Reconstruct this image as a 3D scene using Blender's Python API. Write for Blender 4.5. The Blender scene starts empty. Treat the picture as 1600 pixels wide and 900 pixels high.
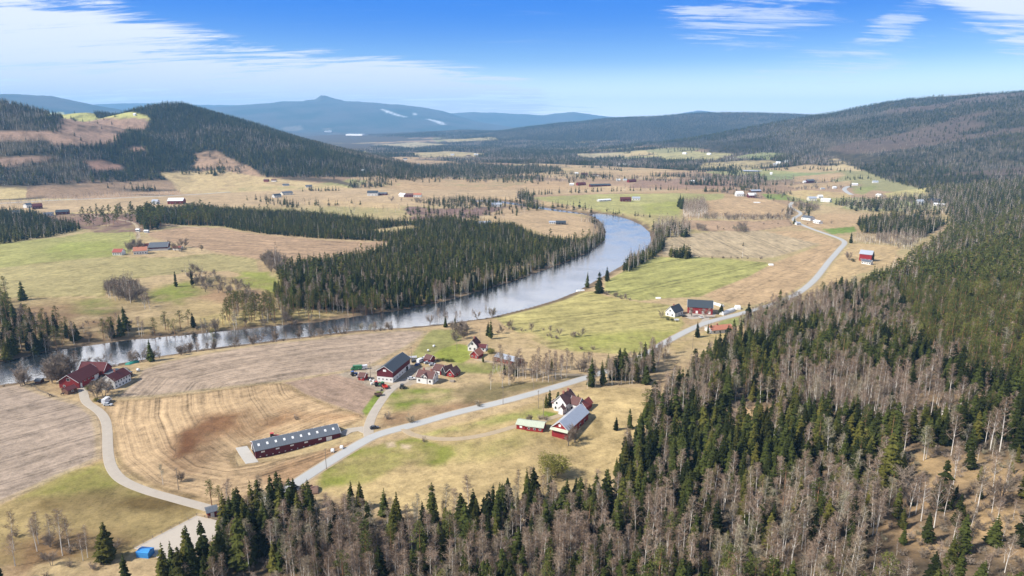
import bpy, math, random
import numpy as np
R = math.radians
C = bpy.context.scene.collection
scene = bpy.context.scene

# ------------------------------------------------------------------ camera, sky, sun, exposure
CAM_H = 140.0
PITCH = R(13.4)
FPX = 1600 * 24.0 / 36.0
cam_d = bpy.data.cameras.new('camera'); cam_d.lens = 24.0; cam_d.sensor_width = 36.0
cam_d.clip_start = 1.0; cam_d.clip_end = 60000.0
cam = bpy.data.objects.new('camera', cam_d); C.objects.link(cam)
cam.location = (0, 0, CAM_H); cam.rotation_euler = (R(90) - PITCH, 0, 0)
scene.camera = cam
scene.view_settings.view_transform = 'Standard'; scene.view_settings.look = 'None'
scene.view_settings.gamma = 1.0; scene.view_settings.exposure = 0.98
scene.cycles.max_bounces = 5; scene.cycles.diffuse_bounces = 2; scene.cycles.glossy_bounces = 2
scene.cycles.transmission_bounces = 2; scene.cycles.volume_bounces = 0
scene.cycles.transparent_max_bounces = 4
scene.cycles.use_denoising = True
SUN_AZ = R(-112); SUN_EL = R(42)          # azimuth from +Y, clockwise positive: the sun stands to the side and a little behind

def N(nt, typ, x=0, **kw):
    n = nt.nodes.new(typ)
    for k, v in kw.items(): setattr(n, k, v)
    return n
class G:
    """tiny node-graph helper"""
    def __init__(s, nt): s.nt = nt
    def n(s, typ, ins=None, **kw):
        n = s.nt.nodes.new(typ)
        for k, v in kw.items(): setattr(n, k, v)
        for k, v in (ins or {}).items(): s.set(n.inputs[k], v)
        return n
    def set(s, sock, v):
        if isinstance(v, bpy.types.NodeSocket): s.nt.links.new(v, sock)
        else: sock.default_value = v
    def m(s, op, a, b=0.0, c=None, clamp=False):
        n = s.nt.nodes.new('ShaderNodeMath'); n.operation = op; n.use_clamp = clamp
        s.set(n.inputs[0], a); s.set(n.inputs[1], b)
        if c is not None: s.set(n.inputs[2], c)
        return n.outputs[0]
    def mix(s, f, a, b, typ='MIX'):
        n = s.nt.nodes.new('ShaderNodeMix'); n.data_type = 'RGBA'; n.blend_type = typ
        s.set(n.inputs[0], f); s.set(n.inputs[6], a); s.set(n.inputs[7], b)
        return n.outputs[2]
    def ramp(s, v, a, b, lo=0.0, hi=1.0):
        n = s.nt.nodes.new('ShaderNodeMapRange'); n.interpolation_type = 'SMOOTHSTEP'
        s.set(n.inputs[0], v); s.set(n.inputs[1], a); s.set(n.inputs[2], b); s.set(n.inputs[3], lo); s.set(n.inputs[4], hi)
        return n.outputs[0]

def make_world():
    w = bpy.data.worlds.new('World'); scene.world = w; w.use_nodes = True
    nt = w.node_tree; nt.nodes.clear(); g = G(nt)
    out = g.n('ShaderNodeOutputWorld'); bg = g.n('ShaderNodeBackground')
    sky = g.n('ShaderNodeTexSky', sky_type='NISHITA', sun_disc=False)
    sky.sun_elevation = SUN_EL; sky.sun_rotation = SUN_AZ; sky.altitude = 200
    sky.air_density = 1.0; sky.dust_density = 0.25; sky.ozone_density = 2.5
    hs = g.n('ShaderNodeHueSaturation', {'Saturation': 1.28, 'Value': 1.0, 'Color': sky.outputs[0]})
    tc = g.n('ShaderNodeTexCoord'); sp = g.n('ShaderNodeSeparateXYZ', {0: tc.outputs['Generated']})
    X, Y, Z = sp.outputs
    az = g.m('ARCTAN2', X, Y)                      # radians from +Y
    el = g.m('ARCSINE', Z)
    # azimuthal cloud sheet seen on a high flat layer
    zz = g.m('ADD', g.m('ABSOLUTE', Z), 0.10)
    cx = g.m('DIVIDE', X, zz); cy = g.m('DIVIDE', Y, zz)
    def wisps(sx, sy, rot, scale, seed, dist, detail=9.0, rough=0.62):
        cv = g.n('ShaderNodeCombineXYZ', {0: cx, 1: cy, 2: seed})
        mp = g.n('ShaderNodeMapping', {'Vector': cv.outputs[0], 'Rotation': (0, 0, rot), 'Scale': (sx, sy, 1)})
        nz = g.n('ShaderNodeTexNoise', {'Vector': mp.outputs[0], 'Scale': scale, 'Detail': detail, 'Roughness': rough, 'Distortion': dist})
        return nz.outputs['Fac']
    w1 = wisps(0.34, 1.0, R(35), 2.2, 3.1, 1.1, 12.0, 0.68)
    w2 = wisps(0.22, 1.5, R(48), 5.0, 7.7, 1.0, 12.0, 0.7)
    w3 = wisps(1.0, 1.0, 0, 0.9, 1.7, 0.3, 4.0)
    def blob(a0, e0, ra, re, tilt=0.0, pw=1.0):
        da = g.m('SUBTRACT', az, R(a0)); de = g.m('SUBTRACT', el, R(e0))
        de = g.m('SUBTRACT', de, g.m('MULTIPLY', da, tilt))
        q = g.m('ADD', g.m('POWER', g.m('ABSOLUTE', g.m('DIVIDE', da, R(ra))), 2.0), g.m('POWER', g.m('ABSOLUTE', g.m('DIVIDE', de, R(re))), 2.0))
        return g.ramp(q, 1.0, 0.0)
    fac = None
    wn = g.m('ADD', g.m('MULTIPLY', w1, 0.55), g.m('MULTIPLY', w2, 0.45))
    # (azimuth, elevation, half widths, tilt, strength, threshold)
    for (a0, e0, ra, re, ti, st, th, bm_) in CLOUDS:
        b = blob(a0, e0, ra, re, ti)
        v = g.m('ADD', g.m('MULTIPLY', b, bm_), g.m('MULTIPLY', g.m('SUBTRACT', wn, 0.5), 4.6))
        v = g.m('MULTIPLY', g.ramp(v, th, th + 0.60), st)
        v = g.m('MULTIPLY', v, g.ramp(b, 0.0, 0.25))
        fac = v if fac is None else g.m('MAXIMUM', fac, v)
    thin = g.m('MULTIPLY', g.ramp(w2, 0.52, 0.78), g.m('MULTIPLY', g.ramp(w3, 0.42, 0.62), 0.10))
    fac = g.m('MAXIMUM', fac, thin)
    high = g.m('MULTIPLY', g.m('MULTIPLY', g.ramp(el, R(9.5), R(11)), g.ramp(el, R(31), R(21))), g.ramp(w1, 0.30, 0.58, 0.72, 1.0))
    # deep blue a hand above the horizon, pale air low over it: both part of the sky itself
    c00 = g.mix(g.m('MULTIPLY', g.ramp(el, R(0.5), R(9.5)), 0.92), hs.outputs[0], (0.0, 1.2, 5.4, 1))
    low = g.ramp(el, R(5.2), R(-0.4), 0.0, 1.0)
    c0 = g.mix(low, c00, (9.5, 9.9, 10.0, 1))
    c1 = g.mix(g.m('MINIMUM', fac, 1.0), c0, (6.0, 6.2, 6.6, 1))
    c1 = g.mix(g.ramp(el, R(22), R(45), 0.0, 0.9), c1, (1.1, 1.5, 2.2, 1))
    c1 = g.mix(high, c1, (10.5, 10.3, 10.4, 1))
    nt.links.new(c1, bg.inputs[0]); bg.inputs[1].default_value = 0.085
    nt.links.new(bg.outputs[0], out.inputs[0])
CLOUDS = [(-34, 4.9, 25, 5.0, -0.16, 1.0, 0.10, .78), (-10, 2.9, 19, 3.0, -0.10, 1.0, 0.12, .76), (-24, 2.2, 30, 4.2, -0.05, 0.7, 0.08, .75), (37, 7.0, 10, 4.2, -0.35, 0.95, 0.20, .72),
          (18.5, 8.0, 8, 3.0, 0.0, 0.7, 0.26, .55), (27.5, 6.4, 5, 2.5, 0.8, 0.7, 0.30, .52), (24, 4.4, 9, 2.0, 0.15, 0.5, 0.30, .5)]
make_world()
sun_d = bpy.data.lights.new('sun', 'SUN'); sun_d.energy = 4.3; sun_d.angle = R(4); sun_d.color = (1.0, 0.95, 0.87)
sun = bpy.data.objects.new('sun', sun_d); C.objects.link(sun)
sd = (math.sin(SUN_AZ) * math.cos(SUN_EL), math.cos(SUN_AZ) * math.cos(SUN_EL), math.sin(SUN_EL))
from mathutils import Vector, Matrix
sun.rotation_euler = Vector(sd).to_track_quat('Z', 'Y').to_euler()

# ------------------------------------------------------------------ numbers: noise, colours
KA = 0.60
def S(r, g, b, k=None):
    k = KA if k is None else k
    f = lambda c: (c / 12.92 if c <= 0.04045 else ((c + 0.055) / 1.055) ** 2.4) * k
    return (f(r / 255), f(g / 255), f(b / 255))
def hash2(ix, iy, seed):
    h = (ix.astype(np.int64) * 374761393 + iy.astype(np.int64) * 668265263 + seed * 1442695041) & 0xFFFFFFFF
    h = ((h ^ (h >> 13)) * 1274126177) & 0xFFFFFFFF
    h = (h ^ (h >> 16)) & 0xFFFFFFFF
    return h / 4294967295.0
def vnoise(x, y, seed=0):
    ix = np.floor(x); iy = np.floor(y); fx = x - ix; fy = y - iy
    fx = fx * fx * (3 - 2 * fx); fy = fy * fy * (3 - 2 * fy)
    a = hash2(ix, iy, seed); b = hash2(ix + 1, iy, seed); c = hash2(ix, iy + 1, seed); d = hash2(ix + 1, iy + 1, seed)
    return (a + (b - a) * fx) * (1 - fy) + (c + (d - c) * fx) * fy
def fbm(x, y, scale, seed=0, octv=4, gain=0.5):
    s = 0.0; a = 1.0; t = 0.0; f = 1.0 / scale
    for o in range(octv):
        s = s + a * (vnoise(x * f + 17.3 * o, y * f - 9.1 * o, seed + o) * 2 - 1); t += a; a *= gain; f *= 2.03
    return s / t
def sstep(v, a, b):
    t = np.clip((v - a) / (b - a), 0, 1); return t * t * (3 - 2 * t)
def ray(px, py):
    """direction of the camera ray through a pixel of the photograph: azimuth, slope dz/dr"""
    u = (px - 800.0) / FPX; v = (450.0 - py) / FPX
    dy = math.cos(PITCH) + v * math.sin(PITCH); dz = -math.sin(PITCH) + v * math.cos(PITCH)
    r = math.hypot(u, dy)
    return math.atan2(u, dy), dz / r, u / r, dy / r
def plane_pt(px, py, z=0.0):
    a, s, cx, cy = ray(px, py); r = (z - CAM_H) / s
    return (cx * r, cy * r)
def at_depth(px, py, D):
    a, s, cx, cy = ray(px, py); r = D / cy
    return (cx * r, D, CAM_H + s * r)
def seg_dist(x, y, P, closed=False, want_t=False):
    """distance of points to a polyline"""
    best = np.full(x.shape, 1e9); 
    P = list(P); Q = P[1:] + ([P[0]] if closed else [])
    for (ax, ay), (bx, by) in zip(P, Q):
        dx, dy = bx - ax, by - ay; L = dx * dx + dy * dy + 1e-9
        t = np.clip(((x - ax) * dx + (y - ay) * dy) / L, 0, 1)
        np.minimum(best, np.hypot(x - ax - t * dx, y - ay - t * dy), out=best)
    return best
def inside(x, y, P):
    r = np.zeros(x.shape, bool); n = len(P)
    for i in range(n):
        ax, ay = P[i]; bx, by = P[(i + 1) % n]
        if ay == by: continue
        c = ((ay > y) != (by > y)) & (x < (bx - ax) * (y - ay) / (by - ay) + ax)
        r ^= c
    return r

# ------------------------------------------------------------------ the land: river, ridges, hillside
WATER = -4.5
RIV_UP = [(-420, 640), (-200, 600), (0, 567), (60, 553), (130, 541), (200, 532), (300, 523), (400, 513), (500, 503), (560, 494), (620, 486), (700, 470), (800, 440), (870, 415), (920, 395),
          (943, 377), (947, 362), (941, 348), (930, 339), (915, 334), (890, 330), (850, 324), (800, 316), (770, 313), (740, 313)]
RIV_LO = [(740, 317), (775, 317), (800, 320), (850, 328), (885, 333), (912, 336), (935, 333.5), (958, 336), (982, 343), (1002, 352), (1015, 364), (1018, 380), (1002, 398), (952, 426), (900, 456), (870, 468), (830, 480),
          (765, 496), (700, 505), (640, 511), (560, 515.5), (500, 523), (400, 535), (300, 547.5), (230, 560), (160, 573), (100, 585), (0, 602), (-200, 660), (-420, 720)]
RIVER = [plane_pt(*p, WATER) for p in RIV_UP + RIV_LO]
# crest lines: (px, py, depth m, half width m)
RIDGES = [
    [(-500, 150, 2100, 900), (-200, 150, 2000, 800), (0, 160, 1950, 700), (60, 174, 1950, 640), (105, 186, 2000, 560)],
    [(60, 184, 2500, 900), (130, 180, 2550, 950), (190, 184, 2550, 950), (226, 180, 2500, 950), (246, 170, 2450, 920), (262, 163, 2420, 900), (284, 164, 2380, 880), (302, 174, 2350, 860), (350, 196, 2250, 780), (400, 212, 2150, 680), (460, 230, 2030, 560), (520, 249, 1900, 420), (580, 272, 1750, 300), (630, 284, 1650, 120)],
    [(1130, 240, 5600, 600), (1200, 226, 5300, 1200), (1280, 209, 4900, 1700), (1340, 197, 4600, 2100), (1372, 187, 4500, 2300), (1400, 173, 4300, 2500), (1440, 157, 4100, 2500), (1480, 150, 4000, 2600), (1540, 149, 3800, 2600), (1600, 147, 3600, 2600), (1800, 130, 3200, 2500), (2300, 110, 2500, 2200)],
    [(560, 212, 7600, 900), (640, 208, 7400, 1300), (720, 204, 7200, 1800), (790, 206, 7000, 2000), (850, 197, 6800, 2200), (900, 191, 6600, 2300), (960, 185, 6500, 2400), (1020, 182, 6400, 2400), (1100, 178, 6300, 2400), (1200, 178, 6200, 2400), (1300, 182, 6200, 2400), (1400, 192, 6200, 2200)],
    [(160, 186, 13500, 3500), (320, 170, 13500, 4200), (380, 164, 13500, 4200), (440, 159, 13500, 4200), (475, 159, 13500, 4200), (503, 158, 13500, 4200), (530, 160, 13500, 4200), (575, 161, 13500, 4200), (640, 167, 13500, 4200), (690, 174, 13500, 4000), (725, 184, 13500, 3500), (770, 194, 13500, 3000), (820, 204, 13500, 2500)],
    [(478, 158, 13200, 900), (492, 155, 13200, 700), (502, 149.5, 13200, 650), (512, 152, 13200, 700), (530, 156.5, 13200, 900)],
    [(-300, 140, 9500, 3600), (0, 149, 9500, 3600), (30, 149, 9500, 3600), (80, 152, 9500, 3400), (105, 157, 9500, 3200), (150, 167, 9500, 3000), (210, 176, 9500, 2600), (260, 184, 9500, 2000)],
    [(60, 162, 15800, 3500), (120, 159, 15800, 3500), (190, 160, 15800, 3500), (300, 164, 15800, 3500), (370, 166, 15800, 3500)],
    [(690, 178, 16300, 3500), (740, 176, 16300, 3500), (800, 178, 16300, 3500), (850, 181, 15800, 3000), (868, 178, 15800, 3000), (895, 176, 15800, 3000), (930, 181, 15800, 3000), (960, 184, 15800, 3000), (1050, 183, 15800, 3000), (1092, 173, 16000, 2500), (1130, 178, 16000, 2500)],
    [(700, 186, 15500, 2500), (760, 188, 15500, 2500), (830, 187, 15500, 2500), (900, 190, 15500, 2500), (1000, 192, 15500, 2500)],
]
HILL_EDGE = [(-260, 60), (-110, 105), (20, 215), (75, 335), (180, 480), (390, 670), (600, 930), (760, 1200), (900, 1500), (1000, 2000), (1200, 3000)]
RW = []
for rd in RIDGES:
    RW.append([(*at_depth(a, b, D), w) for a, b, D, w in rd])
def ridge_h(x, y, rd):
    # height and half width of the crest blended from its stretches by nearness, so a falling crest keeps its outline
    den = np.full(x.shape, 1e-30); zs = np.zeros(x.shape); ws = np.zeros(x.shape); dm = np.full(x.shape, 1e12)
    for (ax, ay, az_, aw), (bx, by, bz, bw) in zip(rd[:-1], rd[1:]):
        dx, dy = bx - ax, by - ay; L = dx * dx + dy * dy
        t = np.clip(((x - ax) * dx + (y - ay) * dy) / L, 0, 1)
        d = np.hypot(x - ax - t * dx, y - ay - t * dy); np.minimum(dm, d, out=dm)
        k = 1.0 / (d + 40.0) ** 6 * math.sqrt(L) * 1e12; den += k; zs += k * (az_ + (bz - az_) * t); ws += k * (aw + (bw - aw) * t)
    s = np.clip(dm / (ws / den), 0, 1)
    f = 0.55 * (0.5 + 0.5 * np.cos(math.pi * s)) + 0.45 * (1 - s) ** 1.15
    return zs / den * f
def side_of_edge(x, y):
    """signed distance to the foot of the wooded hillside, positive up the slope"""
    d = seg_dist(x, y, HILL_EDGE); best = np.full(x.shape, 1e9); sg = np.zeros(x.shape)
    for (ax, ay), (bx, by) in zip(HILL_EDGE[:-1], HILL_EDGE[1:]):
        dx, dy = bx - ax, by - ay; L = dx * dx + dy * dy
        t = np.clip(((x - ax) * dx + (y - ay) * dy) / L, 0, 1)
        q = np.hypot(x - ax - t * dx, y - ay - t * dy); cr = dx * (y - ay) - dy * (x - ax)
        m = q < best; best = np.where(m, q, best); sg = np.where(m, -np.sign(cr), sg)
    return best * sg
def height_raw(x, y):
    r = np.hypot(x, y)
    dr = seg_dist(x, y, RIVER, True); ins = inside(x, y, RIVER)
    base = 2.2 * fbm(x, y, 210, 5, 4) * sstep(dr, 5, 120) + (7 + 0 * x) * fbm(x + 900, y, 700, 9, 3) * sstep(r, 900, 2200)
    base = base + 30 * sstep(r, 5000, 9000) * (0.4 + 0.6 * fbm(x, y, 1500, 31, 3))
    # rolling ground in the near meadow and the bowl ploughed into the middle field
    bx, by = plane_pt(395, 690); base = base - 3.2 * np.exp(-(((x - bx) / 34) ** 2 + ((y - by) / 26) ** 2))
    mx, my = plane_pt(900, 640); base = base + 3.0 * np.exp(-(((x - mx) / 60) ** 2 + ((y - my) / 45) ** 2))
    d = side_of_edge(x, y)
    dp = np.clip(d, 0, None)
    hs = 0.13 * dp + 5.0 * fbm(x, y, 130, 41, 4) * sstep(d, 0, 80) + 2.0 * sstep(d, 0, 25)
    hs = np.minimum(hs, 150 + 0.02 * dp) * (1 - 0.95 * sstep(r, 1500, 3200))
    rg = np.zeros(x.shape); nz = fbm(x, y, 420, 77, 5, 0.55); nz2 = fbm(x, y, 2100, 79, 5, 0.55)
    for i, rd in enumerate(RW):
        h = ridge_h(x, y, rd)
        am = 0.10 if i < 3 else 0.04
        h = h * (1 + am * nz) + (h * 0.05 * nz2 if i >= 4 else 0)
        np.maximum(rg, h, out=rg)
    z = base + np.maximum(hs, rg) + 0.25 * np.minimum(hs, rg)
    bank = np.where(ins, WATER - 2.0, WATER + 0.2 + (z - WATER) * sstep(dr, 1.0, 24))
    bank = np.where(ins, np.where(dr < 3, WATER - 0.7 * dr, bank), bank)
    return np.where(ins | (dr < 24), bank, z)

AZ = np.unique(np.concatenate([np.arange(-41, 41.0001, 0.0935), np.arange(41, 60, 0.5), np.arange(-60, -41, 0.5), np.arange(60, 180, 3.0), np.arange(-180, -60, 3.0)])) * math.pi / 180
rr = [14.0]
while rr[-1] < 1050: rr.append(rr[-1] + max(0.55, 1.2 * rr[-1] ** 2 / (CAM_H * 683.0)) + (1.5 if rr[-1] < 90 else 0))
while rr[-1] < 17600: rr.append(rr[-1] * (1.0095 if rr[-1] < 8000 else 1.0075))
RR = np.array(rr)
AA, RG = np.meshgrid(AZ, RR, indexing='ij')
GX = np.sin(AA) * RG; GY = np.cos(AA) * RG
GZ = height_raw(GX, GY)
NA, NR = GX.shape
def _idx(x, y):
    a = np.arctan2(x, y); r = np.hypot(x, y)
    ia = np.clip(np.searchsorted(AZ, a) - 1, 0, NA - 2); ir = np.clip(np.searchsorted(RR, r) - 1, 0, NR - 2)
    fa = np.clip((a - AZ[ia]) / (AZ[ia + 1] - AZ[ia]), 0, 1); fr = np.clip((r - RR[ir]) / (RR[ir + 1] - RR[ir]), 0, 1)
    return ia, ir, fa, fr
def zf(x, y):
    x = np.asarray(x, float); y = np.asarray(y, float)
    ia, ir, fa, fr = _idx(x, y)
    return (GZ[ia, ir] * (1 - fa) * (1 - fr) + GZ[ia + 1, ir] * fa * (1 - fr) + GZ[ia, ir + 1] * (1 - fa) * fr + GZ[ia + 1, ir + 1] * fa * fr)
def hit(px, py):
    """where the line of sight through a photo pixel meets the land"""
    a, s, cx, cy = ray(px, py)
    ia = int(np.clip(np.searchsorted(AZ, a) - 1, 0, NA - 2)); fa = (a - AZ[ia]) / (AZ[ia + 1] - AZ[ia])
    zg = GZ[ia] * (1 - fa) + GZ[ia + 1] * fa; dz = CAM_H + s * RR - zg
    k = np.nonzero(dz < 0)[0]
    if len(k) == 0: r = 17000.0 if s > -0.005 else (-CAM_H / s)
    else:
        k = max(int(k[0]), 1); t = dz[k - 1] / (dz[k - 1] - dz[k]); r = RR[k - 1] + t * (RR[k] - RR[k - 1])
    return (cx * r, cy * r)
SLP = (GZ + 0.0 - CAM_H) / RG
HORIZ = np.maximum.accumulate(SLP, axis=1)
def seen(x, y, z, top):
    ia, ir, fa, fr = _idx(x, y); r = np.hypot(x, y)
    k = np.maximum(ir - 2, 0)
    return (z + top - CAM_H) / r > HORIZ[ia, k] - 0.002
def to_px(x, y, z):
    dy = y * math.cos(PITCH) - (z - CAM_H) * math.sin(PITCH); dz = y * math.sin(PITCH) + (z - CAM_H) * math.cos(PITCH)
    return 800 + FPX * x / dy, 450 - FPX * dz / dy
def W(pts): return [hit(*p) for p in pts]
# ------------------------------------------------------------------ land cover
fx = GX.ravel(); fy = GY.ravel(); fr_ = RG.ravel(); fz = GZ.ravel(); NV = fx.size
COL = np.zeros((NV, 3)); ROW = np.zeros(NV); ALO = np.zeros(NV); AMP = np.zeros(NV)
n1 = fbm(fx, fy, 60, 101, 4); n2 = fbm(fx, fy, 14, 111, 3); n3 = fbm(fx, fy, 260, 121, 4)
TAN = np.array(S(203, 178, 135)); TAN2 = np.array(S(187, 160, 122)); OLIVE = np.array(S(172, 164, 108)); GREEN = np.array(S(128, 140, 62))
BROWN = np.array(S(150, 122, 92)); FOREST = np.array(S(98, 86, 70)); HEATH = np.array(S(150, 124, 108)); GREY = np.array(S(178, 160, 142))
def mixc(a, b, t): return a + (b - a) * t[:, None]
COL[:] = mixc(np.tile(TAN, (NV, 1)), TAN2, np.clip(0.5 + 0.9 * n1, 0, 1))
COL[:] = mixc(COL, OLIVE, np.clip(0.25 + 1.6 * n3 + 0.5 * n2, 0, 1) * 0.75)
# the valley floor far off: a patchwork of fields
far = np.nonzero((fr_ > 1300))[0]
def cells(x, y, sx, sy, seed):
    wx = x + 0.35 * sx * fbm(x, y, sx, seed + 7, 2); wy = y + 0.35 * sy * fbm(x, y, sx, seed + 9, 2)
    gx = wx / sx; gy = wy / sy; ix = np.floor(gx); iy = np.floor(gy)
    best = np.full(x.shape, 9e9); ci = np.zeros(x.shape)
    for a in (-1, 0, 1):
        for b in (-1, 0, 1):
            jx = ix + a; jy = iy + b
            qx = jx + 0.15 + 0.7 * hash2(jx, jy, seed); qy = jy + 0.15 + 0.7 * hash2(jx, jy, seed + 1)
            d = (gx - qx) ** 2 + (gy - qy) ** 2; m = d < best
            best = np.where(m, d, best); ci = np.where(m, hash2(jx, jy, seed + 2), ci)
    return ci
pal = np.array([S(200, 172, 132), S(190, 160, 120), S(205, 183, 132), S(170, 166, 112), S(178, 150, 118), S(196, 170, 128), S(166, 160, 112), S(186, 156, 124), S(168, 140, 112), S(208, 186, 140)])
ci = cells(fx[far], fy[far], 210, 330, 55)
COL[far] = pal[np.minimum((ci * len(pal)).astype(int), len(pal) - 1)] * (1 + 0.15 * n1[far])[:, None]

def felled(x, y):
    return sstep(fbm(x * 0.55 + 70, y, 420, 903, 3), 0.15, 0.22) * sstep(np.hypot(x, y), 1500, 1900)
def far_wood(x, y):
    """0..1: how wooded the valley floor is beyond the near farms"""
    r = np.hypot(x, y); v = fbm(x * 0.55, y, 300, 201, 4, 0.55) + 0.10 * sstep(r, 2500, 5500)
    q = fbm(x * 0.6 + 300, y, 420, 211, 3, 0.5); hedge = (1 - sstep(np.abs(q), 0.022, 0.045)) * sstep(r, 1350, 1700) * sstep(fbm(x, y, 160, 215, 2), -0.25, 0.0)
    return np.maximum(hedge, sstep(v + 0.42 * sstep(r, 1950, 2750), 0.07, 0.14) * sstep(r, 1650, 2100))
RHILL = [ridge_h(fx, fy, rd) for rd in RW]
hillA = np.maximum(RHILL[0], RHILL[1]); hillC = RHILL[2]; hillD = RHILL[3]; hillF = np.maximum.reduce(RHILL[4:])
wood = far_wood(fx, fy)
COL[:] = mixc(COL, FOREST, wood)
edge_d = side_of_edge(fx, fy)
def forest_col(i, k=1.0):
    t = np.clip(0.5 + 1.3 * n2[i] + 0.7 * n1[i], 0, 1)
    return mixc(np.tile(np.array(S(92, 80, 64)), (len(i), 1)), np.array(S(146, 124, 98)), t) * k
for h, th in ((hillA, 14), (hillC, 34), (hillD, 30)):
    i = np.nonzero(h > th)[0]; t = sstep(h[i], th, th + 10)[:, None]
    COL[i] = COL[i] * (1 - t) + forest_col(i, 0.36) * np.array([0.85, 1.0, 0.9]) * t
i = np.nonzero(hillF > 40)[0]
COL[i] = mixc(np.tile(np.array([0.030, 0.040, 0.024]), (len(i), 1)), np.array([0.075, 0.066, 0.052]), np.clip(0.5 + 1.6 * fbm(fx[i], fy[i], 500, 301, 5, 0.65), 0, 1))
i = np.nonzero((hillF > 300))[0]
COL[i] = mixc(COL[i], np.array([0.12, 0.11, 0.10]), sstep(fz[i], 560, 760) * np.clip(0.6 + 1.5 * fbm(fx[i], fy[i], 200, 311, 4), 0, 1))
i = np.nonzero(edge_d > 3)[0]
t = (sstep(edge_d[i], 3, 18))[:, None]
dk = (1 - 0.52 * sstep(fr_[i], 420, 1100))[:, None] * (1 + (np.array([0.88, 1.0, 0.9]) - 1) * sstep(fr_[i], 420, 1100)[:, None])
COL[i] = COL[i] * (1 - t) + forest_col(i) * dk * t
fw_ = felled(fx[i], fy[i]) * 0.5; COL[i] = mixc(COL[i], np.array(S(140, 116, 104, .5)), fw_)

# tan valley fields must not be broken up by the wood belt nearer than this
def paint(pts, col, soft=1.0, var=0.12, rows=None, sp=3.0, amp=0.0, op=1.0, wob=0.0, world=False, edge=None):
    P = pts if world else W(pts); xs = [p[0] for p in P]; ys = [p[1] for p in P]
    m = max(soft, 1) + wob * 2
    i = np.nonzero((fx > min(xs) - m) & (fx < max(xs) + m) & (fy > min(ys) - m) & (fy < max(ys) + m))[0]
    if len(i) == 0: return
    x = fx[i]; y = fy[i]
    if wob: x = x + wob * 2 * fbm(x, y, wob * 5, 401, 3); y = y + wob * 2 * fbm(fx[i], fy[i], wob * 5, 409, 3)
    d = seg_dist(x, y, P, True); s = np.where(inside(x, y, P), d, -d)
    w = sstep(s, -soft * 0.5, soft * 0.5) * op
    if soft >= 5 and rows is None: w = w * np.clip(0.98 + 1.0 * n2[i] + 0.5 * n1[i], 0.0, 1.0)
    k = w > 0.003; i = i[k]; w = w[k]; s = s[k]
    if len(i) == 0: return
    c = np.tile(np.array(col), (len(i), 1)) * (1 + var * (1.2 * n1[i] + 0.8 * n2[i] + 0.8 * n3[i]))[:, None]
    COL[i] = COL[i] * (1 - w[:, None]) + c * w[:, None]
    if edge is not None:
        we = (sstep(s, -1, 1.0) * (1 - sstep(s, 1.5, 4.0)))[:, None] * 0.6
        COL[i] = COL[i] * (1 - we) + np.array(edge) * we
    if rows is not None:
        k = w > 0.5; j = i[k]
        G_ = W(rows)
        if len(G_) == 2:
            dx, dy = G_[1][0] - G_[0][0], G_[1][1] - G_[0][1]; L = math.hypot(dx, dy)
            ROW[j] = ((fx[j] - G_[0][0]) * dy - (fy[j] - G_[0][1]) * dx) / L / sp
            ALO[j] = ((fx[j] - G_[0][0]) * dx + (fy[j] - G_[0][1]) * dy) / L / 40.0
        else:
            ROW[j] = seg_dist(fx[j], fy[j], G_) / sp; ALO[j] = (fx[j] * 0.7 + fy[j]) / 60.0
        AMP[j] = amp
    elif op > 0.7 and amp == 0: AMP[i[w > 0.5]] = 0.0
p_ = paint
# --- hill of the far side of the valley: open pasture, clear-cuts
p_([(72, 176), (100, 175), (150, 182), (235, 184), (236, 189), (180, 188), (110, 184), (75, 181)], S(200, 196, 120), 12)
p_([(105, 184), (180, 185), (235, 188), (200, 205), (180, 222), (140, 226), (95, 228), (60, 216), (0, 220), (-60, 222), (-60, 205), (0, 203), (60, 206), (95, 210)], S(170, 140, 118), 18, 0.25, wob=12)
p_([(130, 252), (160, 250), (196, 262), (190, 268), (150, 266)], S(168, 132, 112), 12, 0.2, wob=8)
p_([(-40, 250), (0, 246), (80, 244), (86, 250), (40, 255), (0, 262), (-40, 266)], S(168, 138, 116), 12, 0.2, wob=8)
p_([(195, 230), (226, 228), (228, 236), (200, 237)], S(172, 138, 116), 10, 0.2, wob=6)
p_([(300, 240), (335, 234), (365, 250), (395, 262), (408, 276), (330, 272), (300, 262), (308, 250)], S(176, 146, 118), 12, 0.2, wob=8)
p_([(248, 270), (300, 267), (345, 266), (395, 275), (470, 283), (540, 292), (560, 297), (430, 300), (285, 303), (270, 285)], S(206, 182, 134), 10, 0.12)
# --- plain below the hill
p_([(-300, 322), (0, 314), (100, 313), (285, 304), (430, 298), (560, 294), (640, 292), (820, 292), (930, 290), (1000, 292), (1060, 298), (830, 306), (790, 318), (660, 322), (480, 318), (330, 322), (200, 330), (0, 334), (-300, 345)], S(200, 173, 134), 8, 0.14, rows=[(0, 330), (800, 300)], sp=9, amp=0.22)
p_([(600, 268), (700, 276), (850, 282), (930, 286), (930, 296), (800, 297), (640, 297), (560, 292)], S(196, 166, 126), 8, 0.14)
p_([(1000, 281), (1090, 279), (1190, 286), (1190, 290), (1090, 296), (980, 294)], S(164, 134, 112), 8, 0.1)
p_([(900, 263), (1000, 268), (1080, 276), (1060, 279), (960, 281), (880, 280), (800, 270)], S(200, 170, 128), 8, 0.12)
p_([(500, 312), (620, 318), (628, 326), (510, 322)], S(204, 176, 132), 6)
p_([(630, 330), (640, 322), (700, 326), (790, 322), (850, 322), (800, 330), (740, 340), (650, 344)], S(140, 112, 102), 10, 0.15, wob=6)
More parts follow.
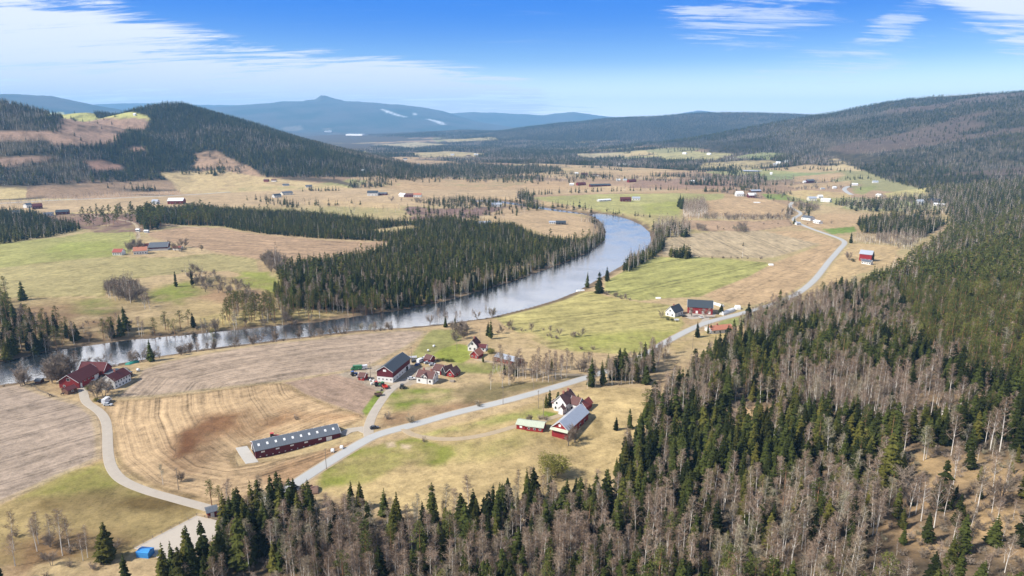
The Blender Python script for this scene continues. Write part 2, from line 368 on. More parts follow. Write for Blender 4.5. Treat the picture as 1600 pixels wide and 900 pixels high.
# --- far bank: green meadow, brown field, clear-cut, rough river terrace
p_([(-300, 380), (0, 380), (88, 372), (133, 364), (190, 358), (206, 357), (212, 372), (210, 388), (196, 398), (150, 404), (0, 420), (-300, 430)], S(172, 168, 104), 3, 0.18, rows=[(0, 400), (205, 360)], sp=6, amp=0.2)
p_([(-300, 425), (0, 418), (150, 402), (270, 402), (330, 396), (400, 405), (440, 412), (438, 428), (425, 440), (360, 424), (300, 424), (276, 428), (166, 441), (165, 463), (110, 463), (0, 468), (-300, 480)], S(184, 170, 118), 3, 0.16, rows=[(0, 460), (270, 420)], sp=7, amp=0.2, edge=S(130, 120, 72))
p_([(90, 380), (160, 376), (185, 392), (165, 402), (90, 404), (50, 395)], S(158, 164, 84), 22, 0.2, op=0.7, wob=10)
p_([(226, 364), (290, 354), (350, 356), (400, 366), (500, 375), (606, 378), (600, 384), (560, 397), (500, 403), (440, 408), (400, 404), (330, 392), (262, 378), (240, 372)], S(186, 156, 124), 3, 0.10, rows=[(260, 372), (560, 392)], sp=6, amp=0.45)
p_([(400, 406), (440, 408), (436, 420), (424, 432), (404, 424)], S(184, 160, 122), 3)
p_([(36, 345), (70, 337), (120, 334), (210, 334), (230, 345), (290, 352), (225, 362), (150, 364), (125, 355), (60, 348)], S(142, 114, 100), 6, 0.2, wob=4)
p_([(0, 466), (110, 464), (170, 470), (280, 440), (350, 430), (430, 440), (440, 478), (540, 490), (600, 487), (500, 499), (300, 518), (120, 538), (0, 560)], S(178, 156, 112), 6, 0.28, wob=3)
p_([(30, 480), (130, 468), (190, 486), (200, 520), (110, 530), (20, 520)], S(146, 116, 88), 20, 0.3, op=0.8, wob=8)
p_([(250, 446), (290, 440), (310, 462), (270, 476), (235, 470)], S(132, 142, 62), 16, 0.2, op=0.85, wob=5)
p_([(110, 468), (160, 466), (180, 484), (150, 494), (115, 482)], S(140, 146, 76), 18, 0.2, op=0.7, wob=6)
p_([(380, 424), (420, 424), (436, 440), (428, 462), (400, 452), (360, 440)], S(150, 154, 74), 12, 0.2, op=0.9, wob=5)
p_([(320, 452), (400, 454), (420, 470), (350, 474), (310, 466)], S(160, 126, 98), 12, 0.3, op=0.7, wob=5)
p_([(300, 496), (420, 484), (540, 490), (500, 499), (420, 508), (310, 516)], S(196, 176, 120), 8, 0.2, wob=4)
# --- inside the river bend
p_([(800, 322), (860, 330), (925, 344), (940, 352), (936, 366), (905, 373), (850, 368), (835, 358), (800, 345), (760, 335)], S(198, 170, 132), 4, 0.12, rows=[(800, 335), (930, 360)], sp=7, amp=0.25)
# --- beyond the bend
p_([(820, 309), (940, 303), (1050, 302), (1132, 303), (1130, 311), (1064, 318), (1060, 338), (980, 334), (930, 328), (875, 318)], S(176, 170, 110), 4, 0.16, rows=[(820, 314), (1130, 306)], sp=8, amp=0.2)
p_([(1000, 320), (1062, 312), (1062, 336), (1010, 334)], S(164, 166, 88), 10, 0.15, op=0.8)
p_([(1066, 325), (1130, 310), (1200, 312), (1236, 322), (1242, 332), (1235, 340), (1130, 338), (1070, 342)], S(198, 168, 128), 4, 0.10, rows=[(1120, 316), (1180, 340)], sp=8, amp=0.35)
p_([(1190, 303), (1235, 303), (1235, 313), (1200, 312)], S(134, 148, 76), 5)
p_([(1066, 344), (1180, 346), (1232, 342), (1240, 352), (1180, 361), (1110, 361), (1066, 358)], S(190, 160, 128), 4, 0.08, edge=S(120, 100, 78))
p_([(1036, 378), (1060, 368), (1110, 362), (1180, 360), (1260, 366), (1300, 374), (1270, 384), (1205, 403), (1130, 402), (1036, 400)], S(190, 170, 136), 3, 0.12, rows=[(1180, 372), (1215, 388)], sp=7, amp=0.45)
p_([(1200, 362), (1262, 360), (1316, 378), (1296, 402), (1278, 425), (1250, 448), (1212, 470), (1165, 478), (1125, 472), (1100, 462), (1120, 452), (1205, 412), (1285, 382), (1240, 372)], S(200, 170, 130), 3, 0.12, rows=[(1130, 470), (1300, 390)], sp=7, amp=0.30)
p_([(945, 440), (985, 418), (1025, 402), (1100, 402), (1180, 408), (1206, 412), (1170, 432), (1120, 452), (1092, 464), (1040, 466), (1000, 470), (962, 464), (945, 455)], S(176, 172, 104), 3, 0.12, rows=[(960, 462), (1180, 414)], sp=9, amp=0.55)
p_([(768, 498), (830, 480), (870, 468), (905, 455), (945, 462), (1000, 472), (1046, 476), (1060, 492), (1070, 506), (1045, 530), (1010, 550), (960, 553), (900, 549), (860, 545), (830, 530), (790, 510)], S(186, 174, 112), 3, 0.16, rows=[(800, 505), (1040, 480)], sp=8, amp=0.45)
p_([(860, 530), (960, 520), (1040, 515), (1070, 508), (1045, 530), (1010, 550), (960, 553), (900, 549)], S(166, 166, 88), 18, 0.15, op=0.8, wob=6)
p_([(1130, 500), (1190, 488), (1210, 490), (1165, 506), (1100, 520)], S(156, 158, 96), 4)
p_([(1255, 462), (1285, 436), (1303, 410), (1330, 380), (1410, 384), (1400, 396), (1416, 408), (1370, 420), (1330, 432), (1292, 456), (1260, 464)], S(206, 178, 132), 4, 0.12, rows=[(1300, 440), (1400, 392)], sp=8, amp=0.25)
p_([(1248, 338), (1300, 334), (1390, 336), (1400, 346), (1340, 350), (1300, 357), (1262, 354)], S(200, 170, 130), 4, 0.1)
p_([(1285, 358), (1335, 354), (1338, 362), (1300, 366)], S(130, 150, 74), 4)
p_([(1310, 368), (1400, 366), (1410, 382), (1330, 378)], S(200, 174, 130), 4)
p_([(1250, 322), (1290, 316), (1320, 322), (1290, 334), (1256, 332)], S(204, 180, 136), 5)
p_([(1380, 302), (1420, 296), (1500, 288), (1506, 296), (1440, 306), (1390, 312)], S(204, 190, 128), 6, 0.1)
p_([(1395, 314), (1440, 310), (1445, 320), (1410, 324)], S(150, 158, 90), 6)
p_([(1225, 300), (1260, 297), (1330, 303), (1330, 308), (1260, 312), (1230, 305)], S(204, 180, 128), 5)
p_([(1330, 296), (1365, 289), (1372, 292), (1350, 304), (1335, 302)], S(160, 164, 100), 5)
FARF = [([(560, 252), (620, 248), (700, 252), (760, 262), (700, 268), (600, 262)], (196, 166, 126)), ([(640, 240), (700, 236), (760, 240), (740, 246), (660, 246)], (198, 178, 130)),
             ([(820, 255), (900, 258), (1000, 262), (1090, 268), (1000, 270), (860, 266)], (204, 176, 132)), ([(1020, 240), (1080, 236), (1150, 240), (1120, 250), (1040, 252)], (186, 176, 124)),
             ([(1100, 254), (1200, 250), (1230, 256), (1160, 266), (1090, 264)], (190, 172, 126)), ([(1140, 246), (1190, 238), (1230, 240), (1200, 250)], (158, 162, 110)),
             ([(1230, 290), (1330, 282), (1330, 290), (1250, 296)], (200, 172, 130)), ([(1180, 272), (1280, 270), (1300, 276), (1200, 282)], (150, 158, 108)),
             ([(580, 226), (650, 222), (700, 226), (640, 232)], (196, 180, 140)), ([(690, 218), (770, 214), (780, 219), (700, 222)], (196, 178, 132)), ([(1240, 276), (1318, 268), (1320, 274), (1290, 284), (1240, 284)], (198, 168, 128)),
             ([(900, 240), (970, 238), (980, 244), (910, 247)], (190, 174, 134)), ([(505, 231), (570, 236), (580, 242), (520, 240)], (196, 184, 124))]
for q, c in FARF: p_(q, S(*c), 14, 0.08)
# snow on the ski runs of the far mountain
for q in ([(594, 170), (602, 171.5), (620, 178), (637, 183), (633, 183.2), (617, 180), (602, 174.5)], [(666, 186), (672, 186), (690, 190), (697, 195), (690, 195), (678, 190)], [(646, 176), (650, 177), (651, 180), (646, 180)], [(602, 173), (607, 175), (604, 177)]):
    p_(q, (0.80, 0.82, 0.85), 70, 0.02, wob=0, op=0.62)
for q in ([(440, 199), (470, 196), (474, 202), (445, 204)], [(505, 200), (517, 200), (517, 203), (506, 203)]):
    p_(q, S(180, 165, 150), 80, 0.1, op=0.5)
# --- near fields
p_([(-300, 660), (-100, 625), (0, 606), (36, 600), (58, 609), (89, 620), (129, 630), (151, 647), (158, 672), (160, 700), (158, 715), (133, 727), (0, 787), (-200, 860), (-400, 930)], S(184, 164, 144), 1.5, 0.10, rows=[(0, 690), (150, 650)], sp=3.2, amp=0.45, edge=S(196, 172, 128))
p_([(173, 627), (240, 622), (330, 611), (400, 601), (436, 598), (452, 601), (480, 618), (520, 634), (562, 648), (568, 655), (545, 666), (380, 700), (365, 712), (372, 728), (560, 690), (578, 683), (520, 712), (440, 768), (380, 785), (345, 794), (300, 780), (256, 768), (214, 750), (186, 730), (176, 705), (172, 670), (160, 640)], S(208, 177, 136), 1.5, 0.14,
   rows=[(200, 610), (190, 660), (205, 715), (250, 752), (330, 768), (420, 752), (560, 700)], sp=2.1, amp=0.5, edge=S(150, 128, 92))
p_([(262, 700), (275, 675), (310, 655), (370, 645), (440, 642), (470, 650), (440, 664), (380, 676), (330, 700), (300, 732), (268, 735)], S(132, 92, 62), 14, 0.2, op=0.9, wob=4)
p_([(372, 660), (450, 650), (520, 650), (560, 652), (520, 660), (440, 664), (385, 678), (345, 690)], S(176, 134, 94), 10, 0.2, op=0.6, wob=4)
p_([(262, 715), (280, 680), (300, 668), (296, 700), (290, 735), (270, 742)], S(116, 76, 48), 10, 0.2, op=0.75, wob=3)
p_([(395, 745), (440, 724), (540, 694), (570, 686), (520, 712), (440, 766)], S(188, 152, 114), 6, 0.2, op=0.9, rows=[(395, 745), (560, 690)], sp=3.0, amp=0.6)
p_([(170, 624), (205, 598), (215, 578), (262, 563), (330, 550), (400, 539), (500, 528), (560, 520), (640, 515), (668, 517), (664, 524), (640, 541), (600, 562), (575, 576), (545, 580), (520, 584), (440, 597), (330, 609), (240, 620)], S(188, 166, 143), 1.5, 0.10,
   rows=[(180, 622), (220, 585), (330, 560), (500, 535), (664, 519)], sp=2.4, amp=0.45, edge=S(176, 158, 112))
p_([(440, 598), (520, 585), (575, 577), (600, 580), (612, 596), (598, 612), (578, 640), (568, 648), (520, 632), (478, 616), (454, 601)], S(178, 152, 130), 2, 0.12, rows=[(450, 600), (570, 645)], sp=3, amp=0.2)
p_([(525, 585), (560, 578), (612, 566), (640, 562), (650, 575), (690, 570), (700, 580), (672, 590), (650, 600), (622, 606), (604, 622), (590, 610), (560, 594)], S(188, 172, 150), 3, 0.1, wob=1)
p_([(566, 642), (590, 610), (600, 612), (580, 642), (572, 650)], S(134, 148, 66), 2)
p_([(605, 615), (640, 606), (700, 606), (712, 622), (690, 632), (640, 636), (610, 640), (598, 630)], S(134, 146, 60), 7, 0.2, wob=3)
p_([(612, 640), (700, 632), (740, 622), (770, 630), (700, 648), (640, 664), (600, 672), (596, 655)], S(168, 138, 104), 8, 0.2, wob=3)
p_([(700, 605), (780, 598), (860, 596), (900, 585), (920, 588), (860, 604), (780, 626), (730, 630)], S(140, 126, 88), 8, 0.25, wob=3)
p_([(640, 560), (664, 524), (676, 515), (730, 515), (720, 530), (700, 545), (660, 562)], S(158, 154, 96), 4, 0.15)
p_([(674, 556), (690, 545), (715, 537), (732, 540), (736, 560), (722, 568), (700, 566)], S(156, 162, 74), 3, 0.2)
p_([(706, 568), (770, 566), (800, 574), (770, 584), (720, 582)], S(148, 148, 84), 5, 0.2)
p_([(760, 520), (830, 520), (860, 535), (850, 545), (790, 540), (760, 545)], S(196, 172, 126), 8, 0.15)
# meadow south of the road
MEAD = [(500, 768), (494, 752), (560, 706), (640, 684), (720, 660), (800, 640), (868, 618), (930, 606), (1002, 606), (1012, 640), (996, 680), (975, 712), (950, 750), (915, 790), (800, 800), (640, 800), (540, 780)]
p_(MEAD, S(208, 182, 130), 3, 0.2, rows=[(560, 780), (980, 640)], sp=5, amp=0.15)
p_([(500, 752), (502, 738), (575, 697), (600, 686), (650, 684), (690, 692), (712, 700), (714, 710), (690, 722), (630, 730), (600, 742), (560, 756), (512, 768)], S(138, 142, 62), 6, 0.22, wob=3, op=0.95)
p_([(660, 680), (730, 662), (800, 646), (862, 636), (850, 650), (790, 664), (720, 678)], S(172, 168, 98), 6, 0.2, wob=3)
p_([(718, 690), (800, 676), (850, 664), (840, 690), (800, 705), (740, 712), (720, 715)], S(172, 164, 96), 12, 0.2, wob=4, op=0.7)
p_([(560, 722), (640, 716), (610, 738), (560, 750)], S(186, 168, 112), 8, 0.2, wob=4, op=0.6)
p_([(850, 642), (872, 646), (866, 654), (846, 650)], S(130, 146, 58), 3)
p_([(604, 692), (616, 690), (618, 698), (606, 699)], S(214, 190, 158), 3)
p_([(627, 694), (642, 696), (640, 702), (628, 700)], S(214, 190, 158), 3)
p_([(862, 690), (900, 688), (930, 670), (925, 655), (940, 645), (948, 665), (925, 690), (880, 704), (856, 700)], S(172, 150, 104), 5, 0.2, wob=2)
# grass wedge by the riding ground
p_([(-200, 870), (0, 790), (70, 756), (158, 719), (166, 730), (186, 745), (220, 762), (300, 788), (320, 798), (215, 850), (200, 872), (100, 880), (0, 885), (-200, 900)], S(178, 156, 106), 2, 0.25, wob=1)
p_([(88, 752), (140, 726), (160, 722), (178, 745), (215, 765), (150, 770), (60, 784), (40, 780)], S(148, 148, 70), 14, 0.2, wob=4, op=0.85)
p_([(60, 776), (150, 762), (230, 770), (310, 792), (290, 802), (230, 808), (160, 790), (100, 798), (50, 800)], S(108, 88, 50), 10, 0.25, wob=5, op=0.85)
p_([(40, 840), (140, 836), (215, 856), (160, 890), (0, 900), (-60, 880)], S(140, 108, 78), 14, 0.3, wob=5, op=0.8)
p_([(60, 880), (120, 872), (150, 892), (100, 900), (40, 905)], S(196, 172, 128), 4, 0.2, wob=2)
# openings in the hillside wood
for q, c in (([(1130, 640), (1200, 636), (1220, 650), (1180, 662), (1135, 655)], (190, 156, 120)), ([(1390, 760), (1420, 715), (1470, 705), (1560, 700), (1600, 705), (1610, 760), (1560, 780), (1500, 800), (1440, 810)], (170, 142, 108)),
             ([(1390, 810), (1440, 800), (1470, 850), (1450, 880), (1400, 860)], (164, 136, 104)), ([(1290, 492), (1340, 476), (1370, 486), (1340, 502), (1300, 505)], (188, 156, 118)), ([(1440, 620), (1500, 612), (1580, 618), (1600, 640), (1520, 636), (1450, 636)], (172, 144, 108)),
             ([(1470, 590), (1530, 588), (1560, 600), (1520, 610), (1480, 604)], (172, 140, 104)), ([(1560, 850), (1610, 840), (1620, 900), (1570, 900)], (172, 144, 110)), ([(1050, 536), (1100, 522), (1160, 520), (1170, 534), (1110, 545), (1060, 550)], (200, 178, 122))):
    p_(q, S(*c), 8, 0.3, wob=4)
p_([(345, 803), (440, 785), (480, 812), (560, 818), (640, 812), (740, 798), (840, 782), (930, 800), (990, 800), (1020, 960), (220, 960), (250, 895), (330, 850)], S(122, 104, 80), 6, 0.3, wob=3)
for q, c in (([(1400, 740), (1450, 712), (1540, 706), (1600, 712), (1600, 740), (1520, 752), (1440, 770)], (192, 162, 118)), ([(1480, 800), (1540, 790), (1600, 800), (1590, 830), (1500, 834)], (186, 156, 114)), ([(1400, 830), (1450, 826), (1466, 856), (1420, 868)], (188, 158, 116)), ([(1130, 640), (1200, 634), (1222, 648), (1180, 660), (1140, 654)], (196, 166, 124))):
    p_(q, S(*c), 10, 0.3, wob=5)
# banks of the river
dr = np.full(NV, 1e9); k = np.nonzero(fr_ < 2600)[0]
k = k[(np.abs(fz[k]) < 9)]
dk = seg_dist(fx[k], fy[k], RIVER, True); kk = np.nonzero(dk < 16)[0]; j = k[kk]
wk = (1 - sstep(dk[kk], 3, 15)) * np.clip(0.8 + 1.2 * n2[j], 0, 1)
COL[j] = mixc(COL[j], np.array(S(110, 90, 70)), wk)
j = k[np.nonzero(dk < 5)[0]]; COL[j] = mixc(COL[j], np.array(S(130, 112, 92)), np.full(len(j), 0.7)); AMP[j] = 0
COL = np.clip(COL, 0.004, 1)

# ------------------------------------------------------------------ meshes
def mesh_np(name, V, F, mats=(), midx=None, smooth=False):
    """V (n,3) F (m,4) or (m,3) numpy -> mesh"""
    me = bpy.data.meshes.new(name); V = np.asarray(V, np.float32); F = np.asarray(F, np.int32)
    me.vertices.add(len(V)); me.vertices.foreach_set('co', V.ravel())
    k = F.shape[1]; me.loops.add(F.size); me.loops.foreach_set('vertex_index', F.ravel())
    me.polygons.add(len(F)); me.polygons.foreach_set('loop_start', np.arange(0, F.size, k, dtype=np.int32))
    for m in mats: me.materials.append(m)
    if midx is not None: me.polygons.foreach_set('material_index', np.asarray(midx, np.int32))
    me.polygons.foreach_set('use_smooth', np.full(len(F), smooth))
    me.update(calc_edges=True); return me
def link(name, me, parent=None):
    o = bpy.data.objects.new(name, me); C.objects.link(o)
    if parent is not None: o.parent = parent
    return o
def tag(o, label=None, cat=None, group=None, kind=None):
    if label: o['label'] = label
    if cat: o['category'] = cat
    if group: o['group'] = group
    if kind: o['kind'] = kind
    return o
def new_mat(name):
    m = bpy.data.materials.new(name); m.use_nodes = True; nt = m.node_tree; nt.nodes.clear()
    g = G(nt); out = g.n('ShaderNodeOutputMaterial'); b = g.n('ShaderNodeBsdfPrincipled'); nt.links.new(b.outputs[0], out.inputs[0])
    return m, g, b
def ground_mat():
    m, g, b = new_mat('ground')
    at = g.n('ShaderNodeAttribute', attribute_name='Col'); ro = g.n('ShaderNodeAttribute', attribute_name='row'); al = g.n('ShaderNodeAttribute', attribute_name='along'); am = g.n('ShaderNodeAttribute', attribute_name='amp')
    geo = g.n('ShaderNodeNewGeometry')
    def nz(scale, det=4, rough=0.6): return g.n('ShaderNodeTexNoise', {'Vector': geo.outputs['Position'], 'Scale': scale, 'Detail': det, 'Roughness': rough}).outputs['Fac']
    big = nz(0.035); mid = nz(0.22, 5, 0.7); fine = nz(1.1, 4, 0.75)
    cv = g.n('ShaderNodeCombineXYZ', {0: ro.outputs['Fac'], 1: al.outputs['Fac'], 2: 0.0})
    st = g.n('ShaderNodeTexNoise', {'Vector': cv.outputs[0], 'Scale': 1.0, 'Detail': 3.0, 'Roughness': 0.6}).outputs['Fac']
    v = g.m('ADD', g.m('ADD', g.m('MULTIPLY', g.m('SUBTRACT', nz(0.09, 4, 0.65), 0.5), 0.8), g.m('MULTIPLY', g.m('SUBTRACT', big, 0.5), 0.55)), g.m('ADD', g.m('MULTIPLY', g.m('SUBTRACT', mid, 0.5), 1.5), g.m('MULTIPLY', g.m('SUBTRACT', fine, 0.5), 1.0)))
    v = g.m('ADD', v, g.m('MULTIPLY', g.m('SUBTRACT', st, 0.5), g.m('MULTIPLY', am.outputs['Fac'], 3.0)))
    tr = g.m('ABSOLUTE', g.m('SUBTRACT', g.m('FRACT', g.m('MULTIPLY', ro.outputs['Fac'], 0.14)), 0.5)); tr = g.m('MULTIPLY', g.ramp(g.m('ABSOLUTE', g.m('SUBTRACT', tr, 0.44)), 0.035, 0.0), g.m('MULTIPLY', am.outputs['Fac'], -0.55))
    v = g.m('ADD', v, tr)
    v = g.m('MAXIMUM', g.m('ADD', v, 1.0), 0.3)
    col = g.n('ShaderNodeVectorMath', {0: at.outputs['Color'], 1: v}, operation='MULTIPLY')
    g.nt.links.new(v, col.inputs[1])
    # darker clods are also browner
    c2 = g.mix(g.ramp(mid, 0.60, 0.75, 0.0, 0.30), col.outputs[0], (0.10, 0.075, 0.045, 1))
    g.set(b.inputs['Base Color'], c2); b.inputs['Roughness'].default_value = 0.95; b.inputs['Specular IOR Level'].default_value = 0.1
    bp = g.n('ShaderNodeBump', {'Strength': 0.6, 'Distance': 0.5, 'Height': g.m('ADD', g.m('MULTIPLY', fine, 0.7), g.m('MULTIPLY', g.m('MULTIPLY', st, am.outputs['Fac']), 1.6))})
    g.nt.links.new(bp.outputs[0], b.inputs['Normal'])
    return m
ii, jj = np.meshgrid(np.arange(NA), np.arange(NR - 1), indexing='ij'); i2 = (ii + 1) % NA
Fq = np.stack([ii * NR + jj, i2 * NR + jj, i2 * NR + jj + 1, ii * NR + jj + 1], -1).reshape(-1, 4)
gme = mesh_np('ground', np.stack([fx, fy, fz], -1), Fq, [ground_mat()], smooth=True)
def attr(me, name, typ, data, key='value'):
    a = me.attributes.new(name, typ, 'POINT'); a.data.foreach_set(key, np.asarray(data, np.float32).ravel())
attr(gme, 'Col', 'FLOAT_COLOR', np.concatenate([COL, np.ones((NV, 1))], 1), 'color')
attr(gme, 'row', 'FLOAT', ROW); attr(gme, 'along', 'FLOAT', ALO); attr(gme, 'amp', 'FLOAT', AMP)
tag(link('ground', gme), kind='structure', label='valley floor of tan fields and meadows rising into wooded hills')

# river
def water_mat():
    m, g, b = new_mat('river_water')
    b.inputs['Base Color'].default_value = (0.030, 0.036, 0.042, 1); b.inputs['Roughness'].default_value = 0.06; b.inputs['IOR'].default_value = 1.5
    b.inputs['Specular IOR Level'].default_value = 1.0; b.inputs['Metallic'].default_value = 0.0
    gl = g.n('ShaderNodeBsdfGlossy', {'Color': (0.90, 0.87, 0.83, 1)}); mx = g.n('ShaderNodeMixShader', {0: 0.42}); g.nt.links.new(b.outputs[0], mx.inputs[1]); g.nt.links.new(gl.outputs[0], mx.inputs[2]); g.nt.links.new(mx.outputs[0], g.nt.nodes['Material Output'].inputs[0])
    geo = g.n('ShaderNodeNewGeometry')
    a = g.n('ShaderNodeTexNoise', {'Vector': geo.outputs['Position'], 'Scale': 0.5, 'Detail': 3.0}).outputs['Fac']
    q = g.n('ShaderNodeTexNoise', {'Vector': geo.outputs['Position'], 'Scale': 0.03, 'Detail': 3.0}).outputs['Fac']
    g.set(b.inputs['Roughness'], g.ramp(q, 0.35, 0.65, 0.08, 0.24))
    bp = g.n('ShaderNodeBump', {'Strength': 0.5, 'Distance': 0.3, 'Height': a}); g.nt.links.new(bp.outputs[0], b.inputs['Normal']); g.nt.links.new(bp.outputs[0], gl.inputs['Normal']); g.nt.links.new(b.inputs['Roughness'].links[0].from_socket, gl.inputs['Roughness'])
    return m
import bmesh
def poly_sheet(name, P, z, mat):
    bm = bmesh.new(); vs = [bm.verts.new((x, y, z)) for x, y in P]; f = bm.faces.new(vs)
    if f.normal.z < 0: f.normal_flip()
    bmesh.ops.triangulate(bm, faces=[f]); me = bpy.data.meshes.new(name); bm.to_mesh(me); bm.free(); me.materials.append(mat)
    return me
WM = water_mat()
def grow(P, d):
    a = 0; n = len(P)
    for i in range(n): a += P[i][0] * P[(i + 1) % n][1] - P[(i + 1) % n][0] * P[i][1]
    s = 1 if a > 0 else -1; out = []
    for i in range(n):
        dx, dy = P[(i + 1) % n][0] - P[i - 1][0], P[(i + 1) % n][1] - P[i - 1][1]; L = math.hypot(dx, dy) + 1e-9
        out.append((P[i][0] + s * dy / L * d, P[i][1] - s * dx / L * d))
    return out
tag(link('river', poly_sheet('river', grow(RIVER, 1.0), WATER, WM)), kind='structure', label='calm dark river winding through the valley')
# far reaches of water
WM2 = water_mat(); WM2.node_tree.nodes['Mix Shader'].inputs[0].default_value = 0.8
for n_ in WM2.node_tree.nodes:
    if n_.type == 'MAP_RANGE': n_.inputs[3].default_value = .35; n_.inputs[4].default_value = .5
for q in ([(770, 269), (800, 268), (802, 270.5), (775, 271)], [(1160, 266.5), (1175, 266), (1192, 267), (1184, 269), (1162, 269)]):
    P = W(q); z = max(float(zf(x, y)) for x, y in P) + 0.3
    tag(link('river_reach', poly_sheet('river_reach', P, z, WM2)), kind='structure')

# roads
def strip(name, pts, width, mat, lift=0.12, step=4.0, label=None, cl=None):
    P = W(pts) if cl is None else cl
    # smooth by Chaikin
    for _ in range(3):
        Q = [P[0]]
        for a, b in zip(P[:-1], P[1:]):
            Q += [(a[0] * .75 + b[0] * .25, a[1] * .75 + b[1] * .25), (a[0] * .25 + b[0] * .75, a[1] * .25 + b[1] * .75)]
        P = Q + [P[-1]]
    L = [0.0]
    for a, b in zip(P[:-1], P[1:]): L.append(L[-1] + math.hypot(b[0] - a[0], b[1] - a[1]))
    n = max(int(L[-1] / step), 2); s = np.linspace(0, L[-1], n + 1); x = np.interp(s, L, [p[0] for p in P]); y = np.interp(s, L, [p[1] for p in P])
    tx = np.gradient(x); ty = np.gradient(y); tl = np.hypot(tx, ty) + 1e-9; nx, ny = -ty / tl, tx / tl
    V = []; K = [-0.5, -0.25, 0, 0.25, 0.5]
    zc = np.max([zf(x + nx * width * k, y + ny * width * k) for k in (-.6, -.3, 0, .3, .6)], axis=0)
    zc = np.convolve(np.pad(zc, 2, 'edge'), np.ones(5) / 5, 'valid'); zc = np.maximum(zc, zf(x, y)) + lift
    for k in K: V.append(np.stack([x + nx * width * k, y + ny * width * k, zc - 0.08 * abs(k)], -1))
    # shoulders down to the ground
    V = [np.stack([x - nx * (width / 2 + .5), y - ny * (width / 2 + .5), zc - .9], -1)] + V + [np.stack([x + nx * (width / 2 + .5), y + ny * (width / 2 + .5), zc - .9], -1)]
    V = np.stack(V, 1); m = V.shape[1]; i, j = np.meshgrid(np.arange(n), np.arange(m - 1), indexing='ij')
    F = np.stack([i * m + j, (i + 1) * m + j, (i + 1) * m + j + 1, i * m + j + 1], -1).reshape(-1, 4)
    me = mesh_np(name, V.reshape(-1, 3), F, [mat]); o = link(name, me); tag(o, kind='structure', label=label)
    ROADS.append((list(zip(x, y)), width)); return o
ROADS = []
def speck_mat(name, c, var=0.25, scale=0.5, rough=0.9, fine=6.0, bump=0.0, spec=0.3, metallic=0.0):
    m, g, b = new_mat(name)
    geo = g.n('ShaderNodeNewGeometry')
    a = g.n('ShaderNodeTexNoise', {'Vector': geo.outputs['Position'], 'Scale': scale, 'Detail': 5.0, 'Roughness': 0.65}).outputs['Fac']
    q = g.n('ShaderNodeTexNoise', {'Vector': geo.outputs['Position'], 'Scale': fine, 'Detail': 2.0}).outputs['Fac']
    v = g.m('ADD', 1.0, g.m('ADD', g.m('MULTIPLY', g.m('SUBTRACT', a, 0.5), var * 3), g.m('MULTIPLY', g.m('SUBTRACT', q, 0.5), var * 1.2)))
    cc = g.n('ShaderNodeVectorMath', {0: (c[0], c[1], c[2]), 1: (1, 1, 1)}, operation='MULTIPLY'); g.nt.links.new(v, cc.inputs[1])
    g.set(b.inputs['Base Color'], cc.outputs[0]); b.inputs['Roughness'].default_value = rough; b.inputs['Specular IOR Level'].default_value = spec; b.inputs['Metallic'].default_value = metallic
    return m
ASPH = speck_mat('asphalt_grey', S(200, 199, 195), 0.08, 0.15, 0.85); GRAV = speck_mat('gravel', S(200, 188, 172), 0.12, 0.3); TRACK = speck_mat('dirt_track', S(196, 176, 146), 0.15, 0.3)
PAINT = speck_mat('road_paint', (0.7, 0.7, 0.68), 0.05)
MAIN = [(347, 802), (375, 799), (408, 789), (442, 769), (489, 738), (533, 711), (573, 687), (596, 677), (631, 668), (667, 658), (711, 645), (800, 625), (867, 606), (924, 588), (957, 577), (987, 564), (1013, 553), (1031, 540), (1060, 524), (1084, 512), (1104, 504), (1138, 495), (1182, 484),
        (1200, 478), (1227, 469), (1253, 455), (1275, 436), (1293, 411), (1312, 389), (1322, 379), (1313, 373), (1299, 368), (1272, 359), (1252, 351), (1239, 344.5), (1241, 340), (1252, 335), (1250, 331), (1241, 328), (1233, 322), (1238, 316)]
strip('road_verge', MAIN, 7.2, TRACK, 0.06)
strip('road', MAIN, 5.4, ASPH, 0.18, label='pale grey two-lane road running the length of the valley')
strip('road', [(1331, 304.5), (1322, 300), (1318, 295), (1326, 291)], 9, ASPH, 0.3)
strip('gravel_road', [(129, 606), (131, 618), (134, 628), (144, 635), (156, 643), (165, 655), (168, 672), (168, 700), (171, 725), (182, 744), (200, 756), (231, 768), (267, 778), (311, 790), (345, 799)], 4.2, GRAV, 0.10)
strip('gravel_road', [(577, 684), (575, 668), (582, 648), (592, 632), (602, 618), (613, 606), (628, 598), (642, 590)], 4.6, GRAV, 0.11)
strip('gravel_road', [(574, 674), (565, 669), (548, 671), (534, 680)], 5.0, GRAV, 0.13)
strip('dirt_track', [(631, 670), (640, 678), (658, 683), (693, 687), (729, 685), (770, 677), (800, 667), (830, 662), (850, 657), (868, 651), (890, 645)], 3.4, TRACK, 0.10)
strip('dirt_track', [(742, 561), (770, 566), (812, 574), (850, 583), (890, 586), (930, 586)], 3.2, TRACK, 0.10)
strip('dirt_track', [(217, 372), (215, 358), (213, 350), (200, 345), (160, 340), (140, 336)], 4, TRACK, 0.15)
strip('dirt_track', [(230, 348), (262, 351), (290, 354), (312, 356)], 3.5, TRACK, 0.15)
strip('gravel_road', [(1098, 506), (1106, 496), (1090, 492), (1070, 494)], 5, GRAV, 0.12)
strip('road', [(-100, 322), (0, 318), (100, 312), (200, 309), (285, 305), (360, 300)], 7, ASPH, 0.2)
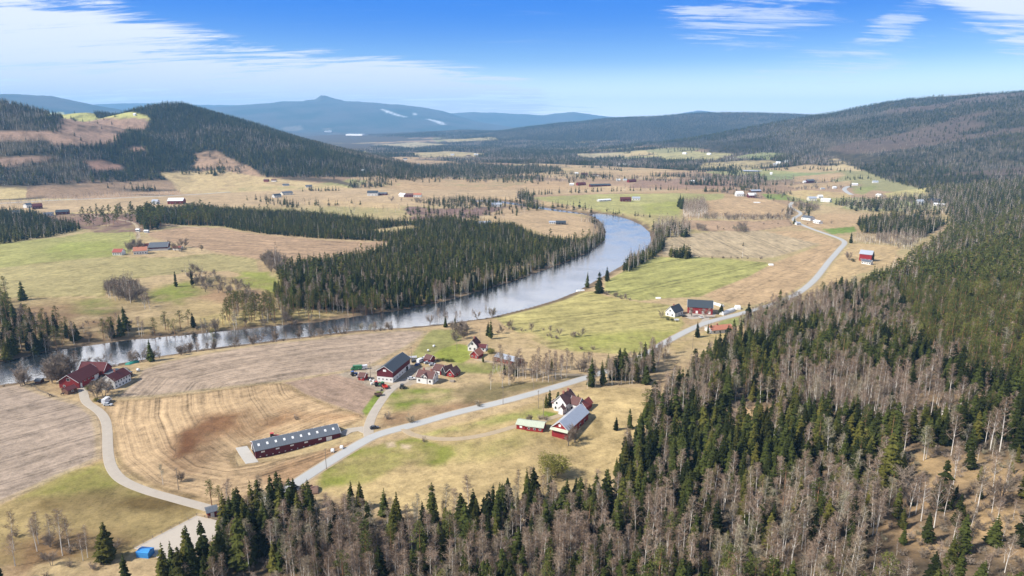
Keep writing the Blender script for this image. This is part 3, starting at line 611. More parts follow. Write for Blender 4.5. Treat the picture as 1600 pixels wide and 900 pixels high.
def pad(name, q, mat, lift=0.15, label=None, kind='structure'):
    """small paved surface draped over the land"""
    P = W(q); bm = bmesh.new(); vs = [bm.verts.new((x, y, 0)) for x, y in P]; f = bm.faces.new(vs)
    if f.normal.z < 0: f.normal_flip()
    xs = [p[0] for p in P]; ys = [p[1] for p in P]; st = 2.0
    for x in np.arange(min(xs) + st, max(xs), st): bmesh.ops.bisect_plane(bm, geom=bm.verts[:] + bm.edges[:] + bm.faces[:], plane_co=(x, 0, 0), plane_no=(1, 0, 0))
    for y in np.arange(min(ys) + st, max(ys), st): bmesh.ops.bisect_plane(bm, geom=bm.verts[:] + bm.edges[:] + bm.faces[:], plane_co=(0, y, 0), plane_no=(0, 1, 0))
    for v in bm.verts: v.co.z = float(zf(v.co.x, v.co.y)) + 0.12 + lift
    e = bmesh.ops.extrude_face_region(bm, geom=bm.faces[:])
    old = set(bm.verts) - {v for v in e['geom'] if isinstance(v, bmesh.types.BMVert)}
    for v in old: v.co.z -= 0.6
    bmesh.ops.recalc_face_normals(bm, faces=bm.faces)
    me = bpy.data.meshes.new(name); bm.to_mesh(me); bm.free(); me.materials.append(mat); o = link(name, me); tag(o, label, kind=kind); PADS.append(P); return o
PADS = []
SAND = speck_mat('arena_sand', S(212, 200, 184), 0.06, 0.3); CONC = speck_mat('concrete', S(214, 208, 198), 0.10, 0.4)
pad('riding_ground', [(209, 857), (307, 806), (346, 815), (338, 842), (262, 878)], SAND, 0.0, 'pale sand riding ground')
pad('concrete_apron', [(368, 700), (386, 697), (400, 716), (404, 722), (384, 725)], CONC, 0.0)
pad('farmyard', [(866, 652), (876, 646), (905, 641), (915, 645), (905, 652), (880, 662)], GRAV, -0.25)
pad('farmyard', [(1066, 494), (1080, 488), (1120, 490), (1116, 495), (1080, 499)], GRAV, -0.1)
# ------------------------------------------------------------------ trees
rng = np.random.default_rng(11)
def foliage_mat(name, c1, c2, c3, rough=0.9, spec=0.04, trans=0.0, vscale=0.9):
    """leaf colour: varies from tree to tree and from clump to clump"""
    m, g, b = new_mat(name)
    oi = g.n('ShaderNodeObjectInfo'); geo = g.n('ShaderNodeNewGeometry')
    n = g.n('ShaderNodeTexNoise', {'Vector': geo.outputs['Position'], 'Scale': vscale, 'Detail': 2.0}).outputs['Fac']
    big = g.n('ShaderNodeTexNoise', {'Vector': oi.outputs['Location'], 'Scale': 0.012, 'Detail': 2.0}).outputs['Fac']
    r = oi.outputs['Random']
    c = g.mix(g.ramp(r, 0.0, 1.0), c1, c2)
    c = g.mix(g.m('MULTIPLY', g.ramp(g.m('FRACT', g.m('MULTIPLY', r, 17.31)), 0.55, 1.0), g.ramp(big, 0.35, 0.62)), c, c3)
    v = g.ramp(n, 0.25, 0.75, 0.65, 1.45)
    cc = g.n('ShaderNodeVectorMath', {0: c}, operation='MULTIPLY'); g.nt.links.new(v, cc.inputs[1])
    g.set(b.inputs['Base Color'], cc.outputs[0]); b.inputs['Roughness'].default_value = rough; b.inputs['Specular IOR Level'].default_value = spec
    return m
def rgb(*c): return (*c, 1)
M_SPR = foliage_mat('spruce_needles', rgb(0.011, 0.014, 0.004), rgb(0.042, 0.050, 0.012), rgb(0.088, 0.080, 0.018))
M_PIN = foliage_mat('pine_needles', rgb(0.050, 0.060, 0.015), rgb(0.095, 0.102, 0.026), rgb(0.14, 0.135, 0.034))
M_TWG = foliage_mat('birch_twigs', rgb(0.155, 0.108, 0.074), rgb(0.25, 0.180, 0.130), rgb(0.24, 0.22, 0.14))
M_GTW = foliage_mat('grey_twigs', rgb(0.17, 0.130, 0.095), rgb(0.25, 0.20, 0.155), rgb(0.22, 0.20, 0.13))
M_BUD = foliage_mat('budding_leaves', rgb(0.15, 0.14, 0.035), rgb(0.20, 0.185, 0.05), rgb(0.18, 0.17, 0.035))
M_BRK = speck_mat('spruce_bark', (0.10, 0.075, 0.055), 0.2, 2.0); M_PBK = speck_mat('pine_bark', (0.26, 0.14, 0.075), 0.2, 2.0)
M_BBK = speck_mat('birch_bark', (0.58, 0.54, 0.49), 0.35, 1.2); M_GBK = speck_mat('grey_bark', (0.20, 0.17, 0.145), 0.2, 2.0)

class MB:
    def __init__(s): s.v = []; s.f = []; s.n = 0
    def tri(s, a, b, c): s.v += [a, b, c]; s.f.append((s.n, s.n + 1, s.n + 2)); s.n += 3
    def quad(s, a, b, c, d): s.tri(a, b, c); s.tri(a, c, d)
    def tube(s, pts, rad, k=5):
        base = s.n
        for (x, y, z), r in zip(pts, rad):
            for i in range(k): a = 2 * math.pi * i / k; s.v.append((x + r * math.cos(a), y + r * math.sin(a), z)); s.n += 1
        for j in range(len(pts) - 1):
            for i in range(k):
                a = base + j * k + i; b = base + j * k + (i + 1) % k
                s.f.append((a, b, b + k)); s.f.append((a, b + k, a + k))
    def strip(s, p, q, w0, w1, rr):
        p = np.array(p); q = np.array(q); d = q - p; n = np.cross(d, [rr.uniform(-1, 1), rr.uniform(-1, 1), rr.uniform(-1, 1)]); n = n / (np.linalg.norm(n) + 1e-9)
        s.quad(tuple(p - n * w0), tuple(p + n * w0), tuple(q + n * w1), tuple(q - n * w1))
    def arr(s): return np.array(s.v, np.float32), np.array(s.f, np.int32)

def spruce_shape(seed, near=True):
    r = random.Random(seed); h = 16.0; Rm = r.uniform(2.5, 4.1); ex = r.uniform(.5, .95); lop = r.uniform(0, 6.3); lf = r.uniform(0, .3); t = MB(); c = MB()
    t.tube([(0, 0, -1.2), (0, 0, h * .5), (0, 0, h * .97)], [.22, .13, .02], 6 if near else 3)
    nl = 24 if near else 9; lo = r.uniform(.05, .12)
    for i in range(nl):
        f = (i + r.uniform(-.3, .3)) / nl; z = h * (lo + (0.97 - lo) * f)
        if near and r.random() < .10: continue
        rad = r.uniform(.78, 1.15) * Rm * max(1 - f, 0.001) ** ex * (0.6 + 0.4 * min(1, f * 8)) + .12
        nb = max(int((11 if near else 6) * (0.5 + 0.5 * (1 - f))), 4); a0 = r.uniform(0, 6.3)
        for k in range(nb):
            a = a0 + 6.283 * k / nb + r.uniform(-.25, .25); R_ = rad * r.uniform(.55, 1.2) * (1 + lf * math.cos(a - lop)); ca, sa = math.cos(a), math.sin(a)
            dz = R_ * r.uniform(.28, .55); w = (R_ * .36 if near else R_ * .62) + .08; zz = z + r.uniform(-.2, .2)
            p0 = (0.05 * ca, 0.05 * sa, zz + .15); tip = (R_ * ca, R_ * sa, zz - dz)
            m = .58 * R_; l = (m * ca - w * sa, m * sa + w * ca, zz - dz * .75 - .12); q = (m * ca + w * sa, m * sa - w * ca, zz - dz * .75 - .12); mid = (m * ca, m * sa, zz - dz * .30)
            c.tri(p0, l, mid); c.tri(p0, mid, q); c.tri(mid, l, tip); c.tri(mid, tip, q)
            if near and R_ > .8:   # hanging side twigs
                for e in (.45, .8):
                    bx = R_ * e; c.tri((bx * ca - w * .7 * sa, bx * sa + w * .7 * ca, zz - dz * e), (bx * ca + w * .7 * sa, bx * sa - w * .7 * ca, zz - dz * e), (bx * ca * 1.05, bx * sa * 1.05, zz - dz * e - .55))
    return t.arr(), c.arr()
def pine_shape(seed, near=True):
    r = random.Random(seed); h = 16.0; t = MB(); c = MB(); lean = (r.uniform(-.5, .5), r.uniform(-.5, .5))
    t.tube([(0, 0, -1.2), (lean[0] * .4, lean[1] * .4, h * .5), (lean[0], lean[1], h * .93)], [.24, .17, .05], 6 if near else 3)
    n = 20 if near else 9
    for i in range(n):
        f = (i + .5) / n; z = h * (.36 + .62 * f); R_ = (2.5 * math.sin(math.pi * min(1, .22 + .78 * f)) ** .8 + .3) * r.uniform(.35, .85); a = r.uniform(0, 6.3) + 2.4 * i
        cx, cy = R_ * math.cos(a) + lean[0] * f, R_ * math.sin(a) + lean[1] * f
        if near: t.tube([(lean[0] * f, lean[1] * f, z - .9), (cx, cy, z - .1)], [.06, .025], 3)
        cr = r.uniform(1.0, 1.7) * (1.15 - .4 * f)
        for k in range(46 if near else 20):
            u = np.array([r.gauss(0, 1), r.gauss(0, 1), r.gauss(0, 1)]); u /= np.linalg.norm(u); rad = cr * r.uniform(.35, 1.0) ** .5
            p = np.array([cx, cy, z]) + u * rad * np.array([1, 1, .62]); s_ = .32 if near else .85
            a_ = [p + np.array([r.uniform(-1, 1), r.uniform(-1, 1), r.uniform(-.6, .8)]) * s_ for _ in range(3)]
            c.tri(*[tuple(q) for q in a_])
    return t.arr(), c.arr()
def birch_shape(seed, near=True, tw=0.040):
    r = random.Random(seed); h = 17.0; t = MB(); c = MB(); lx, ly = r.uniform(-1.3, 1.3), r.uniform(-1.3, 1.3); wide = r.uniform(.75, 1.35)
    axis = lambda f: (lx * f ** 1.6, ly * f ** 1.6, h * f)
    pts = [axis(f) for f in (0, .25, .5, .75, 1.0)]; pts[0] = (0, 0, -1.2)
    t.tube(pts, [.19, .155, .11, .06, .015], 5 if near else 3)
    nb = 30 if near else 10; r0 = r.uniform(.26, .38)
    for i in range(nb):
        f = r0 + (.97 - r0) * (i + r.random()) / nb; x, y, z = axis(f); a = r.uniform(0, 6.3); L = ((1 - f) * 5.0 * r.uniform(.5, 1.2) + .9) * wide
        up = r.uniform(.9, 1.5); d = np.array([math.cos(a), math.sin(a), up]); d /= np.linalg.norm(d); p = np.array([x, y, z]); q = p + d * L
        (t if near else c).strip(p, q, .035 if near else .07, .012 if near else .04, r)
        for k in range(11 if near else 6):
            e = r.uniform(.25, 1); s0 = p + d * L * e; a2 = r.uniform(0, 6.3); dd = np.array([math.cos(a2), math.sin(a2), r.uniform(-.3, 1.0)]); dd /= np.linalg.norm(dd)
            l2 = r.uniform(.6, 1.5); s1 = s0 + dd * l2; w = tw if near else tw * 2.2; c.strip(s0, s1, w, w * .5, r)
            if near:
                for _ in range(2):
                    s2 = s1 + np.array([r.uniform(-.5, .5), r.uniform(-.5, .5), r.uniform(-.6, .25)]); c.strip(s0 + (s1 - s0) * r.uniform(.3, 1), s2, w * .8, w * .4, r)
    return t.arr(), c.arr()
def broad_shape(seed, near=True):
    """wide bare-crowned tree: willow, alder, maple"""
    r = random.Random(seed); h = 11.0; t = MB(); c = MB()
    for s_ in range(r.choice((2, 3, 4))):
        a = r.uniform(0, 6.3); o = r.uniform(0, .6); p = np.array([o * math.cos(a), o * math.sin(a), -1.0]); q = np.array([1.3 * math.cos(a), 1.3 * math.sin(a), h * .5])
        t.tube([tuple(p), tuple((p + q) / 2 * [1, 1, 1]), tuple(q)], [.2, .14, .08], 4)
        for i in range(13 if near else 7):
            e = r.uniform(.25, 1); s0 = p + (q - p) * e; a1 = a + r.gauss(0, 1.1); d = np.array([math.cos(a1), math.sin(a1), r.uniform(.5, 1.8)]); d /= np.linalg.norm(d); L = r.uniform(2.2, 4.8); s1 = s0 + d * L
            t.strip(s0, s1, .045, .02, r)
            for k in range(20 if near else 10):
                f = r.uniform(.25, 1); b0 = s0 + (s1 - s0) * f; dd = d + np.array([r.gauss(0, .7), r.gauss(0, .7), r.gauss(0, .5)]); dd /= np.linalg.norm(dd); w = .04 if near else .09
                c.strip(b0, b0 + dd * r.uniform(.7, 1.9), w, w * .5, r)
                if near: c.strip(b0 + dd * .6, b0 + dd * .6 + np.array([r.uniform(-.7, .7), r.uniform(-.7, .7), r.uniform(-.2, .8)]), w * .8, w * .4, r)
    return t.arr(), c.arr()
def shrub_shape(seed, leafy=False):
    r = random.Random(seed); t = MB(); c = MB(); h = 3.0
    for i in range(14):
        a = r.uniform(0, 6.3); d = np.array([math.cos(a) * r.uniform(.2, 1), math.sin(a) * r.uniform(.2, 1), 1.2]); d /= np.linalg.norm(d); p = np.array([0, 0, -.3]); q = p + d * r.uniform(2, h + .4)
        t.strip(p, q, .05, .02, r)
        for k in range(12):
            b0 = p + (q - p) * r.uniform(.3, 1); dd = np.array([r.gauss(0, 1), r.gauss(0, 1), r.gauss(.4, .6)]); dd /= np.linalg.norm(dd)
            c.strip(b0, b0 + dd * r.uniform(.4, 1.0), .05, .03, r)
            if leafy:
                for _ in range(4):
                    m = b0 + dd * r.uniform(.1, 1.0); c.tri(*[tuple(m + np.array([r.uniform(-.2, .2), r.uniform(-.2, .2), r.uniform(-.2, .2)])) for _ in range(3)])
    return t.arr(), c.arr()
KIND = {}
def reg(kind, fn, tmat, cmat, H, nv=5, nf=3, **kw):
    near = [fn(100 + 7 * i, True, **kw) if fn not in (shrub_shape,) else fn(100 + 7 * i) for i in range(nv)]
    farl = [fn(500 + 7 * i, False, **kw) for i in range(nf)] if fn not in (shrub_shape,) else []
    d = {'near': [], 'far': [], 'H': H, 'mats': (tmat, cmat)}
    col = bpy.data.collections.new(kind + '_shapes'); d['col'] = col; d['nnear'] = nv; d['nfar'] = len(farl)
    for q, ((tv, tf), (cv, cf)) in enumerate(near + farl):
        if q < nv: d['near'].append((mesh_np(kind + '_trunk', tv, tf, [tmat], smooth=True), mesh_np(kind + '_crown', cv, cf, [cmat])))
        me = mesh_np(kind + '_shape', np.concatenate([tv, cv]), np.concatenate([tf, cf + len(tv)]), [tmat, cmat], np.concatenate([np.zeros(len(tf)), np.ones(len(cf))]))
        o = bpy.data.objects.new('%s_shape_%s' % (kind, chr(97 + q)), me); col.objects.link(o)
    KIND[kind] = d
reg('spruce', spruce_shape, M_BRK, M_SPR, 16.0, 12, 6)
reg('pine', pine_shape, M_PBK, M_PIN, 16.0, 8, 4)
reg('birch', birch_shape, M_BBK, M_TWG, 17.0, 12, 4)
reg('bare', broad_shape, M_GBK, M_GTW, 9.5, 8, 4)
reg('shrub', shrub_shape, M_GBK, M_GTW, 3.0, 4, 0)

def scatter_nodes(col):
    ng = bpy.data.node_groups.new('scatter_' + col.name, 'GeometryNodeTree')
    ng.interface.new_socket('Geometry', in_out='INPUT', socket_type='NodeSocketGeometry'); ng.interface.new_socket('Geometry', in_out='OUTPUT', socket_type='NodeSocketGeometry')
    g = G(ng); gi = g.n('NodeGroupInput'); go = g.n('NodeGroupOutput')
    ci = g.n('GeometryNodeCollectionInfo', transform_space='ORIGINAL'); ci.inputs[0].default_value = col; ci.inputs[1].default_value = True; ci.inputs[2].default_value = True
    a1 = g.n('GeometryNodeInputNamedAttribute', data_type='INT'); a1.inputs['Name'].default_value = 'pick'
    a2 = g.n('GeometryNodeInputNamedAttribute', data_type='FLOAT_VECTOR'); a2.inputs['Name'].default_value = 'size'
    a3 = g.n('GeometryNodeInputNamedAttribute', data_type='FLOAT_VECTOR'); a3.inputs['Name'].default_value = 'turn'
    e = g.n('FunctionNodeEulerToRotation'); ng.links.new(a3.outputs[0], e.inputs[0])
    ip = g.n('GeometryNodeInstanceOnPoints'); ng.links.new(gi.outputs[0], ip.inputs['Points']); ng.links.new(ci.outputs[0], ip.inputs['Instance']); ip.inputs['Pick Instance'].default_value = True
    ng.links.new(a1.outputs[0], ip.inputs['Instance Index']); ng.links.new(e.outputs[0], ip.inputs['Rotation']); ng.links.new(a2.outputs[0], ip.inputs['Scale'])
    ng.links.new(ip.outputs[0], go.inputs[0]); return ng

TREES = {k: [] for k in KIND}       # rows x, y, height, width factor
ROADA = [(np.array(p), w) for p, w in ROADS]
def blocked(x, y, road=3.0):
    b = np.zeros(x.shape, bool)
    for P, w in ROADA:
        lo = P.min(0) - 12; hi = P.max(0) + 12; k = np.nonzero((x > lo[0]) & (x < hi[0]) & (y > lo[1]) & (y < hi[1]))[0]
        if len(k): b[k] |= seg_dist(x[k], y[k], [tuple(p) for p in P[::3]] + [tuple(P[-1])]) < w / 2 + road
    k = np.nonzero(np.hypot(x, y) < 2700)[0]
    if len(k): b[k] |= inside(x[k], y[k], RIVER)
    for P in PADS: b |= inside(x, y, P)
    for P in KEEP_OUT: b |= inside(x, y, P)
    return b
KEEP_OUT = []
def jitter(x0, x1, y0, y1, s):
    gx, gy = np.meshgrid(np.arange(x0, x1, s), np.arange(y0, y1, s)); gx = gx.ravel(); gy = gy.ravel()
    return gx + rng.uniform(-.48, .48, gx.size) * s, gy + rng.uniform(-.48, .48, gx.size) * s
def in_frame(x, y, z, h, m=40):
    px, py = to_px(x, y, z); px2, py2 = to_px(x, y, z + h)
    return (y > 30) & (px > -m) & (px < 1600 + m) & (py2 < 900 + m)
def add(kind, x, y, h, wf=None):
    if len(x) == 0: return
    TREES[kind].append(np.stack([x, y, h, np.ones(len(x)) if wf is None else wf], -1))
def plant(x, y, mix, hs, wild=0.25, keep=None):
    """mix: {kind: weight array or number}; hs: {kind: height}"""
    z = zf(x, y); k = ~blocked(x, y) & in_frame(x, y, z, 20, 60) & seen(x, y, z, 22)
    if keep is not None: k &= keep
    x, y = x[k], y[k]
    names = list(mix); Wt = np.stack([(np.broadcast_to(mix[n], keep.shape if keep is not None else k.shape)[k] if np.ndim(mix[n]) else np.full(len(x), mix[n])) for n in names], -1).astype(float)
    Wt = np.maximum(Wt, 0); tot = Wt.sum(1); u = rng.random(len(x)) * np.maximum(tot, 1.0); cs = np.cumsum(Wt, 1)
    ch = (u[:, None] > cs).sum(1)
    for i, n in enumerate(names):
        m = ch == i; c = m.sum()
        if c: add(n, x[m], y[m], hs.get(n, KIND[n]['H']) * np.clip(rng.normal(1, wild * .8, c), .45, 1.4))
DEF_H = {'spruce': 15, 'pine': 14, 'birch': 14, 'bare': 8, 'shrub': 2.6}
def wood(pts, mix, sp=5.0, hs=None, wild=.25, soft=0.0, cut=()):
    P = W(pts); xs = [p[0] for p in P]; ys = [p[1] for p in P]; x, y = jitter(min(xs), max(xs), min(ys), max(ys), sp)
    k = inside(x + 6 * fbm(x, y, 25, 501, 2) * (soft > 0), y, P)
    for c in cut: k &= ~inside(x, y, W(c))
    x, y = x[k], y[k]; h = dict(DEF_H); h.update(hs or {}); plant(x, y, mix, h, wild)
def belt(pts, mix, sp=4.0, width=6.0, hs=None, wild=.25, dens=1.0, water=False):
    P = W(pts) if not water else [plane_pt(a, b, WATER) for a, b in pts]; L = 0; X = []; Y = []
    for a, b in zip(P[:-1], P[1:]):
        l = math.hypot(b[0] - a[0], b[1] - a[1]); n = max(int(l / sp * dens), 1); t = rng.random(n)
        ox = rng.normal(0, width / 2.5, n); nx, ny = -(b[1] - a[1]) / (l + 1e-9), (b[0] - a[0]) / (l + 1e-9)
        X.append(a[0] + (b[0] - a[0]) * t + nx * ox); Y.append(a[1] + (b[1] - a[1]) * t + ny * ox)
    h = dict(DEF_H); h.update(hs or {}); plant(np.concatenate(X), np.concatenate(Y), mix, h, wild)

def ball_bush(seed, n=5200):
    """dense leafy bush of several lobes"""
    r = random.Random(seed); t = MB(); c = MB()
    for i in range(9):
        a = r.uniform(0, 6.3); t.strip((0, 0, -.3), (1.0 * math.cos(a), 1.0 * math.sin(a), 1.8), .06, .02, r)
    L = [(r.uniform(-.75, .75), r.uniform(-.75, .75), r.uniform(.7, 2.1), r.uniform(.55, .95)) for _ in range(15)]
    for i in range(n):
        x, y, z, R_ = L[i % 15]; u = np.array([r.gauss(0, 1), r.gauss(0, 1), r.gauss(0, 1)]); u /= np.linalg.norm(u); p = np.array([x, y, z]) + u * R_ * r.uniform(.55, 1.05)
        if p[2] < .03: continue
        c.tri(*[tuple(p + np.array([r.uniform(-1, 1), r.uniform(-1, 1), r.uniform(-1, 1)]) * .085) for _ in range(3)])
    return t.arr(), c.arr()
# ------------------------------------------------------------------ buildings
def board_mat(name, c, rough=0.7, spec=0.25, var=0.10, horiz=False, metallic=0.0, pitch=0.0, axis=0):
    """painted boards or sheet: faint board lines and weathering in object space"""
    m, g, b = new_mat(name)
    tc = g.n('ShaderNodeTexCoord'); o = tc.outputs['Object']
    nz = g.n('ShaderNodeTexNoise', {'Vector': o, 'Scale': 0.6, 'Detail': 5.0, 'Roughness': 0.7}).outputs['Fac']
    mp = g.n('ShaderNodeMapping', {'Vector': o, 'Scale': (3.0, 3.0, 0.12)}); st = g.n('ShaderNodeTexNoise', {'Vector': mp.outputs[0], 'Scale': 2.0, 'Detail': 3.0}).outputs['Fac']
    v = g.m('ADD', 1.0, g.m('ADD', g.m('MULTIPLY', g.m('SUBTRACT', nz, .5), var * 2.6), g.m('MULTIPLY', g.m('SUBTRACT', st, .5), var * 3.2)))
    if pitch:
        sx = g.n('ShaderNodeSeparateXYZ', {0: o}); q = g.m('FRACT', g.m('DIVIDE', sx.outputs[axis], pitch)); v = g.m('MULTIPLY', v, g.ramp(q, 0.0, 0.18, 0.72, 1.0))
    cc = g.n('ShaderNodeVectorMath', {0: c}, operation='MULTIPLY'); g.nt.links.new(v, cc.inputs[1])
    g.set(b.inputs['Base Color'], cc.outputs[0]); b.inputs['Roughness'].default_value = rough; b.inputs['Specular IOR Level'].default_value = spec; b.inputs['Metallic'].default_value = metallic
    return m
K = dict(
    red=board_mat('red_boards', (0.16, 0.016, 0.018), pitch=.45), redbright=board_mat('bright_red_boards', (0.22, 0.017, 0.018), pitch=.45), darkred=board_mat('dark_red_boards', (0.095, 0.012, 0.018), pitch=.45),
    white=board_mat('white_boards', (0.62, 0.61, 0.59), pitch=.4, var=.05), cream=board_mat('cream_boards', (0.70, 0.66, 0.56), pitch=.4, var=.05), whitewash=board_mat('white_masonry', (0.58, 0.57, 0.55), var=.08),
    brown=board_mat('brown_boards', (0.12, 0.06, 0.04), pitch=.4), orange=board_mat('faded_red_boards', (0.24, 0.055, 0.04), pitch=.45), black=board_mat('black_boards', (0.03, 0.03, 0.033)),
    r_slate=board_mat('dark_slate_roof', (0.040, 0.050, 0.060), .5, .4, .12, pitch=1.1), r_red=board_mat('dark_red_roof', (0.095, 0.028, 0.030), .85, .15, .10, pitch=.9), r_brown=board_mat('brown_red_tile_roof', (0.105, 0.050, 0.044), .8, .3, .12, pitch=.5),
    r_bright=board_mat('red_tile_roof', (0.27, 0.06, 0.045), .7, .3, .10, pitch=.5), r_orange=board_mat('orange_tile_roof', (0.38, 0.15, 0.09), .7, .3, .10, pitch=.5), r_silver=board_mat('silver_metal_roof', (0.42, 0.45, 0.50), .38, .5, .10, metallic=.3, pitch=1.0),
    r_grey=board_mat('grey_sheet_roof', (0.10, 0.112, 0.13), .55, .35, .08, pitch=1.0), r_green=board_mat('weathered_green_roof', (0.40, 0.43, 0.33), .6, .3, .14, pitch=.8), r_white=board_mat('white_sheet_roof', (0.62, 0.63, 0.64), .5, .3, .05), r_black=board_mat('black_tile_roof', (0.022, 0.025, 0.032), .5, .4, .1, pitch=.5),
    trim=board_mat('white_trim', (0.62, 0.61, 0.60), var=.03), dark=board_mat('opening_shade_black', (0.012, 0.012, 0.014), .9, .1), sky=board_mat('skylight_plastic', (0.65, 0.65, 0.64), .3, .4, .02), brick=board_mat('chimney_brick', (0.28, 0.12, 0.09), .9, .1, .15), stone=board_mat('foundation_stone', (0.30, 0.29, 0.27), .9, .1, .15),  # dark: near-black slab, the shade inside an opening put into its colour
)
m, g, b = new_mat('window_glass'); b.inputs['Base Color'].default_value = (0.02, 0.025, 0.03, 1); b.inputs['Roughness'].default_value = .08; K['glass'] = m
def bx(x0, x1, y0, y1, z0, z1):
    v = [(x, y, z) for z in (z0, z1) for x, y in ((x0, y0), (x1, y0), (x1, y1), (x0, y1))]
    return v, [(3, 2, 1, 0), (4, 5, 6, 7), (0, 1, 5, 4), (1, 2, 6, 5), (2, 3, 7, 6), (3, 0, 4, 7)]
class QB:
    def __init__(s): s.v = []; s.f = []; s.m = []
    def add(s, vf, mi=0):
        v, f = vf; n = len(s.v); s.v += v; s.f += [tuple(i + n for i in q) for q in f]; s.m += [mi] * len(f); return s
    def box(s, *a, m=0): return s.add(bx(*a), m)
    def build(s, name, mats, parent=None, loc=None, rot=None):
        me = bpy.data.meshes.new(name); me.from_pydata(s.v, [], s.f); me.materials.clear()
        for q in (mats if isinstance(mats, (list, tuple)) else [mats]): me.materials.append(q)
        me.polygons.foreach_set('material_index', s.m); me.update(); o = link(name, me, parent)
        if loc: o.location = loc
        if rot: o.rotation_euler = (0, 0, rot)
        return o
def empty(name, loc, rz=0.0):
    o = bpy.data.objects.new(name, None); C.objects.link(o); o.location = loc; o.rotation_euler = (0, 0, rz); o.empty_display_size = 0.5; return o
def block(par, L, D, h, rise, wall, roof, ridge='x', ox=0.0, oy=0.0, z0=0.0, over=.45, base=1.6, wname='wall', low=None, thick=.18, trim=True):
    """a gabled block of a building as wall + roof (+ gable trim); local x along the front, y away from the viewer"""
    q = QB()
    def P(x, y, z): return (ox + x, oy + y, z0 + z)
    hh = h
    if ridge == 'x':
        a = [P(0, 0, -base), P(L, 0, -base), P(L, D, -base), P(0, D, -base), P(0, 0, hh), P(L, 0, hh), P(L, D, hh), P(0, D, hh), P(0, D / 2, hh + rise), P(L, D / 2, hh + rise)]
        f = [(0, 1, 5, 4), (1, 2, 6, 9, 5), (2, 3, 7, 6), (3, 0, 4, 8, 7)]
        ev = lambda s: [(-over, s), (L + over, s)]
        sl = rise / (D / 2); y_e = -over; ze = hh - over * sl; t = thick
        r = QB()
        for s in (0, 1):
            ye = y_e if s == 0 else D + over; ym = D / 2
            v = [P(-over, ye, ze), P(L + over, ye, ze), P(L + over, ym, hh + rise), P(-over, ym, hh + rise)]; v += [(x, y, z + t) for x, y, z in v]
            fs = [(0, 1, 2, 3), (7, 6, 5, 4), (0, 4, 5, 1), (1, 5, 6, 2), (2, 6, 7, 3), (3, 7, 4, 0)]
            if s == 0: fs = [tuple(reversed(w)) for w in fs]
            r.add((v, fs))
        gb = [((-over - .05, -over, ze), (-over - .05, D / 2, hh + rise), (-over - .05, D + over, ze)), ((L + over + .05, -over, ze), (L + over + .05, D / 2, hh + rise), (L + over + .05, D + over, ze))]; ax = 0
    else:
        a = [P(0, 0, -base), P(L, 0, -base), P(L, D, -base), P(0, D, -base), P(0, 0, hh), P(L, 0, hh), P(L, D, hh), P(0, D, hh), P(L / 2, 0, hh + rise), P(L / 2, D, hh + rise)]
        f = [(0, 1, 5, 8, 4), (1, 2, 6, 5), (2, 3, 7, 9, 6), (3, 0, 4, 7)]
        sl = rise / (L / 2); ze = hh - over * sl; t = thick; r = QB()
        for s in (0, 1):
            xe = -over if s == 0 else L + over; xm = L / 2
            v = [P(xe, -over, ze), P(xm, -over, hh + rise), P(xm, D + over, hh + rise), P(xe, D + over, ze)]; v += [(x, y, z + t) for x, y, z in v]
            fs = [(0, 1, 2, 3), (7, 6, 5, 4), (0, 4, 5, 1), (1, 5, 6, 2), (2, 6, 7, 3), (3, 7, 4, 0)]
            if s == 0: fs = [tuple(reversed(w)) for w in fs]
            r.add((v, fs))
        gb = [((-over, -over - .05, ze), (L / 2, -over - .05, hh + rise), (L + over, -over - .05, ze)), ((-over, D + over + .05, ze), (L / 2, D + over + .05, hh + rise), (L + over, D + over + .05, ze))]; ax = 1
    q.add((a, f))
    if low:      # a lower band of another material, standing 4 cm proud
        zl, mt = low; e = .04
        w = q.build(wname, wall, par); qq = QB()
        for v in (bx(ox - e, ox + L + e, oy - e, oy, z0 - base, z0 + zl), bx(ox - e, ox + L + e, oy + D, oy + D + e, z0 - base, z0 + zl), bx(ox - e, ox, oy, oy + D, z0 - base, z0 + zl), bx(ox + L, ox + L + e, oy, oy + D, z0 - base, z0 + zl)): qq.add(v)
        qq.build('lower_wall', mt, par)
    else: w = q.build(wname, wall, par)
    ro = r.build('roof', roof, par)
    if trim:
        for (A, B, E) in gb:
            tq = QB()
            for p, s in ((A, B), (E, B)):
                p = P(*p); s = P(*s); d = .22
                if ax == 0: v = [p, s, (s[0], s[1], s[2] + .22), (p[0], p[1], p[2] + .22)]; o = (.10, 0, 0)
                else: v = [p, s, (s[0], s[1], s[2] + .22), (p[0], p[1], p[2] + .22)]; o = (0, .10, 0)
                v = [(x - o[0] / 2, y - o[1] / 2, z - .04) for x, y, z in v]; v += [(x + o[0], y + o[1], z) for x, y, z in v]
                tq.add((v, [(0, 1, 2, 3), (7, 6, 5, 4), (0, 4, 5, 1), (1, 5, 6, 2), (2, 6, 7, 3), (3, 7, 4, 0)]))
            tq.build('gable_trim', K['trim'], ro)
    return w, ro
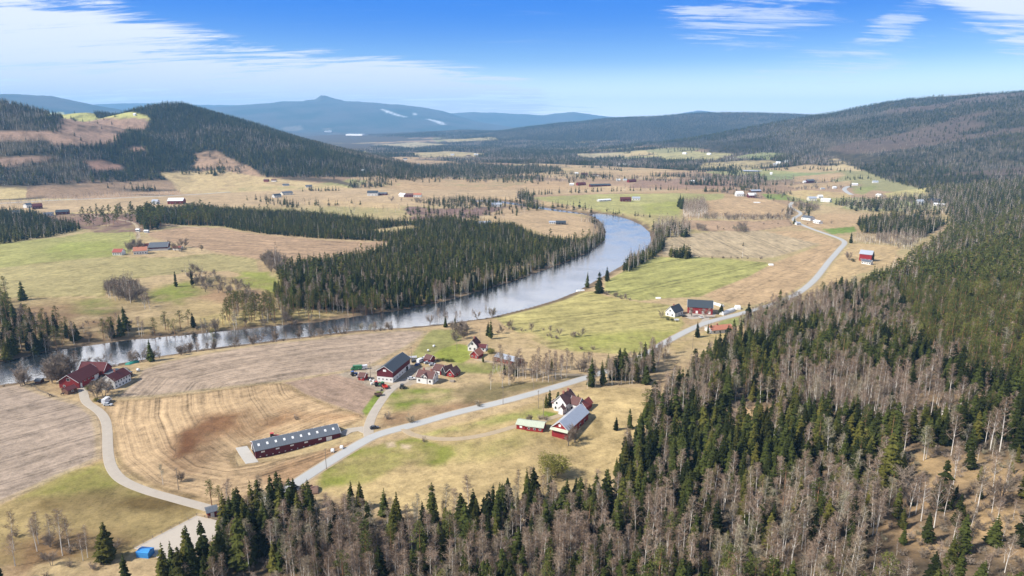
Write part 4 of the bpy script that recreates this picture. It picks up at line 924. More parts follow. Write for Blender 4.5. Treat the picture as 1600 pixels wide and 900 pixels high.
def opening(par, L, D, face, u, z, w, h, kind='window', mat=None, ox=0, oy=0, frame=None):
    """window or door set a little proud of a wall: face f(ront) b l r; u = centre along the face"""
    fr = frame or K['trim']; mt = mat or K['glass']; e = .06
    def slab(x0, x1, z0, z1, a, b_):
        if face == 'f': return bx(ox + x0, ox + x1, oy - b_, oy - a, z0, z1)
        if face == 'b': return bx(ox + x0, ox + x1, oy + D + a, oy + D + b_, z0, z1)
        if face == 'l': return bx(ox - b_, ox - a, oy + x0, oy + x1, z0, z1)
        return bx(ox + L + a, ox + L + b_, oy + x0, oy + x1, z0, z1)
    if kind == 'window':
        q = QB().add(slab(u - w / 2 - .12, u + w / 2 + .12, z - .12, z + h + .12, .005, .09)); o = q.build('window', fr, par)
        QB().add(slab(u - w / 2, u + w / 2, z, z + h, .09, .12)).build('pane', mt, o); return o
    return QB().add(slab(u - w / 2, u + w / 2, z, z + h, .05, .12)).build(kind, mt, par)
def frame_of(a, b, depth, length=None, turn=0.0):
    A = Vector(hit(*a)); B = Vector(hit(*b)); d = (B - A); L = length or d.length; ang = math.atan2(d.y, d.x) + turn
    c, s = math.cos(ang), math.sin(ang)
    cor = [(A.x + c * x - s * y, A.y + s * x + c * y) for x, y in ((0, 0), (L, 0), (L, depth), (0, depth))]
    z = min(float(zf(x, y)) for x, y in cor) * .5 + max(float(zf(x, y)) for x, y in cor) * .5
    m = 1.5; KEEP_OUT.append([(A.x + c * x - s * y, A.y + s * x + c * y) for x, y in ((-m, -m), (L + m, -m), (L + m, depth + m), (-m, depth + m))])
    return (A.x, A.y, z), ang, L
def house(name, label, cat, a, b, D, h, rise, wall, roof, ridge='x', length=None, turn=0, wins=(), doors=(), chim=(), low=None, group=None, trim=True, over=.45, extra=None):
    loc, ang, L = frame_of(a, b, D, length, turn); e = empty(name, loc, ang); tag(e, label, cat, group)
    block(e, L, D, h, rise, K[wall], K[roof], ridge, low=low, trim=trim, over=over)
    for w in wins:           # (face, count, z, w, h)
        f, n, z, ww, hh = w[:5]; S_ = L if f in 'fb' else D
        for i in range(n): opening(e, L, D, f, S_ * (i + .5) / n, z, ww, hh, mat=K[w[5]] if len(w) > 5 else None, frame=K[w[6]] if len(w) > 6 else None)
    for d in doors:
        f, u, ww, hh, mt = d[:5]; opening(e, L, D, f, u * (L if f in 'fb' else D), 0.0 if len(d) < 6 else d[5], ww, hh, 'door', K[mt])
    for (fx_, fy_) in chim:
        zr = h + rise * (1 - abs(fy_ - .5) * 2 if ridge == 'x' else 1 - abs(fx_ - .5) * 2)
        x, y = fx_ * L, fy_ * D; QB().box(x - .4, x + .4, y - .4, y + .4, zr - 1.0, zr + 1.1).box(x - .5, x + .5, y - .5, y + .5, zr + 1.1, zr + 1.25).build('chimney', K['brick'], e)
    if extra: extra(e, L, D)
    return e
w1 = ('f', 3, 1.0, 1.0, 1.2)
# the long poultry house
def ex(e, L, D):
    for i in range(10):
        for s in (0, 1):
            x = L * (i + .55) / 10.2; q = QB(); sl = 2.2 / (D / 2); y0 = D * .20 if s == 0 else D * .64; y1 = y0 + D * .12
            zz = lambda y: (3.2 + (y if y < D / 2 else D - y) * sl) + .20
            v = [(x - .45, y0, zz(y0)), (x + .45, y0, zz(y0)), (x + .45, y1, zz(y1)), (x - .45, y1, zz(y1))]; v += [(a_, b_, c_ + .12) for a_, b_, c_ in v]
            q.add((v, [(3, 2, 1, 0), (4, 5, 6, 7), (0, 1, 5, 4), (1, 2, 6, 5), (2, 3, 7, 6), (3, 0, 4, 7)])); q.build('skylight', K['sky'], e)
    for i in range(13):
        opening(e, L, D, 'f', L * (i + .7) / 14, 0.15, .55, .3, 'vent', K['trim'])
    for i in range(5): opening(e, L, D, 'f', L * (i + .5) / 6, 2.1, 1.3, .4, 'window', K['sky'])
house('poultry_house', 'very long low dark red shed with grey roof and a row of skylights', 'barn', (400, 717), (532, 683), 11, 3.2, 2.2, 'darkred', 'r_grey', wins=(), doors=(('f', .86, 2.6, 2.6, 'trim'), ('l', .45, 5.5, 2.9, 'dark'), ('l', .86, 1.6, 2.4, 'trim')), extra=ex, over=.3)
# farm in the middle
def ex(e, L, D):
    for i in range(6): opening(e, L, D, 'f', L * (i + .5) / 6.5, .9, .9, .8, 'window')
    opening(e, L, D, 'f', L * .80, 0, 2.6, 2.8, 'door', K['dark'])
house('barn', 'dark red barn with slate roof and white lower storey beside the cluttered yard', 'barn', (614, 598), (641, 575), 9.5, 6.3, 3.0, 'darkred', 'r_slate', low=(3.0, K['whitewash']), wins=(('l', 4, 1.3, .8, .7), ('l', 1, 6.2, 1.6, 1.0, 'trim')), extra=ex)
def ex(e, L, D):
    block(e, 3.0, 3.0, 4.5, 1.3, K['white'], K['r_brown'], 'y', ox=L / 2 - 1.5, oy=-.35, z0=0)
    for u in (-.7, .7): opening(e, 3.0, 3.0, 'f', 1.5 + u, 3.2, .7, 1.0, 'window', ox=L / 2 - 1.5, oy=-.35)
house('farmhouse', 'white farmhouse with brown-red roof and small front gable facing the barn yard', 'house', (651, 598), (676, 601), 7.5, 3.8, 2.7, 'white', 'r_brown', chim=((.3, .5), (.75, .5)), wins=(('f', 3, 1.1, 1.0, 1.2), ('r', 2, 1.1, .9, 1.2), ('r', 1, 4.0, .9, 1.1)), extra=ex)
house('garage', 'small red garage with brown roof behind the white farmhouse', 'garage', (676, 584), (689, 586), 8, 2.8, 2.0, 'redbright', 'r_brown', doors=(('f', .3, 1.8, 2.1, 'trim'), ('f', .7, 1.8, 2.1, 'trim')))
house('shed', 'dark brown shed standing between red garage and red cabin', 'shed', (690, 586), (696, 588), 6, 3.0, 2.4, 'black', 'r_brown', 'y')
house('cabin', 'small red cabin with white gable edge by the bare slope', 'cabin', (698, 588), (709, 590), 6.5, 2.4, 2.4, 'redbright', 'r_brown', 'y', wins=(('f', 1, .9, 1.2, 1.0), ('r', 2, .9, .9, 1.0)))
house('outbuilding', 'small dark red outbuilding by the parked machines above the barn', 'shed', (663, 566), (672, 568), 5, 2.6, 1.8, 'red', 'r_brown')
house('tool_shed', 'little red shed at the dirt yard west of the barn', 'shed', (560, 594), (569, 595), 4.5, 2.3, 1.6, 'redbright', 'r_brown', wins=(('f', 1, 1, .8, .8),))
def ex(e, L, D):
    block(e, 5.5, 5, 2.6, 1.4, K['white'], K['r_red'], 'x', ox=L, oy=1.0)
    for u in (1.4, 4.0): opening(e, 5.5, 5, 'f', u, .9, 1.0, 1.1, 'window', ox=L, oy=1.0)
house('house', 'white house with dark red steep roof and low wing on the green knoll', 'house', (731, 548), (745, 549), 8, 3.8, 3.3, 'white', 'r_red', 'y', wins=(('f', 2, 1.0, 1.0, 1.2), ('f', 1, 4.2, 1.2, 1.2), ('r', 2, 1.0, .9, 1.1)), chim=((.5, .6),), extra=ex)
house('cottage', 'small red cottage with orange tile roof below the white house on the knoll', 'cabin', (735, 559), (747, 561), 6.5, 2.4, 2.6, 'redbright', 'r_orange', 'y', wins=(('f', 2, .8, .9, .9),))
def ex(e, L, D): opening(e, L, D, 'f', L * .88, 0, 2.6, 2.0, 'door', K['dark'])
house('machine_shed', 'long faded red shed with silver metal roof beside the birches', 'shed', (773, 564), (806, 572), 7, 2.8, 1.4, 'orange', 'r_silver', wins=(('f', 5, 1.0, .8, .7),), trim=False, extra=ex)
# farm above the meadow
def ex(e, L, D):
    block(e, 4.6, 6, 4.0, 2.6, K['white'], K['r_brown'], 'x', ox=L - .2, oy=4)
    for u in (1.3, 3.3): opening(e, 4.6, 6, 'f', u, 1.0, .9, 1.2, 'window', ox=L - .2, oy=4)
    block(e, 2.6, 4, 2.6, 1.0, K['white'], K['r_brown'], 'x', ox=-2.4, oy=2.5)
    block(e, 2.6, 3.0, 3.0, 1.2, K['white'], K['r_brown'], 'y', ox=L - 2.9, oy=-2.4)
house('farmhouse', 'rambling white farmhouse with crossing brown roofs above the meadow', 'house', (865, 641), (884, 646), 10, 4.8, 3.6, 'white', 'r_brown', 'y', wins=(('f', 3, .9, 1.0, 1.3), ('f', 2, 3.6, .9, 1.1), ('r', 3, .9, .9, 1.2)), chim=((.5, .35), (.5, .8)), extra=ex)
house('garage', 'small garage with bright red roof and two white doors beside the farmhouse', 'garage', (903, 641), (915, 644), 7.5, 2.6, 2.2, 'redbright', 'r_bright', 'y', doors=(('f', .27, 2.0, 2.1, 'trim'), ('f', .73, 2.0, 2.1, 'trim')))
def ex(e, L, D):
    v = [(-1.5, -.5, 3.2), (-.05, -.5, 3.95), (-.05, D + .5, 3.95), (-1.5, D + .5, 3.2)]; v += [(x, y, z + .15) for x, y, z in v]
    QB().add((v, [(3, 2, 1, 0), (4, 5, 6, 7), (0, 1, 5, 4), (1, 2, 6, 5), (2, 3, 7, 6), (3, 0, 4, 7)])).build('lean_to_roof', K['r_green'], e)
    for i in range(4): opening(e, L, D, 'f', L * (i + .6) / 4.4, .6, 1.4, 1.4, 'door' if i == 1 else 'window', K['dark'])
house('big_barn', 'large red barn with long silver metal roof and green patched gable', 'barn', (887, 688), (912, 662), 8, 4.2, 3.2, 'redbright', 'r_silver', length=23, wins=(('l', 1, 5.0, .9, .9, 'sky'),), extra=ex)
house('green_roof_shed', 'low red shed with pale green roof at the left end of the track', 'shed', (807, 670), (821, 672), 6, 2.3, 1.1, 'redbright', 'r_green', wins=(('f', 1, .8, 1.0, .9, 'trim'),), trim=False)
house('green_roof_shed', 'longer low red shed with pale green roof touching its smaller neighbour', 'shed', (822, 673), (848, 676), 6.5, 2.3, 1.2, 'redbright', 'r_green', wins=(('f', 3, .8, .8, .7),), trim=False)
# farm at the river, left
def ex(e, L, D):
    for i in range(5): opening(e, L, D, 'f', L * (i + .6) / 5.6, 2.6, 1.0, .8, 'window')
    opening(e, L, D, 'f', L * .80, 0, 3.4, 3.0, 'door', K['trim']); opening(e, L, D, 'f', L * .10, 0, 1.4, 2.4, 'door', K['trim'])
    block(e, 7, D + 3.5, 4.2, 3.6, K['red'], K['r_red'], 'y', ox=L - .5, oy=-2.4, over=.4)
    opening(e, L, D, 'f', L * .97 + 3, 0, 2.6, 2.4, 'door', K['trim'], oy=-2.4)
house('cattle_barn', 'big bright red barn with maroon roof and white gable edges by the river', 'barn', (124, 607), (158, 589), 11.5, 3.9, 3.7, 'redbright', 'r_red', wins=(('l', 2, .7, 1.0, .9), ('l', 1, 4.2, 1.8, 1.3)), extra=ex, over=.7)
def ex(e, L, D): block(e, 3, 3, 2.6, .9, K['white'], K['r_slate'], 'y', ox=-2.4, oy=D * .4, over=.2)
house('farmhouse', 'long white farmhouse with dark maroon roof beside the big red barn', 'house', (180, 608), (205, 595), 8.5, 4.6, 2.9, 'white', 'r_red', wins=(('f', 5, .7, .8, 1.0), ('f', 6, 2.9, .8, 1.0), ('l', 3, .8, .9, 1.1), ('l', 2, 3.0, .9, 1.1)), chim=((.5, .5),), extra=ex)
house('low_shed', 'low grey-roofed shed linking the red barn and the white farmhouse', 'shed', (163, 589), (187, 594), 8, 2.3, .5, 'brown', 'r_grey', trim=False)
house('log_shed', 'small dark brown log shed in front of the bright red barn', 'shed', (107, 617), (121, 612), 5.5, 2.4, 1.2, 'brown', 'r_red', wins=(('f', 1, 1, .8, .8),), trim=False)
house('field_hut', 'tiny grey hut at the corner of the ploughed river field', 'shed', (55, 600), (63, 600), 4, 1.8, .8, 'brown', 'r_grey', trim=False)
house('stable_shelter', 'small dark red shelter with grey roof at the riding ground', 'shed', (325, 810), (340, 806), 4, 2.3, .7, 'red', 'r_grey', doors=(('f', .5, 1.2, 1.9, 'trim'),), trim=False)
# farm by the road, right
def ex(e, L, D):
    for i in range(4): opening(e, L, D, 'f', L * (i + .5) / 4, .3, 1.7, 2.0, 'door', K['trim'])
    for i in range(2): opening(e, L, D, 'f', L * (i + .3) / 2, 3.2, 1.0, .8, 'window')
house('barn', 'red barn with navy black roof and white doors beside the main road', 'barn', (1074, 489), (1113, 492), 12, 5.2, 4.2, 'redbright', 'r_slate', extra=ex)
house('house', 'white house with black tile roof next to the navy-roofed barn', 'house', (1054, 496), (1067, 491), 8, 3.4, 4.2, 'white', 'r_black', wins=(('l', 2, .8, 1.2, 1.2), ('l', 1, 3.8, 1.2, 1.2), ('f', 3, .8, .9, 1.1)), chim=((.4, .5),))
house('bungalow', 'white bungalow with rust red roof below the road behind spruce tops', 'house', (1112, 522), (1146, 519), 9, 2.7, 1.9, 'white', 'r_orange', wins=(('f', 4, .8, 1.2, 1.1),), chim=((.4, .5),))
house('hay_barn', 'red barn with pale grey roof standing alone in the tan field', 'barn', (1342, 407), (1361, 409), 10, 7.5, 3.4, 'redbright', 'r_silver', wins=(('f', 3, 1, 1.2, 1.2),))
house('house', 'white house with dark roof in front of the lone field barn', 'house', (1346, 412), (1360, 414), 6, 3.0, 1.6, 'white', 'r_grey', wins=(('f', 4, .9, 1.0, 1.1),))
# farm in the far-bank meadow
def HB(i, *a, **k): return house(*a, **k)
house('house', 'white house with faded red roof standing alone on the green meadow', 'house', (176, 399), (190, 399), 9, 3.6, 3.0, 'white', 'r_bright', wins=(('f', 4, 1, 1, 1.2),))
house('farmhouse', 'white farmhouse with orange red roof in the meadow farmyard', 'house', (209, 398), (230, 397), 10, 4.2, 3.6, 'white', 'r_orange', wins=(('f', 5, 1, 1, 1.2), ('l', 2, 1, 1, 1.2)), chim=((.3, .5), (.7, .5)))
house('barn', 'dark red barn with blue grey roof in the meadow farmyard', 'barn', (233, 392), (262, 391), 16, 4.0, 4.5, 'darkred', 'r_grey', low=(2.2, K['whitewash']))
house('shed', 'small red shed between meadow farmhouse and grey-roofed barn', 'shed', (222, 389), (234, 388), 8, 3.0, 2.4, 'red', 'r_red')
house('store', 'white walled store with red roof at the east end of the meadow farm', 'shed', (270, 391), (282, 391), 7, 2.8, 1.5, 'white', 'r_bright')
# across the valley floor
FARB = [
    ('barn', 'red barn with bright white roof below the forested hill', (262, 319), (286, 319), 16, 6, 4.5, 'red', 'r_white'), ('house', 'white house beside the white-roofed barn below the hill', (237, 319), (246, 319), 9, 5, 3, 'white', 'r_silver'),
    ('barn', 'dark barn with maroon roof on the far plain', (52, 327), (67, 326), 14, 5, 4, 'darkred', 'r_red'), ('house', 'white house next to the maroon-roofed dark barn', (42, 325), (51, 324), 9, 5, 3, 'white', 'r_grey'),
    ('house', 'pale grey house at the edge of young spruce wood', (21, 336), (33, 335), 9, 4, 2.5, 'white', 'r_grey'), ('shed', 'long pale shed by the clear-cut with slate roof', (68, 338), (84, 337), 10, 3.5, 2, 'white', 'r_grey'),
    ('barn', 'dark red low barn at the edge of the clear-cut', (87, 336), (107, 335), 12, 4.5, 3, 'darkred', 'r_slate'), ('shed', 'tiny white hut beside the meadow track', (212, 362), (217, 362), 4, 2.6, 1.2, 'white', 'r_white'),
    ('shed', 'tiny white hut at the top of the brown field', (225, 364), (231, 364), 4, 2.6, 1.2, 'white', 'r_white'), ('house', 'white house with dark roof on the middle plain', (574, 306), (590, 306), 11, 6, 4, 'white', 'r_slate'),
    ('shed', 'low dark shed beside the dark-roofed white house', (590, 305), (604, 305), 9, 3.5, 2, 'darkred', 'r_grey'), ('house', 'small white house at the start of a farm row', (623, 307), (631, 308), 9, 4, 3, 'white', 'r_white'),
    ('barn', 'brown shed in the middle of the farm row', (632, 308), (645, 308), 10, 4, 3, 'darkred', 'r_brown'), ('house', 'white house with pink roof closing the farm row', (646, 308), (658, 308), 10, 4.5, 3, 'white', 'r_orange'),
    ('house', 'white house on the upper left plain', (442, 291), (456, 290), 9, 4, 3, 'white', 'r_grey'), ('house', 'pale house with dark roof on the left plain', (478, 293), (492, 292), 10, 4, 3, 'white', 'r_grey'),
    ('house', 'white house at the foot of the clear slope', (424, 284), (434, 284), 10, 5, 3, 'white', 'r_brown'), ('barn', 'reddish barn at the foot of the clear slope', (412, 284), (422, 284), 12, 5, 3, 'red', 'r_brown'),
    ('house', 'white cottage half hidden by bare trees on the plain', (429, 309), (440, 308), 9, 4, 3, 'white', 'r_slate'), ('barn', 'grey-roofed barn among bare trees on the plain', (442, 305), (458, 304), 12, 4, 3, 'cream', 'r_grey'),
    ('house', 'white farmhouse on the riverside clearing', (768, 323), (784, 323), 9, 4, 2.5, 'white', 'r_silver'), ('shed', 'grey shed beside the spruce belt clearing', (750, 352), (768, 351), 9, 3, 2, 'cream', 'r_silver'),
    ('house', 'dark low house on the tan spit inside the bend', (869, 351), (884, 351), 9, 3, 2, 'black', 'r_slate'), ('shed', 'pale shed beside the dark house inside the bend', (858, 350), (868, 350), 7, 2.5, 1.5, 'cream', 'r_silver'),
    ('barn', 'dark red barn in the green field beyond the bend', (970, 315), (986, 315), 12, 5, 3, 'darkred', 'r_red'), ('house', 'white house next to the dark red barn beyond the bend', (988, 313), (1000, 313), 9, 4, 2.5, 'white', 'r_silver'),
    ('greenhouse', 'long pale greenhouse on the green field beyond the bend', (936, 315), (955, 314), 8, 2.5, 1.5, 'white', 'r_white'),
    ('barn', 'long grey-roofed barn on the high tan field', (923, 292), (968, 290), 22, 5, 3, 'darkred', 'r_slate'), ('barn', 'red barn at the west end of the long grey barn', (903, 290), (921, 289), 18, 6, 4, 'red', 'r_red'),
    ('house', 'white house west of the red field barn', (890, 290), (899, 290), 11, 5, 3, 'white', 'r_white'), ('house', 'white farmhouse in the row above the long grey barn', (963, 283), (972, 283), 12, 5, 3, 'white', 'r_white'),
    ('barn', 'red and white barn in the row above the long grey barn', (983, 285), (999, 284), 14, 6, 4, 'red', 'r_red'), ('house', 'cream house at the middle of the upper row', (974, 283), (982, 283), 10, 5, 3, 'cream', 'r_silver'),
    ('house', 'white house at the tan field upper edge', (926, 275), (940, 275), 12, 5, 3, 'white', 'r_brown'), ('barn', 'maroon barn at the tan field upper edge', (908, 274), (922, 274), 16, 6, 4, 'darkred', 'r_red'), ('house', 'pale cottage at the tan field far corner', (898, 272), (906, 272), 12, 4, 3, 'white', 'r_white'),
    ('house', 'white long house beneath the wooded ridge', (967, 258), (984, 258), 14, 5, 3, 'white', 'r_white'), ('barn', 'small red barn on the far olive field', (1050, 263), (1066, 262), 15, 6, 4, 'darkred', 'r_red'),
    ('house', 'white house on the brown field edge', (1078, 285), (1088, 285), 12, 5, 3, 'white', 'r_white'), ('barn', 'big pale-roofed barn on the rise beyond the grass field', (1174, 301), (1196, 300), 18, 5, 3, 'brown', 'r_silver'),
    ('house', 'white house west of the pale-roofed barn on the rise', (1151, 307), (1162, 307), 12, 6, 4, 'white', 'r_white'), ('barn', 'dark barn with white roof edge in front of the rise', (1170, 309), (1182, 309), 13, 5, 4, 'darkred', 'r_white'),
    ('barn', 'brown barn in fields under the right mountain', (1262, 286), (1278, 285), 18, 8, 4, 'darkred', 'r_grey'), ('house', 'white house beside the brown barn under the mountain', (1256, 286), (1261, 286), 10, 5, 3, 'white', 'r_white'),
    ('house', 'white house by the far bend of the road', (1332, 290), (1344, 290), 12, 5, 3, 'white', 'r_white'), ('house', 'white house at the wood edge above the far road', (1364, 286), (1376, 286), 13, 5, 3, 'white', 'r_silver'),
    ('barn', 'white-roofed barn below the sloping meadow', (1368, 307), (1378, 308), 15, 5, 3, 'cream', 'r_white'), ('house', 'white farmhouse at the foot of the green strip', (1434, 320), (1444, 320), 11, 5, 4, 'white', 'r_silver'),
    ('barn', 'black-roofed barn at the foot of the green strip', (1450, 317), (1468, 318), 12, 4, 4, 'black', 'r_black'), ('house', 'long white shed beside the black-roofed barn', (1458, 321), (1470, 322), 8, 3, 1.5, 'white', 'r_white'),
    ('shed', 'small white shed east of the black-roofed barn', (1471, 322), (1478, 322), 6, 2.6, 1.2, 'white', 'r_white'), ('house', 'dark-roofed house in the spruces above the field', (1426, 342), (1436, 343), 9, 4, 3, 'darkred', 'r_slate'),
    ('house', 'white roadside house with blue grey roof', (1252, 343), (1266, 345), 10, 4, 2.5, 'white', 'r_grey'), ('shed', 'low white shed beside the roadside house', (1270, 348), (1279, 350), 7, 3, 1.5, 'white', 'r_white'), ('shed', 'white roadside garage by the curve', (1245, 352), (1251, 352), 6, 3, 1.5, 'white', 'r_silver'),
    ('house', 'cream house on the knoll of spruces', (1264, 314), (1276, 314), 11, 5, 3, 'cream', 'r_silver'), ('house', 'white house at the right of the knoll of spruces', (1282, 315), (1296, 316), 10, 4, 2.5, 'white', 'r_white'), ('house', 'small white house topping the knoll', (1279, 310), (1286, 310), 8, 4, 2.5, 'white', 'r_white'),
    ('house', 'small white house on the strip under the mountain foot', (1302, 295), (1309, 295), 10, 5, 3, 'white', 'r_white'), ('shed', 'low pale shed on the strip under the mountain foot', (1283, 296), (1291, 296), 8, 3, 2, 'cream', 'r_silver'),
    ('house', 'white village house near the far green field', (1203, 273), (1208, 273), 14, 6, 4, 'white', 'r_white'), ('house', 'white village house on the far slope of fields', (1212, 256), (1222, 256), 16, 6, 4, 'white', 'r_white'), ('house', 'white village house a little upslope of fields', (1226, 254), (1233, 254), 14, 6, 4, 'white', 'r_silver'),
    ('house', 'white village house lowest on the far slope of fields', (1208, 259), (1217, 259), 14, 6, 4, 'white', 'r_silver'), ('house', 'far white house in the olive field under the ridge', (1104, 242), (1112, 242), 16, 6, 4, 'white', 'r_white'), ('house', 'far white house nearest the wooded ridge', (1066, 241), (1074, 241), 16, 6, 4, 'white', 'r_white'),
    ('house', 'far white house where the river reappears', (741, 243), (750, 243), 18, 7, 4, 'white', 'r_white'), ('house', 'far white house east of the village river', (704, 243), (712, 243), 18, 7, 4, 'white', 'r_silver'), ('house', 'far pale house by the valley village', (729, 245), (738, 245), 18, 7, 4, 'cream', 'r_brown'),
    ('house', 'far house in the dip at the road end', (630, 250), (638, 250), 16, 6, 4, 'white', 'r_slate'), ('house', 'far grey house below the dip', (652, 260), (658, 259), 14, 6, 4, 'cream', 'r_silver'), ('house', 'far white house at the wood by the narrow river', (566, 269), (572, 269), 14, 6, 4, 'white', 'r_white'),
    ('warehouse', 'wide pale warehouse in the town at the mountain foot', (507, 207), (518, 207), 60, 16, 4, 'white', 'r_white'), ('warehouse', 'broad white warehouse far down the valley', (540, 212), (566, 212), 70, 12, 4, 'white', 'r_white'),
    ('house', 'white farm building on top of the left hill pasture', (208, 181), (213, 181), 14, 6, 4, 'white', 'r_white'),
    ('house', 'solitary white house in the meadow by the forest road', (1100, 283), (1104, 283), 12, 5, 3, 'white', 'r_white'),
]
for (nm, lb, a, b, D, h, ri, wl, rf) in FARB:
    rr_ = math.hypot(*hit(*a)); near = rr_ < 1700
    if rr_ > 1500 and nm != 'warehouse': D, h, ri = D * .55, h * .66, ri * .75; b = (a[0] + (b[0] - a[0]) * .7, a[1] + (b[1] - a[1]) * .7)
    house(nm, lb, 'house' if nm == 'house' else 'barn' if nm == 'barn' else nm, a, b, D, h, ri, wl, rf, trim=False, wins=(('f', 3, 1.0, 1.3, 1.4),) if near else ())

# ------------------------------------------------------------------ vehicles and farm things
def paint_mat(name, c, rough=.3): 
    m, g, b = new_mat(name); n = g.n('ShaderNodeTexNoise', {'Scale': 3.0}); 
    cc = g.n('ShaderNodeVectorMath', {0: c}, operation='MULTIPLY'); g.nt.links.new(g.ramp(n.outputs['Fac'], .2, .8, .8, 1.1), cc.inputs[1]); g.set(b.inputs['Base Color'], cc.outputs[0]); b.inputs['Roughness'].default_value = rough; return m
PM = dict(white=paint_mat('white_paint', (.62, .63, .65)), blue=paint_mat('blue_paint', (.03, .09, .30)), silver=paint_mat('silver_paint', (.45, .47, .5)), red=paint_mat('red_paint', (.42, .03, .02)), dark=paint_mat('dark_paint', (.03, .035, .045)), green=paint_mat('green_paint', (.03, .16, .06)),
          tarp=paint_mat('teal_tarp', (.02, .24, .19), .6), ltblue=paint_mat('bright_blue_tarp', (.03, .22, .55), .5), rubber=paint_mat('tyre_rubber', (.02, .02, .02), .9), wrap=paint_mat('white_bale_wrap', (.64, .64, .63), .35), steel=paint_mat('rusty_steel', (.16, .09, .06), .7), wood=paint_mat('pole_wood', (.22, .18, .14), .9), horse=paint_mat('dark_horse_coat', (.05, .03, .02), .7))
def wheel(par, x, y, r, w):
    q = QB(); k = 12; v = []
    for s in (-1, 1):
        for i in range(k): a = 2 * math.pi * i / k; v.append((x + r * math.cos(a), y + s * w / 2, r + r * math.sin(a)))
    f = [tuple(range(k - 1, -1, -1)), tuple(range(k, 2 * k))][::-1] + [(i, (i + 1) % k, k + (i + 1) % k, k + i) for i in range(k)]
    q.add((v, f)); return q.build('wheel', PM['rubber'], par)
def prof(pts, y0, y1):
    n = len(pts); v = [(x, y0, z) for x, z in pts] + [(x, y1, z) for x, z in pts]
    return v, [tuple(range(n)), tuple(range(2 * n - 1, n - 1, -1))] + [(i + n, (i + 1) % n + n, (i + 1) % n, i) for i in range(n)]
def at(px, py, dz=0.0):
    x, y = hit(px, py); return (x, y, float(zf(x, y)) + dz)
def car(px, py, deg, col, label, group=None):
    e = empty('car', at(px, py, .12), R(deg)); tag(e, label, 'car', group)
    q = QB().add(prof([(-2.1, .35), (2.1, .35), (2.15, .75), (1.2, .95), (.6, 1.0), (-1.6, 1.0), (-2.1, .95)], -.85, .85)); q.build('body', PM[col], e)
    q = QB().add(prof([(-1.7, .98), (1.0, .98), (.35, 1.45), (-1.3, 1.45)], -.76, .76)); c = q.build('cabin', K['glass'], e)
    QB().box(-1.25, .30, -.72, .72, 1.452, 1.49).build('car_roof', PM[col], e)
    for x in (-1.3, 1.3):
        for y in (-.82, .82): wheel(e, x, y, .33, .22)
def van(px, py, deg, col, label, L=5.2, H=2.4):
    e = empty('van', at(px, py, .12), R(deg)); tag(e, label, 'van')
    QB().add(prof([(-L / 2, .4), (L / 2, .4), (L / 2, 1.1), (L / 2 - .8, 1.35), (L / 2 - 1.5, H), (-L / 2, H)], -.98, .98)).build('body', PM[col], e)
    QB().box(L / 2 - 2.6, L / 2 - 1.6, -1.0, 1.0, 1.35, 1.95).build('side_window', K['glass'], e)
    v = [(L / 2 - .78, -.85, 1.38), (L / 2 - .78, .85, 1.38), (L / 2 - 1.42, .85, H - .05), (L / 2 - 1.42, -.85, H - .05)]; v += [(x + .04, y, z + .02) for x, y, z in v]
    QB().add((v, [(3, 2, 1, 0), (4, 5, 6, 7), (0, 1, 5, 4), (1, 2, 6, 5), (2, 3, 7, 6), (3, 0, 4, 7)])).build('windscreen', K['glass'], e)
    for x in (-1.6, 1.6):
        for y in (-.9, .9): wheel(e, x, y, .36, .24)
def tractor(px, py, deg, col, label):
    e = empty('tractor', at(px, py, .1), R(deg)); tag(e, label, 'tractor')
    QB().add(prof([(-.2, .9), (2.1, .8), (2.2, 1.5), (.6, 1.75), (-.2, 1.7)], -.42, .42)).build('bonnet', PM[col], e)
    QB().box(-1.5, 0, -.75, .75, 1.5, 2.6).build('cab_glass', K['glass'], e); QB().box(-1.6, .1, -.82, .82, 2.6, 2.75).build('cab_roof', PM[col], e); QB().box(-1.5, 0.2, -.55, .55, .8, 1.5).build('chassis', PM['dark'], e)
    for y in (-.95, .95): wheel(e, -.9, y, .82, .45); wheel(e, 1.5, y, .5, .34)
    QB().box(1.1, 1.2, .2, .3, 1.6, 2.6).build('exhaust', PM['dark'], e)
def trailer(px, py, deg, col, label, L=5.0, load=None):
    e = empty('trailer', at(px, py, .1), R(deg)); tag(e, label, 'trailer')
    q = QB(); q.box(-L / 2, L / 2, -1.1, 1.1, .8, .95); 
    for s in ((-L / 2, L / 2, -1.1, -1.02), (-L / 2, L / 2, 1.02, 1.1), (-L / 2, -L / 2 + .08, -1.02, 1.02), (L / 2 - .08, L / 2, -1.02, 1.02)): q.box(*s, .95, 1.6)
    q.build('bed', PM[col], e); QB().box(L / 2, L / 2 + 1.4, -.06, .06, .6, .75).build('drawbar', PM['steel'], e)
    for y in (-1.2, 1.2): wheel(e, -.3, y, .45, .3)
car(664, 561, 40, 'white', 'white car parked uppermost above the slate-roofed barn'); car(668, 568, 30, 'silver', 'silver car parked below the small dark red outbuilding'); car(652, 571, 70, 'blue', 'blue car parked close to the barn corner')
van(657, 566, 60, 'white', 'white van parked between blue car and outbuilding'); car(648, 566, 20, 'dark', 'dark car just behind the far end of the barn'); car(643, 593, 10, 'white', 'white car parked left of the white farmhouse')
car(676, 571, 25, 'silver', 'silver estate car nearest the brown garage roof'); trailer(645, 561, 10, 'white', 'white trailer behind the far corner of the slate-roofed barn')
tractor(596, 604, 150, 'green', 'green tractor in the dirt yard in front of the white gable'); tractor(590, 603, 20, 'red', 'red tractor beside the green tractor'); trailer(602, 607, 120, 'red', 'red farm trailer at the edge of the gravel drive', 4)
tractor(629, 607, 80, 'dark', 'dark old tractor on the grass edge below the barn'); trailer(591, 619, 20, 'steel', 'rusty flat trailer on the plough land', 4)
